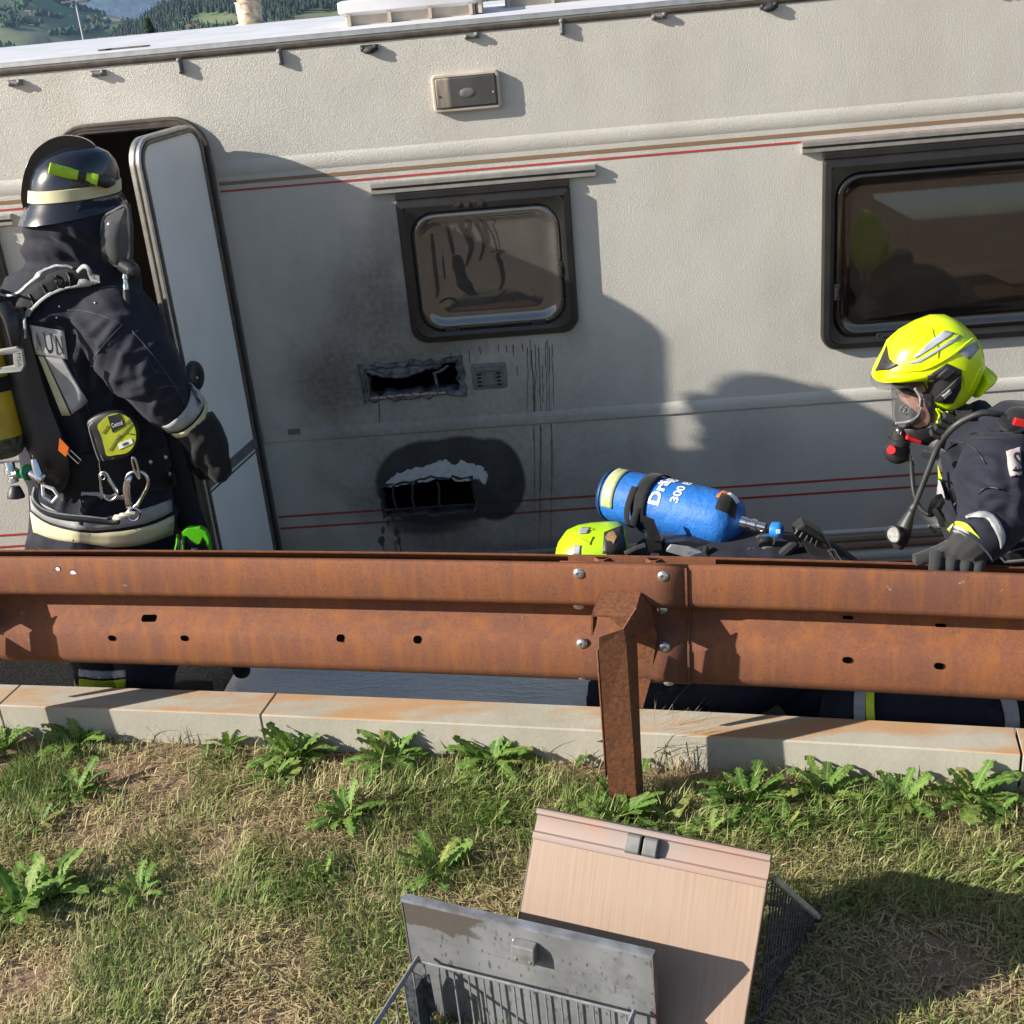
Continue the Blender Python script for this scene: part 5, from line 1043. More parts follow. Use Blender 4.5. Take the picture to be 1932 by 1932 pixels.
c2, P_ = carab([(245, 893), (260, 889), (273, 894), (280, 908), (277, 922), (268, 938), (258, 953), (248, 958), (243, 948), (240, 935), (238, 915), (239, 902)], 'carabiner', 'big grey carabiner with a rope eye on the belt ring', .0058, Y=3.47)
mb = MB(); bk = [(243, 897), (250, 899), (247, 908), (246, 925), (248, 945), (252, 957), (244, 962), (238, 958), (235, 940), (232, 925), (234, 908), (238, 900)]; mb.inflate([at(x, y, 3.47) for x, y in [(p.x, p.y) for p in catmull([(x, y, 0) for x, y in bk], 2, True)]], at(240, 930, 3.47), V(0, -.007, 0), 4, 3); mb.build('spine', MAT['steel'], c2)
mb = MB(); P_ = [at(252+12*cos(a), 970+12*sin(a), 3.468) for a in np.linspace(0, 2*pi, 17)[:-1]]; mb.tube(P_, .005, 8, loop=True); mb.build('rope_eye', MAT['steel'], c2)
mb = MB(); mb.tube([at(260, 955, 3.466), at(274, 925, 3.466)], .0045, 8); mb.build('gate', MAT['steel'], c2)
mb = MB(); P_ = [at(p.x, p.y, 3.462) for p in catmull([(250, 862, 0), (256, 868, 0), (261, 885, 0), (264, 903, 0), (260, 900, 0), (254, 888, 0), (250, 872, 0)], 3, True)]; mb.tube(P_, .0038, 8, loop=True); mb.build('belt_ring', MAT['steel'], c2)
rope = thing('rope_end', 'short frayed rope end tied through the eye of the big carabiner', 'rope', at(232, 978, 3.46)); 
for dx, ph in ((0, 0), (3, 2.1), (-2, 4.2)):
    P_ = [at(250-7*k+dx+2*sin(k*1.9+ph), 966+3.4*k*.8+3*sin(k*1.7+ph), 3.458+.004*cos(k*1.9+ph)) for k in range(6)]; mb = MB(); mb.tube(catmull([tuple(p) for p in P_], 4), .0055, 7); mb.build('strand', MAT['rope'], rope)
# hand lamp hanging by his leg
hl = thing('hand_lamp', 'black hand lamp with a green top hanging beside the standing firefighter', 'lamp', at(372, 1040, 3.62))
mb = MB(); go = [(340, 1000), (352, 994), (375, 993), (388, 1000), (396, 1016), (402, 1045), (410, 1090), (335, 1090), (338, 1040)]; mb.inflate([at(x, y, 3.64) for x, y in go], at(372, 1045, 3.64), V(0, -.05, 0), 5, 3); mb.build('lamp_body', MAT['blackplastic'], hl)
mb = MB(); gg = [(343, 1004), (352, 997), (376, 996), (388, 1003), (394, 1016), (398, 1040), (394, 1040), (389, 1022), (383, 1014), (378, 1026), (370, 1029), (362, 1022), (352, 1012), (347, 1014), (347, 1040), (344, 1040)]; mb.prism([at(x, y, 3.583) for x, y in gg], V(0, .02, 0)); mb.build('green_guard', MAT['limegreen'], hl, smooth=False, bevel=.003)
P_ = [at(x, y, 3.60) for x, y in ((335, 1008), (334, 1025), (329, 1045))]; mb = MB(); mb.tube(P_, .004, 6); mb.build('green_cord', MAT['limegreen'], hl)
decal([(361, 1034), (372, 1034), (372, 1038), (361, 1038)], 3.582, 'lamp_plate', 'refl', hl)
hs = thing('strap_bundle', 'black strap bundle hanging between the standing firefighter and the door edge', 'strap', at(380, 1000, 3.78))
P_, R_ = pxl([(300, 800, 3.82, 30), (325, 880, 3.80, 30), (350, 960, 3.78, 28), (372, 1010, 3.76, 26), (405, 1100, 3.74, 22), (440, 1200, 3.72, 19), (455, 1262, 3.70, 18), (460, 1276, 3.70, 10)]); P_, R_ = dense(P_, R_); mb = MB(); mb.tube(P_, R_, 12, flat=.7); mb.build('strap', MAT['black_fab'], hs)
# ---------------- firefighter leaning on the rail at the right
def c7(cx, cy): return (1545.6+.2756*cx, 566.7+.2756*cy)
YB = 3.30
ffb = thing('person', 'firefighter in bright yellow helmet and breathing mask leaning with a gloved hand on the guardrail', 'person', (1.35, 3.35, 0))
def gripP(x, y, v, r):
    u, z = rail_at(x, y, v); p = rp(u, v, z); return (x, y, p.y, r)
mb = MB()
P_, R_ = limb(mb, [(2320, 1120, 3.45, 150), (2180, 1040, 3.42, 150), (2060, 965, 3.40, 150), (1960, 905, 3.38, 130), (1890, 865, 3.40, 100), (1850, 830, 3.45, 62), (1815, 795, 3.5, 52)], 4, 20)
limb(mb, [(1860, 860, 3.34, 70), (1850, 920, 3.36, 72), (1850, 990, 3.38, 70), (1880, 1060, 3.40, 70)], 4, 18)
bP, bR = limb(mb, [(1900, 860, 3.18, 80), (1888, 900, 3.13, 86), (1885, 945, 3.07, 78), (1872, 985, 3.02, 64), (1852, 1010, 2.985, 54), (1838, 1028, 2.965, 46)])
limb(mb, [(1970, 900, 3.55, 80), (2040, 1020, 3.62, 68), (1990, 1120, 3.5, 55)])
# legs folded under him, shins on the road behind the kerb
gq, gR = limb(mb, [(2280, 1140, 3.4, 120), (2150, 1240, 3.25, 100), (1990, 1330, 3.16, 72), (1900, 1352, 3.14, 54), (1800, 1348, 3.15, 50), (1700, 1350, 3.18, 55), (1640, 1352, 3.2, 50), (1560, 1350, 3.24, 46)])
bodyB, bvB = bake_body(mb, 'body', MAT['navy'], ffb, .009, .017, 3, creases=[
    ([(1800, 880), (1850, 862), (1915, 885)], .008, 8), ([(1838, 948), (1882, 930), (1928, 955)], .011, 7), ([(1848, 975), (1895, 952), (1932, 985)], .010, 7), ([(1806, 905), (1838, 935), (1850, 985)], .008, 8), ([(1905, 860), (1920, 920), (1910, 990)], .009, 8), ([(1860, 900), (1890, 915), (1930, 905)], .008, 7), ([(1815, 850), (1850, 835), (1900, 838)], .008, 7)])
band(gq, gR, 23, 24, 'leg_band', 'limetape', ffb, .022); band(gq, gR, 24, 25, 'leg_band', 'refl', ffb, .022)
band(gq, gR, 10, 11, 'leg_band', 'limetape', ffb, .022); band(gq, gR, 12, 13, 'leg_band', 'refl', ffb, .022)
m_ = MB()                                             # hood collar standing off the neck
co_ = [(1853, 800), (1880, 782), (1905, 768), (1940, 765), (1978, 772), (1985, 795), (1960, 806), (1920, 800), (1890, 806), (1865, 812)]
m_.inflate([at(x, y, 3.33) for x, y in catmull([(x, y, 0) for x, y in co_], 3, True) and [(p.x, p.y) for p in catmull([(x, y, 0) for x, y in co_], 3, True)]], at(1915, 787, 3.33), V(0, -.1, 0), 6, 2.4); m_.build('collar', MAT['navy'], ffb)
# cuff, tapes
drapeband(bvB, [c7(1000, 1490), c7(1060, 1462), c7(1150, 1450), c7(1210, 1490), c7(1262, 1580), c7(1262, 1650)], [c7(1010, 1500), c7(1075, 1490), c7(1140, 1500), c7(1190, 1560), c7(1225, 1640), c7(1235, 1700)], 'cuff_tape', 'refl', ffb)
drapeband(bvB, [c7(885, 1560), c7(940, 1515), c7(1010, 1525), c7(1080, 1590), c7(1140, 1660), c7(1186, 1735)], [c7(905, 1580), c7(950, 1598), c7(1000, 1625), c7(1060, 1670), c7(1110, 1710), c7(1135, 1742)], 'glove_tape', 'limetape', ffb, off=.012)
drapeband(bvB, [c7(905, 1545), c7(945, 1545), c7(1000, 1555), c7(1060, 1600), c7(1110, 1655), c7(1150, 1735)], [c7(915, 1572), c7(950, 1578), c7(1000, 1590), c7(1045, 1630), c7(1090, 1680), c7(1125, 1738)], 'glove_tape', 'refl', ffb, off=.017)
patch(bvB, [c7(1278, 1040), c7(1370, 1005), c7(1372, 1200), c7(1318, 1215)], 'back_patch', M('pinkish_grey_tape', (.42, .36, .35), sc=20), ffb, off=.012)
sq_ = [c7(1310, 1055), c7(1372, 1040), c7(1374, 1180), c7(1332, 1190)]; dS = avgd(bvB, [bil(sq_, .5, .5)])
print_text('S', lambda u, v: cast(bvB, *bil(sq_, .1+.8*u, 1-v), .018, dS), 'patch_letter', 'blackplastic', ffb, .02)
patch(bvB, [c7(812, 1120), c7(835, 1210), c7(848, 1225), c7(815, 1215)], 'chest_tape', 'limetape', ffb, off=.02)
patch(bvB, [c7(815, 1225), c7(858, 1230), c7(895, 1350), c7(822, 1345)], 'chest_tape', 'refl', ffb, off=.02)
for ln in ([c7(850, 1050), c7(900, 1000), c7(960, 975), c7(1010, 975)], [c7(1010, 975), c7(1080, 1030), c7(1140, 1120)], [c7(1090, 1330), c7(1150, 1290), c7(1230, 1300)]): ribbon(bvB, ln, 1.6, 'seam', 'rubber', ffb, off=.004, nw=1)
# gripping glove: palm over the rear lip, fingers curled into the gap
gv = -.102
palm = [gripP(1840, 1022, gv-.03, 40), gripP(1824, 1034, gv-.02, 38), gripP(1812, 1044, gv-.012, 34), gripP(1808, 1052, gv-.008, 26)]
palm2 = [gripP(1772, 1050, gv-.004, 15), gripP(1798, 1044, gv-.004, 18), gripP(1824, 1047, gv-.004, 18), gripP(1848, 1056, gv-.004, 14)]
fg = []
for x, y0, y1, r in ((1767, 1050, 1084, 13.2), (1796, 1050, 1088, 12), (1822, 1053, 1089, 11.4), (1847, 1059, 1089, 10.6)):
    fg.append([gripP(x+3, y0-8, gv+.0, r+2), gripP(x, y0+8, gv+.016, r), gripP(x-1, (y0+y1)/2+6, gv+.024, r), gripP(x-1, y1, gv+.018, r-.5), gripP(x-1, y1+10, gv+.008, r-2)])
mb_ = MB()
for pts in [palm, palm2]+fg: limb(mb_, pts, 4, 12)
limb(mb_, [gripP(1790, 1040, gv-.03, 22), gripP(1765, 1046, gv-.035, 16), gripP(1742, 1053, gv-.03, 14), gripP(1724, 1056, gv-.025, 12)], 4, 12)
bake_body(mb_, 'glove', MAT['glove'], ffb, .0032, .0015, 5, 2, 30.)
mb = MB(); P_, R_ = pxl([gripP(1862, 998, gv-.05, 58), gripP(1846, 1014, gv-.035, 54), gripP(1832, 1030, gv-.02, 48)]); mb.tube(P_, R_, 18); mb.build('glove_cuff', MAT['navy'], ffb)
for x, y in ((c7(1420-500, 1635)),): mb = MB(); mb.ball(cast(bvB, x, y, .02), (.006, .004, .004), 8, 5); mb.build('press_stud', MAT['zinc'], ffb)
# helmet
hp = [(368, 528), (374, 495), (400, 440), (440, 370), (472, 298), (560, 220), (680, 152), (790, 112), (880, 110), (970, 150), (1050, 222), (1095, 290), (1112, 360), (1118, 430), (1085, 520), (1040, 610), (960, 700), (890, 742), (830, 738), (752, 706), (728, 655), (702, 545), (690, 522), (600, 520), (480, 530)]
hpx = [c7(*p) for p in hp]; hc = c7(800, 400); YH = 3.50
mb = MB(); mb.inflate([at(x, y, YH) for x, y in hpx], at(*hc, YH), V(.0, -.118, .0), 9, 2.5); helmB = mb.build('helmet', MAT['helmyellow'], ffb, sharp=70)
bvH = BVHTree.FromPolygons([Vector(v) for v in mb.v], mb.f)
mb = MB(); rear = [(1080, 455), (1120, 440), (1150, 458), (1188, 486), (1165, 522), (1100, 572), (1028, 640), (1040, 580), (1075, 520)]; mb.inflate([at(*c7(*p), YH) for p in rear], at(*c7(1100, 525), YH), V(.0, -.085, 0), 5, 3); mb.build('neck_guard', MAT['helmyellow'], helmB)
def hpatch(pts, name, mat, off=.003, th=.0025, par=None):
    pp = [c7(*p) for p in pts]; m_ = MB(); q_ = [cast(bvH, x, y, off, 3.45) for x, y in pp]; tri = tessellate_polygon([[V(x, y, 0) for x, y in pp]])
    # subdivide by sampling along triangles so that the sheet follows the shell
    for t in tri:
        a, b, c = [pp[i] for i in t]; n_ = 4; ids = {}
        vs = []; fs = []
        for i in range(n_+1):
            for j in range(n_+1-i):
                u, v = i/n_, j/n_; ids[i, j] = len(vs); vs.append(cast(bvH, a[0]+(b[0]-a[0])*u+(c[0]-a[0])*v, a[1]+(b[1]-a[1])*u+(c[1]-a[1])*v, off, 3.45))
        for i in range(n_):
            for j in range(n_-i):
                fs.append((ids[i, j], ids[i+1, j], ids[i, j+1]))
                if j < n_-i-1: fs.append((ids[i+1, j], ids[i+1, j+1], ids[i, j+1]))
        m_.add(vs, fs)
    return m_.build(name, MAT[mat] if isinstance(mat, str) else mat, par or helmB, solid=th, doubles=True)
hpatch([(385, 485), (412, 430), (440, 365), (466, 308), (470, 350), (478, 395), (500, 425), (545, 442), (480, 475)], 'front_badge', 'blackplastic', .004)
MAT['sticker'] = M('grey_reflective_sticker', (.33, .35, .38), sc=30, rough=.35)
hpatch([(640, 392), (760, 280), (860, 205), (930, 225), (800, 310), (660, 397)], 'sticker', 'sticker'); hpatch([(590, 432), (700, 398), (960, 236), (978, 248), (820, 345), (690, 425), (620, 436)], 'sticker', 'sticker'); hpatch([(945, 355), (1075, 282), (1096, 330), (1030, 405)], 'sticker', 'sticker')
hpatch([(740, 520), (875, 432), (972, 478), (968, 600), (915, 700), (870, 705), (775, 685), (752, 600)], 'ear_cover', 'blackplastic', .006, .004)
hpatch([(780, 683), (965, 508), (970, 560), (860, 690)], 'ear_panel', 'rubber', .010, .004)
hpatch([(800, 520), (880, 450), (950, 480), (860, 545)], 'ear_vent', 'rubber', .010, .003)
hpatch([(846, 640), (890, 598), (905, 622), (860, 662)], 'maker_plate', 'refl', .016, .002)
mq = [c7(848, 640), c7(890, 600), c7(903, 622), c7(860, 660)]; print_text('MSA', lambda u, v: cast(bvH, *bil(mq, .1+.8*u, .85-.7*v), .0195, 3.45), 'plate_letters', 'blackplastic', helmB)
hpatch([(762, 195), (780, 210), (805, 280), (825, 330), (815, 400), (808, 330), (790, 270)], 'ridge_gap', M('dark_yellow_gap', (.25, .32, 0), sc=9), .002, .002)
for ln in ([(470, 310), (520, 235), (640, 175), (740, 180), (780, 215)], [(500, 500), (640, 480), (720, 470), (820, 425), (940, 350), (1050, 260)], [(975, 490), (1000, 560), (1020, 620), (1110, 440)]):
    mb = MB(); mb.tube([cast(bvH, *c7(*p), .002, 3.45) for p in [(q_.x, q_.y) for q_ in catmull([(x, y, 0) for x, y in ln], 5)]], .0035, 6); mb.build('shell_ridge', MAT['helmyellow'], helmB)
mb = MB(); vl = [c7(*p) for p in ((358, 575), (370, 528), (520, 525), (690, 522), (700, 540), (640, 550), (520, 560), (430, 577))]; mb.inflate([at(x, y, YH) for x, y in vl], at(*c7(540, 540), YH), V(0, -.075, 0), 4, 3); mb.build('raised_visor', MAT['visor'], helmB)
P_ = [at(*c7(x, y), YH-.085) for x, y in ((800, 742), (822, 780), (818, 815), (800, 850))]; mb = MB(); mb.tube(P_, .006, 6, flat=.5); P_ = [at(*c7(x, y), YH-.085) for x, y in ((815, 745), (850, 770), (880, 765))]; mb.tube(P_, .006, 6, flat=.5); mb.build('chin_strap', MAT['helmyellow'], helmB)
# head and mask
mb = MB(); hd = [(560, 560), (690, 540), (800, 600), (900, 740), (880, 850), (800, 900), (720, 960), (640, 900), (600, 840), (575, 740), (560, 690), (548, 650), (566, 620)]
mb.inflate([at(*c7(*p), YH) for p in hd], at(*c7(720, 740), YH), V(0, -.072, 0), 7, 2.4); mb.build('head', MAT['skin'], ffb)
mb = MB(); mb.inflate([at(*c7(*p), YH) for p in ((655, 560), (720, 545), (800, 640), (860, 740), (850, 850), (790, 920), (735, 950), (712, 975), (600, 950), (520, 880), (535, 845), (620, 835), (670, 800), (697, 740), (690, 660), (660, 610))], at(*c7(740, 800), YH), V(0, -.082, 0), 6, 2.6); maskB = mb.build('mask', MAT['blackplastic'], ffb)
mb = MB(); mb.inflate([at(*c7(*p), YH) for p in ((500, 570), (560, 565), (640, 590), (600, 610), (540, 600))], at(*c7(570, 585), YH), V(0, -.075, 0), 4, 2.6); mb.inflate([at(*c7(*p), YH) for p in ((538, 770), (560, 672), (600, 680), (662, 738), (640, 790), (590, 822), (536, 830))], at(*c7(595, 765), YH), V(0, -.080, 0), 5, 2.6); mb.build('inner_mask', MAT['blackplastic'], maskB)
mb = MB(); vc = at(*c7(585, 745), YH-.082); mb.tube([vc+V(.013*cos(a), -.002, .013*sin(a)) for a in np.linspace(0, 2*pi, 15)[:-1]], .0022, 6, loop=True)
for k in range(6): a = k*pi/3; mb.tube([vc+V(0, -.002, 0), vc+V(.011*cos(a), -.002, .011*sin(a))], .0014, 5)
mb.build('exhale_valve', MAT['vent'], maskB)
mb = MB(); mb.inflate([at(*c7(*p), YH) for p in ((512, 565), (600, 580), (650, 600), (690, 660), (695, 740), (668, 800), (600, 835), (522, 842), (516, 760), (514, 660))], at(*c7(610, 700), YH), V(0, -.096, 0), 6, 2.6); mb.build('lens', MAT['visor'], maskB)
mb = MB(); mb.tube([at(*c7(p.x, p.y), YH-.088) for p in catmull([(x, y, 0) for x, y in ((655, 605), (690, 660), (696, 740), (668, 800), (600, 834), (522, 842))], 4)], .0042, 7); mb.build('lens_rim', MAT['refl'], maskB)
mb = MB(); mb.box(at(*c7(700, 702), YH-.09), (.008, .01, .022)); mb.build('lens_clip', MAT['steel'], maskB, smooth=False)
rc = at(*c7(535, 1040), YH-.02); tc = at(*c7(560, 900), YH-.02); mb = MB(); axr = (tc-rc).normalized()
mb.lathe(rc-axr*.035, tc+axr*.02, [(0, .005), (.004, .018), (.015, .034), (.03, .040), (.05, .038), (.062, .030), (.064, .034), (.078, .034), (.08, .028), (.12, .028)], 18); reg = mb.build('regulator', MAT['blackplastic'], maskB, sharp=40)
mb = MB(); mb.lathe(at(*c7(500, 1025), YH-.055), at(*c7(494, 1027), YH-.085), [(0, .014), (.02, .014), (.024, .011)], 14); mb.build('red_button', MAT['red'], reg)
mb = MB(); P0 = [at(*c7(x, y), YH-.066) for x, y in ((600, 935), (640, 950), (690, 968))]; mb.tube(P0, .011, 8, flat=.7); mb.build('red_catch', MAT['red'], reg)
mb = MB(); mb.lathe(at(*c7(548, 880), YH-.05), at(*c7(535, 915), YH-.052), [(0, .006), (.002, .011), (.014, .011), (.016, .006)], 12); mb.box(at(*c7(520, 910), YH-.06), (.012, .006, .014)); mb.build('steel_ring', MAT['steel'], reg)
mb = MB(); mb.lathe(at(*c7(610, 1040), YH-.04), at(*c7(632, 1110), YH-.04), [(0, .006), (.01, .008), (.02, .006), (.03, .009), (.045, .009)], 10); mb.build('hose_coupling', MAT['steel'], reg)
P_, R_ = pxl([(*c7(630, 1100), 3.30, 3.6), (*c7(636, 1200), 3.29, 3.8), (*c7(650, 1320), 3.27, 3.8), (*c7(690, 1420), 3.25, 3.8), (*c7(760, 1470), 3.23, 3.8), (*c7(800, 1440), 3.22, 3.8)]); P_, R_ = dense(P_, R_); mb = MB(); mb.tube(P_, [r*1.15 for r in R_], 10); mb.build('air_hose', MAT['rubber'], ffb)
# his harness
bb = thing('breathing_apparatus', 'black hose and harness with a dangling pressure gauge on the firefighter at the right', 'breathing gear', at(*c7(1000, 850), 3.2))
hz = [(*c7(1300, 790), 3.16, 6.5), (*c7(1200, 775), 3.15, 6.5), (*c7(1120, 770), 3.15, 6.5), (*c7(1020, 805), 3.16, 6.5), (*c7(930, 860), 3.17, 6.5), (*c7(850, 945), 3.19, 6.3), (*c7(800, 1030), 3.2, 6), (*c7(740, 1180), 3.2, 5.6), (*c7(690, 1310), 3.2, 5.4), (*c7(655, 1400), 3.2, 5.4)]
P_, R_ = pxl(hz); P_, R_ = dense(P_, R_); mb = MB(); mb.tube(P_, R_, 12); mb.build('gauge_hose', MAT['rubber'], bb)
ga = at(*c7(655, 1395), 3.2); gb = at(*c7(548, 1680), 3.19); mb = MB()
L_ = (gb-ga).length; P_, R_ = pxl([(*c7(655, 1395), 3.2, 7), (*c7(640, 1420), 3.2, 9), (*c7(628, 1450), 3.2, 9), (*c7(600, 1510), 3.2, 15), (*c7(572, 1580), 3.2, 20), (*c7(550, 1650), 3.2, 18), (*c7(540, 1690), 3.2, 12)]); P_, R_ = dense(P_, R_); mb.tube(P_, R_, 14, flat=.8); gg_ = mb.build('gauge_body', MAT['rubber'], bb)
gc = at(*c7(508, 1605), 3.17); gn = V(-.75, -.55, .1).normalized(); mb = MB(); mb.lathe(gc-gn*.012, gc+gn*.006, [(0, .026), (.014, .026), (.016, .022), (.012, .021)], 20); mb.build('gauge_rim', MAT['rubber'], gg_, sharp=40)
mb = MB(); mb.lathe(gc-gn*.006, gc+gn*.001, [(0, .021), (.007, .021), (.0071, .001)], 20); mb.build('gauge_dial', M('dial_face', (.32, .33, .31), (.2, .21, .19), 90, .2), gg_)
ribbon(bvB, [c7(800, 870), c7(850, 800), c7(930, 770), c7(1050, 775)], 26, 'shoulder_strap', 'black_fab', bb, off=.016)
mb = MB(); q_ = at(*c7(825, 865), 3.2)
for k in range(4): mb.box(q_+V(-.010+.010*k, -.003*k, -.022+.017*k), (.034, .03, .013), Euler((.2, .5, 0)).to_matrix())
mb.build('strap_adjuster', MAT['blackplastic'], bb, smooth=False, bevel=.004)
mb = MB(); P_, R_ = pxl([(*c7(1240, 800), 3.13, 14), (*c7(1290, 840), 3.12, 20), (*c7(1360, 800), 3.13, 26), (*c7(1420, 790), 3.15, 26)]); P_, R_ = dense(P_, R_); mb.tube(P_, R_, 12, flat=.6); mb.build('hose_sleeve', MAT['black_fab'], bb)
ribbon(bvB, [c7(1285, 880), c7(1310, 840), c7(1330, 790), c7(1380, 760)], 4, 'sleeve_trim', 'refl', bb, off=.03)
mb = MB(); mb.box(at(*c7(1370, 835), 3.09), (.03, .012, .02), Euler((0, .3, 0)).to_matrix()); mb.build('red_tab', MAT['red'], bb, smooth=False, bevel=.002)
mb = MB(); P_, R_ = pxl([(*c7(700, 1050), 3.28, 9), (*c7(760, 1065), 3.27, 10), (*c7(815, 1070), 3.26, 9)]); mb.tube(P_, R_, 8, flat=.8); mb.build('strap_stub', MAT['black_fab'], bb)
P_, R_ = pxl([(*c7(780, 1460), 3.22, 12), (*c7(810, 1380), 3.22, 13), (*c7(850, 1360), 3.22, 11)]); mb = MB(); P_, R_ = dense(P_, R_); mb.tube(P_, R_, 10, flat=.7); P_, R_ = pxl([(*c7(790, 1420), 3.21, 8), (*c7(830, 1480), 3.2, 8), (*c7(850, 1540), 3.2, 8)]); mb.tube(P_, R_, 8); mb.build('waist_buckle', MAT['blackplastic'], bb)
for a, b in (((900, 1290), (935, 1375)), ((925, 1395), (962, 1425)), ((748, 1545), (800, 1585))): mb = MB(); mb.tube([at(*c7(*a), 3.19), at(*c7(*b), 3.19)], .0045, 7); mb.build('metal_fitting', MAT['steel'], bb)
m_ = MB(); m_.prism([at(x, y, 3.15) for x, y in ((1895, 1040), (1932, 1015), (1990, 1010), (1990, 1062), (1905, 1066))], V(0, .05, 0)); m_.build('hip_pad', MAT['blackplastic'], bb, bevel=.006)
mb = MB(); mb.tube([at(1886, 1048, 3.12), at(1896, 1060, 3.12), at(1990, 1052, 3.12)], .004, 6); mb.tube([at(1900, 1042, 3.135), at(1990, 1020, 3.135)], .003, 6); mb.build('pad_edge', MAT['vent'], bb)

# ---------------- crouching firefighter behind the rail, blue cylinder on the back
def c6(cx, cy): return (1013.3+.32*cx, 824.3+.32*cy)
ffc = thing('person', 'crouching firefighter behind the guardrail with lime green helmet and blue air cylinder on the back', 'person', (.55, 3.6, 0))
mb = MB()
limb(mb, [(1195, 1075, 3.66, 55), (1250, 1085, 3.63, 85), (1330, 1095, 3.6, 105), (1440, 1110, 3.56, 112), (1540, 1130, 3.52, 110), (1600, 1150, 3.5, 90)], 4, 20)
limb(mb, [(1580, 1140, 3.45, 85), (1480, 1230, 3.38, 76), (1380, 1300, 3.32, 64), (1330, 1325, 3.3, 52)], 4)
limb(mb, [(1330, 1330, 3.3, 50), (1260, 1325, 3.34, 48), (1180, 1320, 3.4, 44), (1120, 1315, 3.44, 38)], 4)
limb(mb, [(1600, 1150, 3.5, 85), (1570, 1240, 3.42, 72), (1530, 1320, 3.36, 58), (1500, 1345, 3.36, 50)], 4)
limb(mb, [(1250, 1090, 3.5, 55), (1230, 1180, 3.42, 46), (1250, 1270, 3.36, 38), (1262, 1300, 3.33, 32)], 4)
bake_body(mb, 'body', MAT['navy'], ffc, .014, .012, 7)
ho = [(1047, 1048), (1052, 1030), (1066, 1010), (1088, 1000), (1115, 995), (1145, 993), (1168, 992), (1180, 1000), (1186, 1030), (1188, 1075), (1160, 1105), (1100, 1105), (1060, 1085)]
mb = MB(); mb.inflate([at(x, y, 3.62) for x, y in ho], at(1125, 1050, 3.62), V(0, -.115, 0), 8, 2.4); hC = mb.build('helmet', MAT['helmlime'], ffc); bvC = BVHTree.FromPolygons([Vector(v) for v in mb.v], mb.f)
def cp_(pts, name, mat, off=.004): m_ = MB(); q_ = pts; m_.grid([[cast(bvC, *bil(q_, i/5, j/5), off, 3.6) for i in range(6)] for j in range(6)]); return m_.build(name, MAT[mat], hC, solid=.003)
cp_([c6(262, 540), c6(318, 540), c6(295, 572), c6(245, 575)], 'sticker', 'sticker'); cp_([c6(218, 640), c6(258, 640), c6(252, 692), c6(214, 692)], 'sticker', 'sticker')
for ln in ([c6(190, 585), c6(250, 600), c6(310, 632), c6(325, 590)], [c6(120, 660), c6(200, 580), c6(330, 548)]): mb = MB(); mb.tube([cast(bvC, x, y, .002, 3.6) for x, y in ln], .004, 6); mb.build('shell_ridge', MAT['helmlime'], hC)
cp_([c6(395, 570), c6(440, 540), c6(520, 560), c6(530, 640)][:1]+[c6(500, 530), c6(520, 690), c6(385, 690)], 'ear_opening', 'rubber', .006)
m_ = MB(); lo_ = [c6(*p) for p in ((402, 600), (425, 570), (450, 565), (472, 595), (462, 612), (450, 636), (438, 620), (415, 618))]; m_.prism([cast(bvC, x, y, .011, 3.6) for x, y in lo_], V(0, .003, 0)); m_.build('gold_badge', M('tan_badge', (.34, .22, .1), (.2, .12, .05), 60, .5), hC, smooth=False)
bc = thing('breathing_apparatus', 'blue covered air cylinder with white print on the back of the crouching firefighter', 'breathing gear', at(1290, 1040, 3.6))
A_ = at(1150, 931, 3.86); B_ = at(1393, 988, 3.56); L_ = (B_-A_).length; ax = (B_-A_).normalized(); R0_ = .091
print('cyl', L_)
cyp = [(-.012, .02), (-.008, .06), (.004, .081), (.03, .089), (.10, R0_), (.2, R0_+.001), (L_*.62, R0_+.002), (L_*.8, R0_+.001), (L_*.9, R0_-.003), (L_*.97, .074), (L_, .05), (L_+.012, .02)]
mb = MB(); mb.lathe(A_, B_, cyp, 32); cylB = mb.build('cylinder', MAT['cylblue'], bc)
def cylr(t):
    for (a, ra), (b, rb) in zip(cyp[:-1], cyp[1:]):
        if a <= t <= b: return ra+(rb-ra)*(t-a)/(b-a)
    return R0_
up_ = V(0, -.55, .84); up_ = (up_-ax*up_.dot(ax)).normalized(); sd_ = up_.cross(ax)
def cpt(t, ang, off=.0): return A_+ax*t+(up_*cos(ang)+sd_*sin(ang))*(cylr(t)+off)
sgn = 1 if (sd_.z < 0) else -1                                     # angle grows downwards on the camera side
def cband(t0, t1, a0, a1, name, mat, off, n=24, skew=0.): m_ = MB(); m_.grid([[cpt(t0+(t1-t0)*j/3+skew*(i/n), sgn*(a0+(a1-a0)*i/n), off) for i in range(n+1)] for j in range(4)]); return m_.build(name, MAT[mat] if isinstance(mat, str) else mat, bc, solid=.002)
cband(.030, .075, -.75, 1.15, 'reflective_patch', M('patterned_reflective', (.42, .46, .24), (.33, .37, .18), 55, .4), .002)
cband(-.006, .018, -3.1, 3.1, 'end_cap', 'bluedark', .003)
cband(.155, .205, -1.6, 1.35, 'strap', 'black_fab', .007); cband(.165, .185, 1.3, 3.0, 'strap', 'black_fab', .008)
m_ = MB(); P_ = [cpt(.15, sgn*.2, .012), cpt(.148, sgn*.8, .016), cpt(.145, sgn*1.25, .020), cpt(.16, sgn*1.45, .022), cpt(.175, sgn*1.2, .018), cpt(.185, sgn*.8, .012)]; m_.tube(catmull([tuple(p) for p in P_], 4), .012, 8, flat=.3); m_.build('strap_end', MAT['black_fab'], bc)
def ctext(txt, t0, t1, a0, a1, name, bold=0.): print_text(txt, lambda u, v: cpt(t0+(t1-t0)*(1-v), sgn*(a1+(a0-a1)*u), .0025), name, 'white', bc, bold)
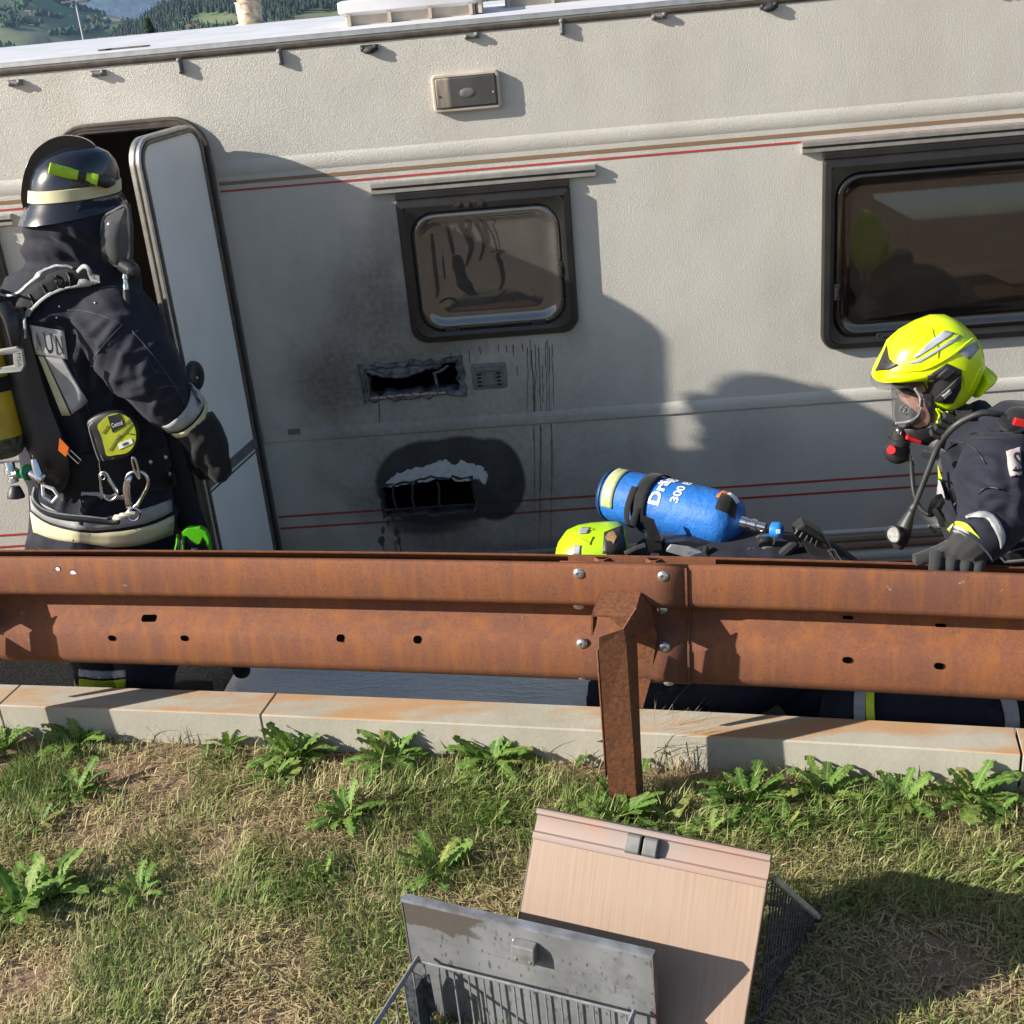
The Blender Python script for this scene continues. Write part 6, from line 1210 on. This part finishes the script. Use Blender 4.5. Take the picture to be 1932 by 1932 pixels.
ctext('Dräg', .212, .266, -.78, .62, 'print_letters', .03); ctext('300 B', .288, .318, -.74, .40, 'print_letters', .02)
cband(L_*.87, L_*.93, -.75, -.2, 'orange_label', 'orange', .003); cband(L_*.91, L_*.985, -.8, .15, 'white_label', 'white', .004); cband(L_*.89, L_*.995, -.45, .3, 'neck_strap', 'black_fab', .008, skew=.01)
mb = MB(); vA = at(1398, 984, 3.52); vB = at(1462, 1000, 3.47); mb.lathe(vA, vB, [(0, .018), (.02, .018), (.021, .015), (.035, .015), (.036, .019), (.05, .019), (.052, .014), (.08, .014)], 14); mb.build('valve', MAT['steel'], bc, sharp=35)
mb = MB(); kA = at(1454, 999, 3.475); kB = at(1482, 1002, 3.455); mb.lathe(kA, kB, [(0, .018), (.003, .024), (.025, .026), (.034, .022), (.038, .015), (.036, .009), (.030, .008)], 16); mb.build('valve_knob', MAT['bluevalve'], bc, sharp=40)
mb = MB(); mb.box(at(1468, 1003, 3.44), (.012, .004, .012)); mb.build('knob_mark', MAT['white'], bc, smooth=False)
m_ = MB(); m_.prism([at(x, y, 3.52) for x, y in ((1255, 1024), (1300, 1020), (1420, 1036), (1480, 1060), (1480, 1085), (1230, 1075))], V(0, .05, 0)); m_.build('carrier_frame', MAT['blackplastic'], bc, smooth=False, bevel=.005)
m_ = MB(); m_.prism([at(x, y, 3.50) for x, y in (c6(790, 640), c6(900, 655), c6(1010, 690), c6(1130, 735), c6(1130, 760), c6(990, 740), c6(760, 675))], V(0, .012, 0)); m_.build('silver_bar', MAT['refl'], bc, smooth=False)
tq2 = [c6(880, 668), c6(935, 678), c6(935, 700), c6(880, 690)]; print_text('air', lambda u, v: at(*bil(tq2, u, 1-v), 3.498), 'bar_print', 'bluevalve', bc)
m_ = MB(); m_.prism([at(x, y, 3.515) for x, y in (c6(640, 595), c6(730, 610), c6(742, 690), c6(660, 680))], V(0, .05, 0)); m_.tube([at(*c6(640, 598), 3.505), at(*c6(735, 612), 3.505)], .004, 6); m_.build('strap_anchor', MAT['blackplastic'], bc, smooth=False)
m_ = MB(); m_.prism([at(*c6(x, y), 3.53) for x, y in ((610, 460), (690, 490), (735, 620), (660, 610))], V(0, .006, 0)); m_.build('cylinder_strap', MAT['black_fab'], bc, smooth=False)
for pts, r, mt in (([(1000, 645), (995, 680), (1020, 710), (1090, 722), (1180, 700), (1240, 690)], 5, 'rubber'), ([(520, 690), (580, 660), (640, 640)], 6, 'rubber'), ([(1300, 600), (1330, 580), (1380, 600), (1390, 630)], 5, 'steel'), ([(1330, 660), (1360, 645), (1395, 660), (1400, 700), (1370, 720)], 5, 'vent'), ([(1180, 720), (1215, 690), (1260, 660), (1300, 665)], 4, 'steel'), ([(1200, 700), (1240, 715), (1290, 690)], 3.5, 'steel')):
    P_, R_ = pxl([(*c6(x, y), 3.49, r) for x, y in pts]); P_, R_ = dense(P_, R_); m_ = MB(); m_.tube(P_, R_, 8); m_.build('hose_loop' if mt == 'rubber' else 'fitting', MAT[mt], bc)
m_ = MB(); m_.lathe(at(*c6(1340, 600), 3.5), at(*c6(1345, 640), 3.48), [(0, .02), (.01, .024), (.02, .024), (.024, .02)], 14); m_.build('reducer', MAT['blackplastic'], bc)
m_ = MB(); m_.prism([at(*c6(x, y), 3.46) for x, y in ((1510, 560), (1575, 512), (1690, 580), (1740, 660), (1740, 740), (1640, 740), (1590, 680))], V(0, .06, 0))
hb = m_.build('hip_box', MAT['blackplastic'], bc, smooth=False, bevel=.008)
for k in range(5):
    m_ = MB(); a = c6(1540+28*k, 548+15*k); b = c6(1520+30*k, 575+17*k); m_.tube([at(*a, 3.455), at(*b, 3.455)], .004, 6); m_.build('box_rib', MAT['rubber'], hb)
P_, R_ = pxl([(*c6(1400, 735), 3.47, 10), (*c6(1470, 670), 3.47, 10), (*c6(1530, 620), 3.47, 9)]); m_ = MB(); m_.tube(P_, R_, 8); m_.build('grip', MAT['blackplastic'], bc)
P_ = [at(*c6(x, y), 3.44) for x, y in ((1722, 675), (1745, 668), (1765, 700), (1790, 740), (1775, 752), (1745, 720))]; m_ = MB(); m_.tube(catmull([tuple(p) for p in P_], 3, True), .0045, 8, loop=True); m_.build('clip_hook', MAT['steel'], bc)
# his glove on the ground by the post and a pale stone slab edge
gl_, _ = glove(ffc, [(1258, 1290, 3.33, 24), (1268, 1306, 3.31, 24), (1276, 1320, 3.30, 20)], [[(1258, 1316, 3.30, 9), (1256, 1330, 3.30, 8), (1258, 1338, 3.31, 7)], [(1272, 1320, 3.29, 9), (1274, 1334, 3.29, 8), (1276, 1340, 3.3, 7)], [(1284, 1318, 3.3, 9), (1290, 1332, 3.3, 8), (1291, 1338, 3.31, 7)], [(1292, 1312, 3.31, 8), (1300, 1324, 3.31, 7), (1302, 1332, 3.32, 6)]], [(1250, 1300, 3.3, 9), (1242, 1314, 3.3, 8), (1243, 1324, 3.3, 7)])
# ------------------------------------------------------------------ two burnt kitchen drawers standing in the grass
q = NT('sooty_grey_board'); X_, Y_, Z_ = q.sepxyz()
c_ = q.mix(q.ramp(q.noise(7, 4, .6), [(.35, 0.), (.7, 1.)]), (.165, .17, .178), (.10, .106, .113))
c_ = q.mix(q.math('MULTIPLY', q.ramp(q.noise(5, 2, .5, q.map(scale=(1, 1, .15))), [(.5, 0.), (.7, .5)]), 1.), c_, (.22, .23, .24))
dv = q.map(scale=(1, 1, .5), rot=(0, 0, 0)); dr = q.ramp(q.vor(85, 'F1', dv), [(.2, 1.), (.3, 0.)]); dr = q.math('MULTIPLY', dr, q.ramp(q.noise(15, 3), [(.44, 0.), (.5, 1.)])); c_ = q.mix(q.math('MULTIPLY', dr, .85), c_, (.07, .07, .075))
d2 = q.ramp(q.vor(34, 'F1', q.map(scale=(1, 1, .32), loc=(3, 1, 0))), [(.10, 1.), (.17, 0.)]); c_ = q.mix(q.math('MULTIPLY', d2, .8), c_, (.06, .06, .065)); c_ = q.mix(q.math('MULTIPLY', q.ramp(q.noise(9, 5, .65), [(.52, 0.), (.6, .6)]), q.ramp(q.noise(30, 3, .6), [(.35, 0.), (.5, 1.)])), c_, (.11, .115, .12))
blot = q.math('MULTIPLY', q.ramp(q.math('ADD', q.math('MULTIPLY', q.math('ADD', X_, .52), 2.2), q.math('MULTIPLY', q.noise(16, 4, .6), .35)), [(.62, 1.), (.66, 0.)]), q.ramp(q.math('ADD', Z_, q.math('MULTIPLY', q.noise(20, 3), .06)), [(.455, 0.), (.46, 1.)]))
c_ = q.mix(blot, c_, (.075, .067, .06)); q.base(c_); q.rough(.5); q.bump(q.noise(60, 4, .7), .25, .003); MAT['sootboard'] = q.m
MAT['handle'] = M('faded_handle_moulding', (.28, .185, .145), (.24, .195, .18), 9, .45)
MAT['wire'] = M('sooty_wire', (.16, .17, .185), (.24, .25, .26), 60, .45, .3)
MAT['wiredark'] = M('charred_wire', (.03, .035, .045), (.1, .11, .13), 70, .5, .2)
MAT['edgebrown'] = M('board_edge_brown', (.09, .045, .025), (.13, .12, .115), 14, .6)
a = at(757, 1698, 2.10); b = at(1230, 1795, 1.90); b.z = a.z
U = (b-a); WD = U.length; U.normalize(); N = V(U.y, -U.x, 0)
if N.y > 0: N = -N
gzl = lambda p: float(gz(p.x, p.y))
dr1 = thing('kitchen_drawer', 'soot grey drawer front standing upright with a wire basket towards the viewer', 'drawer', (a+b)*.5-V(0, 0, .3))
def dp(u, n, z): return a+U*u+N*n+V(0, 0, z)           # z measured from the top edge
hgt = a.z-.12
mb = MB(); mb.loft([[dp(0, 0, z), dp(WD, 0, z), dp(WD, -.018, z), dp(0, -.018, z)] for z in (-.0, -hgt)]); mb.build('front_board', MAT['sootboard'], dr1, smooth=False, bevel=.0015)
mb = MB(); mb.loft([[dp(u, -.019, .0035), dp(u, .0012, .0035), dp(u, .0012, -.004), dp(u, -.019, -.004)] for u in np.linspace(-.001, WD+.001, 12)]); mb.build('top_edge', M('blue_grey_edge', (.2, .22, .25), (.11, .11, .115), 18, .5), dr1, smooth=False)
for u in (0, WD):
    mb = MB(); mb.loft([[dp(u-.0015, .0015, z), dp(u+.0015, .0015, z), dp(u+.0015, -.0195, z), dp(u-.0015, -.0195, z)] for z in (-.006, -hgt)]); mb.build('side_edge', MAT['edgebrown'], dr1, smooth=False)
def onp(x, y, n=0.):                                    # pixel to (u, z) on the drawer plane
    P0 = a+N*n; v = ray(x, y); t = (P0-CP).dot(N)/v.dot(N); p = CP+v*t; return (p-a).dot(U), p.z-a.z
mb = MB(); mb.loft([[dp(u, .0008, onp(995, 1800)[1]-.004-.02), dp(u, .0022, onp(995, 1800)[1]-.024), dp(u, .0022, onp(995, 1800)[1]-.027), dp(u, .0008, onp(995, 1800)[1]-.027)] for u in (.004, WD-.004)]); mb.build('board_joint', MAT['sootboard'], dr1, smooth=False)
lu, lz = onp(994, 1787); mb = MB()
lk = [(0, .0), (.0, .028), (.012, .032), (.028, .018), (.03, 0)]
mb.loft([[dp(lu+du, n, lz+.022-k) for n, k in ((.001, .0), (.022, .004), (.026, .02), (.026, .046), (.001, .05))] for du in (-.026, -.023, .023, .026)]); mb.build('latch', MAT['vent'], dr1, smooth=False, bevel=.003)
for du, dz_ in ((-.016, -.012), (.016, -.014)): mb = MB(); c = dp(lu+du, .0265, lz+dz_); mb.lathe(c, c+N*.002, [(0, .004), (.001, .004), (.002, .002)], 8); mb.build('screw', MAT['zinc'], dr1)
for px, py in ((969, 1773),): u, z = onp(px, py); mb = MB(); mb.ball(dp(u, .001, z), (.003, .003, .003), 8, 5); mb.build('screw', MAT['zinc'], dr1)
rn = .028; u0, z0 = onp(790, 1812, rn); u1, z1 = onp(1192, 1915, rn); zr_ = (z0+z1)/2; DEP = .42
def wire(pts, r, name, mat='wire', seg=6, bend=0):
    m_ = MB(); P_ = [dp(*p) for p in pts]
    m_.tube(catmull([tuple(p) for p in P_], bend) if bend else P_, r, seg); return m_.build(name, MAT[mat], dr1)
wire([(u0, rn, zr_), (u1, rn, zr_)], .0035, 'rim_wire'); wire([(u0-.004, rn-.006, zr_+.004), (u0-.004, rn+DEP, zr_+.004)], .0055, 'rim_rail'); wire([(u1+.004, rn-.006, zr_+.004), (u1+.004, rn+DEP, zr_+.004)], .0055, 'rim_rail')
wire([(u0, rn+DEP, zr_), (u1, rn+DEP, zr_)], .0035, 'rim_wire'); bz = -hgt+.06
nw = 14
for k in range(nw):
    u = u0+.012+(u1-u0-.024)*k/(nw-1); wire([(u, rn, zr_), (u, rn+.001, bz), (u, rn+DEP, bz)], .0024, 'basket_wire', 'wire')
for k in range(10):
    n_ = rn+.04*k+.03
    for uu_ in (u0, u1): wire([(uu_, n_, zr_), (uu_, n_, bz)], .0022, 'side_wire')
for n_ in (rn+.05, rn+.2, rn+.35): wire([(u0, n_, bz), (u1, n_, bz)], .003, 'cross_wire')
mb = MB(); sh = [(-.035, zr_-.055), (-.008, zr_-.02), (.012, zr_-.028), (.03, zr_-.016), (.034, zr_-.12), (.02, zr_-.13), (.012, zr_-.16), (-.02, zr_-.19), (-.034, zr_-.16)]
mb.prism([dp(u0+u, rn+.012+.25*max(-u, 0), z) for u, z in sh], N*.003); mb.prism([dp(u0+.01, rn+.004, zr_-.03), dp(u0+.01, rn+.05, zr_-.03), dp(u0+.006, rn+.05, zr_-.2), dp(u0+.006, rn+.004, zr_-.2)], U*.003)
mb.build('corner_plate', MAT['wiredark'], dr1, smooth=False)

# wooden drawer front leaning back, basket behind it
d_ = at(1015, 1527, 2.26); e_ = at(1455, 1610, 2.065); e_.z = d_.z = (d_.z+e_.z)/2
U2 = (e_-d_); W2 = U2.length; U2.normalize(); N2 = V(U2.y, -U2.x, 0)
if N2.y > 0: N2 = -N2
SLP = (N2*.23+V(0, 0, -.375)-U2*.02).normalized(); NF = U2.cross(SLP).normalized()
if NF.y > 0: NF = -NF
# the panel leans well back on its basket    # down the panel, and its outward normal
def wp(u, n, s): return d_+U2*u+NF*n+SLP*s
H2 = .45
q = NT('light_wood_veneer'); 
def dotn(vec, k):
    n_ = q.n('ShaderNodeVectorMath', operation='DOT_PRODUCT'); q.l(q.obj, n_.inputs[0]); n_.inputs[1].default_value = tuple(vec*k); return n_.outputs['Value']
cb = q.n('ShaderNodeCombineXYZ'); q.l(dotn(U2, 1.), cb.inputs[0]); q.l(dotn(SLP, 1.), cb.inputs[1]); vc_ = cb.outputs[0]
gr = q.noise(1., 3, .75, q.map(vc_, scale=(150, 2.2, 1))); gb = q.noise(4.5, 4, .6)
c_ = q.mix(q.ramp(gr, [(.34, 0.), (.68, 1.)]), (.315, .222, .16), (.24, .168, .12)); c_ = q.mix(q.ramp(gb, [(.4, 0.), (.75, .35)]), c_, (.28, .21, .175)); c_ = q.mix(q.ramp(q.noise(13, 4, .7), [(.66, 0.), (.74, .5)]), c_, (.34, .2, .12)); q.base(c_); q.rough(.5); q.bump(gr, .15, .001); MAT['veneer'] = q.m
dr2 = thing('kitchen_drawer', 'light wood drawer front leaning back with a grey latch and a charred basket behind', 'drawer', wp(W2/2, 0, H2))
mb = MB(); mb.loft([[wp(u, n, s) for n, s in ((0, .066), (0, H2), (-.019, H2), (-.019, .066))] for u in (0, W2)]); mb.build('front_board', MAT['veneer'], dr2, smooth=False, bevel=.001)
hp_ = [(-.019, 0), (.004, .0), (.006, .004), (.006, .011), (-.004, .016), (-.006, .03), (-.003, .050), (.003, .053), (.004, .056), (.003, .067), (.0, .069), (-.019, .069)]
mb = MB(); mb.loft([[wp(u, n, s) for n, s in hp_] for u in np.linspace(0, W2, 6)]); mb.build('handle_moulding', MAT['handle'], dr2, sharp=25)
def onw(x, y):
    v = ray(x, y); t = (d_-CP).dot(NF)/v.dot(NF); p = CP+v*t; return (p-d_).dot(U2), (p-d_).dot(SLP)
for (x0, x1) in ((1185, 1212), (1219, 1245)):
    ua_, sa_ = onw(x0, 1585); ub_, sb_ = onw(x1, 1592); mb = MB(); s0 = onw(x0, 1572)[1]; s0 = (onw(1215, 1575)[1])
    mb.loft([[wp(u, n, s) for n, s in ((-.006, .014), (.012, .014), (.016, .018), (.016, .050), (.010, .055), (-.004, .055))] for u in (ua_, ub_)]); mb.build('latch', MAT['vent'], dr2, smooth=False, bevel=.002)
mb = MB(); ua_ = onw(1212, 1588)[0]; ub_ = onw(1219, 1588)[0]; mb.loft([[wp(u, n, s) for n, s in ((-.006, .016), (.002, .016), (.002, .05), (-.006, .05))] for u in (ua_, ub_)]); mb.build('latch_shadow', MAT['hole'], dr2, smooth=False)  # black strip standing in for the shadow between the two brackets
for u in (0., W2): mb = MB(); mb.loft([[wp(u-.001, n, s) for n, s in ((.0008, .07), (.0008, H2), (-.0195, H2), (-.0195, .07))], [wp(u+.0012, n, s) for n, s in ((.0008, .07), (.0008, H2), (-.0195, H2), (-.0195, .07))]]); mb.build('side_edge', MAT['edgebrown'], dr2, smooth=False)
P0 = at(1456, 1650, 2.098); P1 = at(1540, 1724, 2.30); Q1 = at(1527, 1786, 2.33); Q0 = at(1428, 1932, 2.0)
BK = P1-P0
for sh_ in (0., -1.):
    o_ = U2*(W2*.94)*sh_
    mb = MB(); dn_ = (Q1-P1).normalized(); mb.loft([[p+o_+dn_*k+U2*j for k, j in ((0, 0), (.022, .0), (.022, .012), (0, .012))] for p in (P0, P1)]); mb.build('rim_rail', M('cream_rail', (.55, .54, .48), (.4, .4, .37), 20, .5), dr2, smooth=False, bevel=.002)
    for k in range(17):
        t = (k+.5)/17; mb = MB(); A0 = P0+(P1-P0)*t+o_; B0 = Q0+(Q1-Q0)*t+o_
        mb.tube([A0, B0], .0024, 6); mb.build('side_wire', MAT['wiredark'], dr2)
    for t in (.35, .62, .97): mb = MB(); mb.tube([P0+(Q0-P0)*t+o_, P1+(Q1-P1)*t+o_], .003, 6); mb.build('cross_wire', MAT['wiredark'], dr2)
mb = MB(); mb.tube([P1, P1-U2*W2*.94], .004, 6); mb.tube([Q1, Q1-U2*W2*.94], .004, 6); mb.build('back_wire', MAT['wiredark'], dr2, kind=None)
mb = MB(); mb.box(P1+V(.002, .008, -.012), (.02, .02, .03)); mb.build('rail_end', MAT['blackplastic'], dr2, smooth=False, bevel=.003)
mb = MB()
for t in np.linspace(.02, .98, 9):
    A0 = P0+(P1-P0)*.12+(Q0-P0)*t; B0 = P0+(P1-P0)*.95+(Q1-P1)*t; mb.tube([A0, A0+(B0-A0)*.5], .0018, 5)
mb.build('mesh_wires', MAT['wiredark'], dr2, kind='stuff')

# ------------------------------------------------------------------ far background: valley slopes, forest, mountain
def slope(name, ridge, ylow, d_r, d_l, mat, xs, rough=0., rows=14, seed=1):
    ry = np.interp(xs, [p[0] for p in ridge], [p[1] for p in ridge]); R_ = []
    for j in range(rows):
        t = j/(rows-1); row = []
        for x, y0 in zip(xs, ry):
            y = y0+(max(ylow, y0+5)-y0)*t; d = d_r+(d_l-d_r)*t
            p = atd(x, y, d); p.z += rough*(mnoise.noise(Vector((x*.02, t*4, seed)))) ; row.append(p)
        R_.append(row)
    m_ = MB(); m_.grid(R_); return m_.build(name, mat, kind='structure', sharp=180), (lambda x, t: atd(x, float(np.interp(x, [p[0] for p in ridge], [p[1] for p in ridge]))*(1-t)+ylow*t, d_r+(d_l-d_r)*t))
q = NT('hazy_forest_mountain'); q.base(q.mix(q.ramp(q.noise(.012, 8, .75), [(.42, 0.), (.62, 1.)]), (.03, .075, .09), (.10, .16, .22))); q.rough(.9); q.bump(q.noise(.01, 8, .75), 1., 60)  # blue of the distant air is mixed into the forest colour
slope('mountain', [(-900, -120), (0, -60), (300, -90), (700, -130), (1500, -200), (3000, -260)], 160, 7000, 5200, q.m, np.linspace(-900, 3000, 60), 60, seed=4)
q = NT('meadow_slope'); vz = q.vor(.006, 'F1', q.map(scale=(1, .35, 1))); c_ = q.mix(q.ramp(q.noise(.004, 3, .5), [(.4, 0.), (.6, 1.)]), (.075, .15, .045), (.15, .155, .07)); c_ = q.mix(q.ramp(q.noise(.02, 4, .6), [(.5, 0.), (.7, .6)]), c_, (.05, .095, .035)); q.base(c_); q.rough(.9)
lridge = [(-900, -60), (0, -42), (60, -25), (110, 0), (150, 18), (200, 28), (255, 41), (275, 52), (330, 70), (700, 120)]
_, onL = slope('hillside', lridge, 150, 2600, 1500, q.m, np.linspace(-900, 700, 80), 8, seed=2)
fridge = [(200, 88), (230, 62), (262, 52), (292, 28), (322, 14), (350, 0), (420, -28), (560, -60), (900, -120), (3000, -200)]
_, onF = slope('wooded_ridge', fridge, 130, 1750, 1000, q.m, np.linspace(190, 3000, 120), 6, seed=3)
MAT['conifer'] = M('conifer_needles', (.010, .024, .014), (.022, .042, .02), .05, .9); MAT['broad'] = M('broadleaf_canopy', (.022, .05, .018), (.05, .085, .028), .06, .9)
def cone_tree(mb_, p, h, r, rd):
    for k in range(3):
        z0 = h*(.12+.26*k); z1 = min(z0+h*.46, h); rr = r*(1-.27*k); n_ = 6; a0 = rd.random()*3
        ring = [p+V(rr*cos(a0+2*pi*i/n_)*rd.uniform(.75, 1.2), rr*sin(a0+2*pi*i/n_)*rd.uniform(.75, 1.2), z0) for i in range(n_)]
        mb_.add(ring+[p+V(0, 0, z1)], [(i, (i+1) % n_, n_) for i in range(n_)])
def blob_tree(mb_, p, h, r, rd):
    rings = []; n_ = 7
    for k in range(5):
        t = k/4; q_ = r*sin(pi*(t*.9+.08))**.7; rings.append([p+V(q_*cos(2*pi*i/n_)*rd.uniform(.7, 1.2), q_*sin(2*pi*i/n_)*rd.uniform(.7, 1.2), h*(.1+.9*t)) for i in range(n_)])
    mb_.loft(rings)
rd = random.Random(3); mb = MB(); mb2 = MB()
def clear(x, y):                                        # meadow openings in the wood
    e1 = ((x-408)/52)**2+((y-40)/13)**2; e2 = ((x-612)/62)**2+((y-36)/14)**2; return e1 < 1 or e2 < 1
for k in range(7000):
    x = rd.uniform(200, 760) if k < 5600 else rd.uniform(760, 2400); t = rd.random()**1.2
    p = onF(x, t); dpx = (p-CP); yy = 966+F*dpx.dot(EY)/dpx.dot(D); xx = 966+F*dpx.dot(EX)/dpx.dot(D)
    if clear(xx, yy) or (yy > 118): continue
    s_ = (p-CP).length/F
    if yy > 42 and xx > 330 and rd.random() < .6: blob_tree(mb2, p, rd.uniform(7, 12)*s_, rd.uniform(4, 6)*s_, rd)
    else: cone_tree(mb, p, rd.uniform(11, 20)*s_, rd.uniform(3.2, 4.6)*s_, rd)
mb.build('conifer_forest', MAT['conifer'], kind='stuff', smooth=False)
def lput(x, y, kind, hpx, rpx):
    # place on the meadow slope under a pixel
    t = .5
    lo_, hi_ = 0., 1.
    for _ in range(18):
        t = (lo_+hi_)/2; p = onL(x, t)-CP; yy = 966+F*p.dot(EY)/p.dot(D)
        if yy < y: lo_ = t
        else: hi_ = t
    p = onL(x, t); s_ = (p-CP).length/F; (cone_tree if kind else blob_tree)(mb2, p-V(0, 0, 1), hpx*s_, rpx*s_, rd)
for (x0, y0, x1, y1, num, spread, cn) in ((0, 22, 30, 26, 10, 5, 0), (0, 52, 25, 50, 16, 6, 0), (60, 28, 90, 32, 14, 4, 0), (100, 66, 160, 62, 34, 5, 0), (160, 60, 205, 50, 26, 7, 0), (165, 38, 205, 50, 22, 5, 0), (40, 18, 55, 2, 10, 4, 0), (25, 8, 45, 20, 10, 4, 1), (105, 4, 200, 34, 34, 4, 0), (0, 92, 60, 100, 46, 9, 1), (55, 96, 110, 99, 16, 4, 0), (175, 92, 225, 82, 34, 6, 0), (215, 60, 245, 58, 12, 4, 0), (0, 38, 80, 48, 16, 5, 0), (230, 44, 250, 45, 6, 2, 1), (95, 34, 125, 36, 9, 2, 0)):
    for k in range(num):
        u = rd.random(); lput(x0+(x1-x0)*u+rd.uniform(-spread, spread), y0+(y1-y0)*u+rd.uniform(-spread, spread)*.6, cn and rd.random() < .8, rd.uniform(7, 13), rd.uniform(3.2, 6))
mb2.build('broadleaf_clumps', MAT['broad'], kind='stuff', smooth=True)
# little houses and a bare construction terrace on the slope
MAT['housewall'] = M('white_house_wall', (.6, .58, .55), sc=.2, rough=.8); MAT['houseroof'] = M('red_brown_roof', (.22, .1, .07), sc=.3, rough=.8); MAT['terrace'] = M('bare_earth', (.5, .34, .24), (.4, .28, .2), .05, .9)
def surf_at(x, y, on):
    lo_, hi_ = 0., 1.
    for _ in range(20):
        t = (lo_+hi_)/2; p = on(x, t)-CP; yy = 966+F*p.dot(EY)/p.dot(D)
        if yy < y: lo_ = t
        else: hi_ = t
    return on(x, (lo_+hi_)/2)
for x, y, w_, on, lb in ((34, 27, 5, onL, 'small white farmhouse highest on the left meadow'), (54, 28, 10, onL, 'long white farmhouse among trees on the left slope'), (130, 31, 7, onL, 'pale house left in the hamlet behind the lamp mast'), (151, 32, 7, onL, 'pale house right of the lamp mast on the slope'), (176, 25, 9, onL, 'house with grey roof near the terrace'), (193, 26, 6, onL, 'small house at the hill crest'), (184, 29, 5, onL, 'orange roofed house beside the bare terrace'), (365, 58, 16, onF, 'white chalet with wide roof below the wooded ridge'), (395, 59, 7, onF, 'small white house beside the chalet at the forest edge'), (56, 95, 4, onL, 'tiny white hut at the foot of the left slope')):
    p = surf_at(x, y, on); s_ = (p-CP).length/F; hw = w_*s_
    h_ = thing('house', lb, 'house', p, 'houses on the far slopes')
    mb = MB(); mb.box(p+V(0, 0, hw*.18), (hw, hw*.7, hw*.5)); mb.build('wall', MAT['housewall'], h_, smooth=False)
    mb = MB(); z = p.z+hw*.43; mb.prism([V(p.x-hw*.6, p.y-hw*.45, z), V(p.x-hw*.6, p.y+hw*.45, z), V(p.x-hw*.6, p.y, z+hw*.24)], V(hw*1.2, 0, 0)); mb.build('roof', MAT['terrace'] if 'orange' in lb else MAT['houseroof'], h_, smooth=False)
pts = [surf_at(x, y, onL)+V(0, -10, 3) for x, y in ((196, 31), (215, 32), (240, 37), (252, 41), (250, 44), (225, 43), (205, 40))]
mb = MB(); mb.prism(pts, V(0, 4, -6)); mb.build('terrace', MAT['terrace'], smooth=False, kind='structure')
# single dark tree and lamp mast in the middle distance
tp = at(290, 100, 160); s_ = 160/F
tr = thing('pine_tree', 'dark conical tree rising alone behind the caravan roof', 'tree', tp-V(0, 0, 3))
mb = MB(); mb.tube([tp-V(0, 0, 4), tp+V(0, 0, 1)], [.25, .12], 8); mb.build('trunk', M('bark', (.06, .04, .03), sc=3), tr)
mb = MB()
for k in range(1500):
    t = rd.random()**.8; z = tp.z-1.2+5.3*t; r = (1-t)*1.75*sqrt(rd.random())+.05; a_ = rd.random()*2*pi; c = V(tp.x+r*cos(a_), tp.y+r*sin(a_), z); w_ = .22; dd_ = V(cos(a_), sin(a_), -.35)*w_*1.4; sd = V(-sin(a_), cos(a_), rd.uniform(-.3, .3))*w_*.6
    mb.add([c-sd, c+sd, c+dd_+sd*.4, c+dd_-sd*.4], [(0, 1, 2, 3)])
mb.build('crown', MAT['broad'], tr, smooth=False)
mp = at(150, 95, 55); mt = at(143, 4, 55); ms = thing('lamp_mast', 'thin grey lamp mast with two flat heads standing beyond the caravan', 'lamp post', V(mp.x, mp.y, mp.z-6))
mb = MB(); mb.tube([V(mt.x, 55, mp.z-6), V(mt.x, 55, mt.z)], [.075, .05], 8); mb.build('mast', M('galvanised_mast', (.45, .46, .47), sc=2, rough=.5), ms)
for sx in (-1, 1): mb = MB(); mb.box(V(mt.x+sx*.32, 55, mt.z+.02), (.5, .25, .09)); mb.build('lamp_head', MAT['vent'], ms, smooth=False, bevel=.02)
# valley floor so that the land goes on behind and below everything
mb = MB(); mb.add([V(-9000, 60, -70), V(9000, 60, -70), V(9000, 9000, -140), V(-9000, 9000, -140)], [(0, 1, 2, 3)]); mb.build('valley_floor', bpy.data.materials['meadow_slope'], kind='structure')
# ------------------------------------------------------------------ haze of the valley
allz = 0
for o_ in COL.objects:
    if o_.type == 'MESH': allz = max(allz, max((o_.matrix_world @ Vector(c)).z for c in o_.bound_box)+o_.location.z*0)
mb = MB(); lo_ = -520; mb.box((300, 2600, (allz+15+lo_)/2), (22000, 13200, allz+15-lo_)); hz_ = mb.build('haze', bpy.data.materials.new('valley_haze'), kind='stuff', smooth=False)
hm = hz_.data.materials[0]; hm.use_nodes = True; hm.node_tree.nodes.remove(hm.node_tree.nodes['Principled BSDF']); pv_ = hm.node_tree.nodes.new('ShaderNodeVolumePrincipled'); pv_.inputs['Color'].default_value = (.40, .62, 1., 1); pv_.inputs['Density'].default_value = 5e-5; pv_.inputs['Anisotropy'].default_value = .2
hm.node_tree.links.new(pv_.outputs[0], hm.node_tree.nodes['Material Output'].inputs['Volume'])
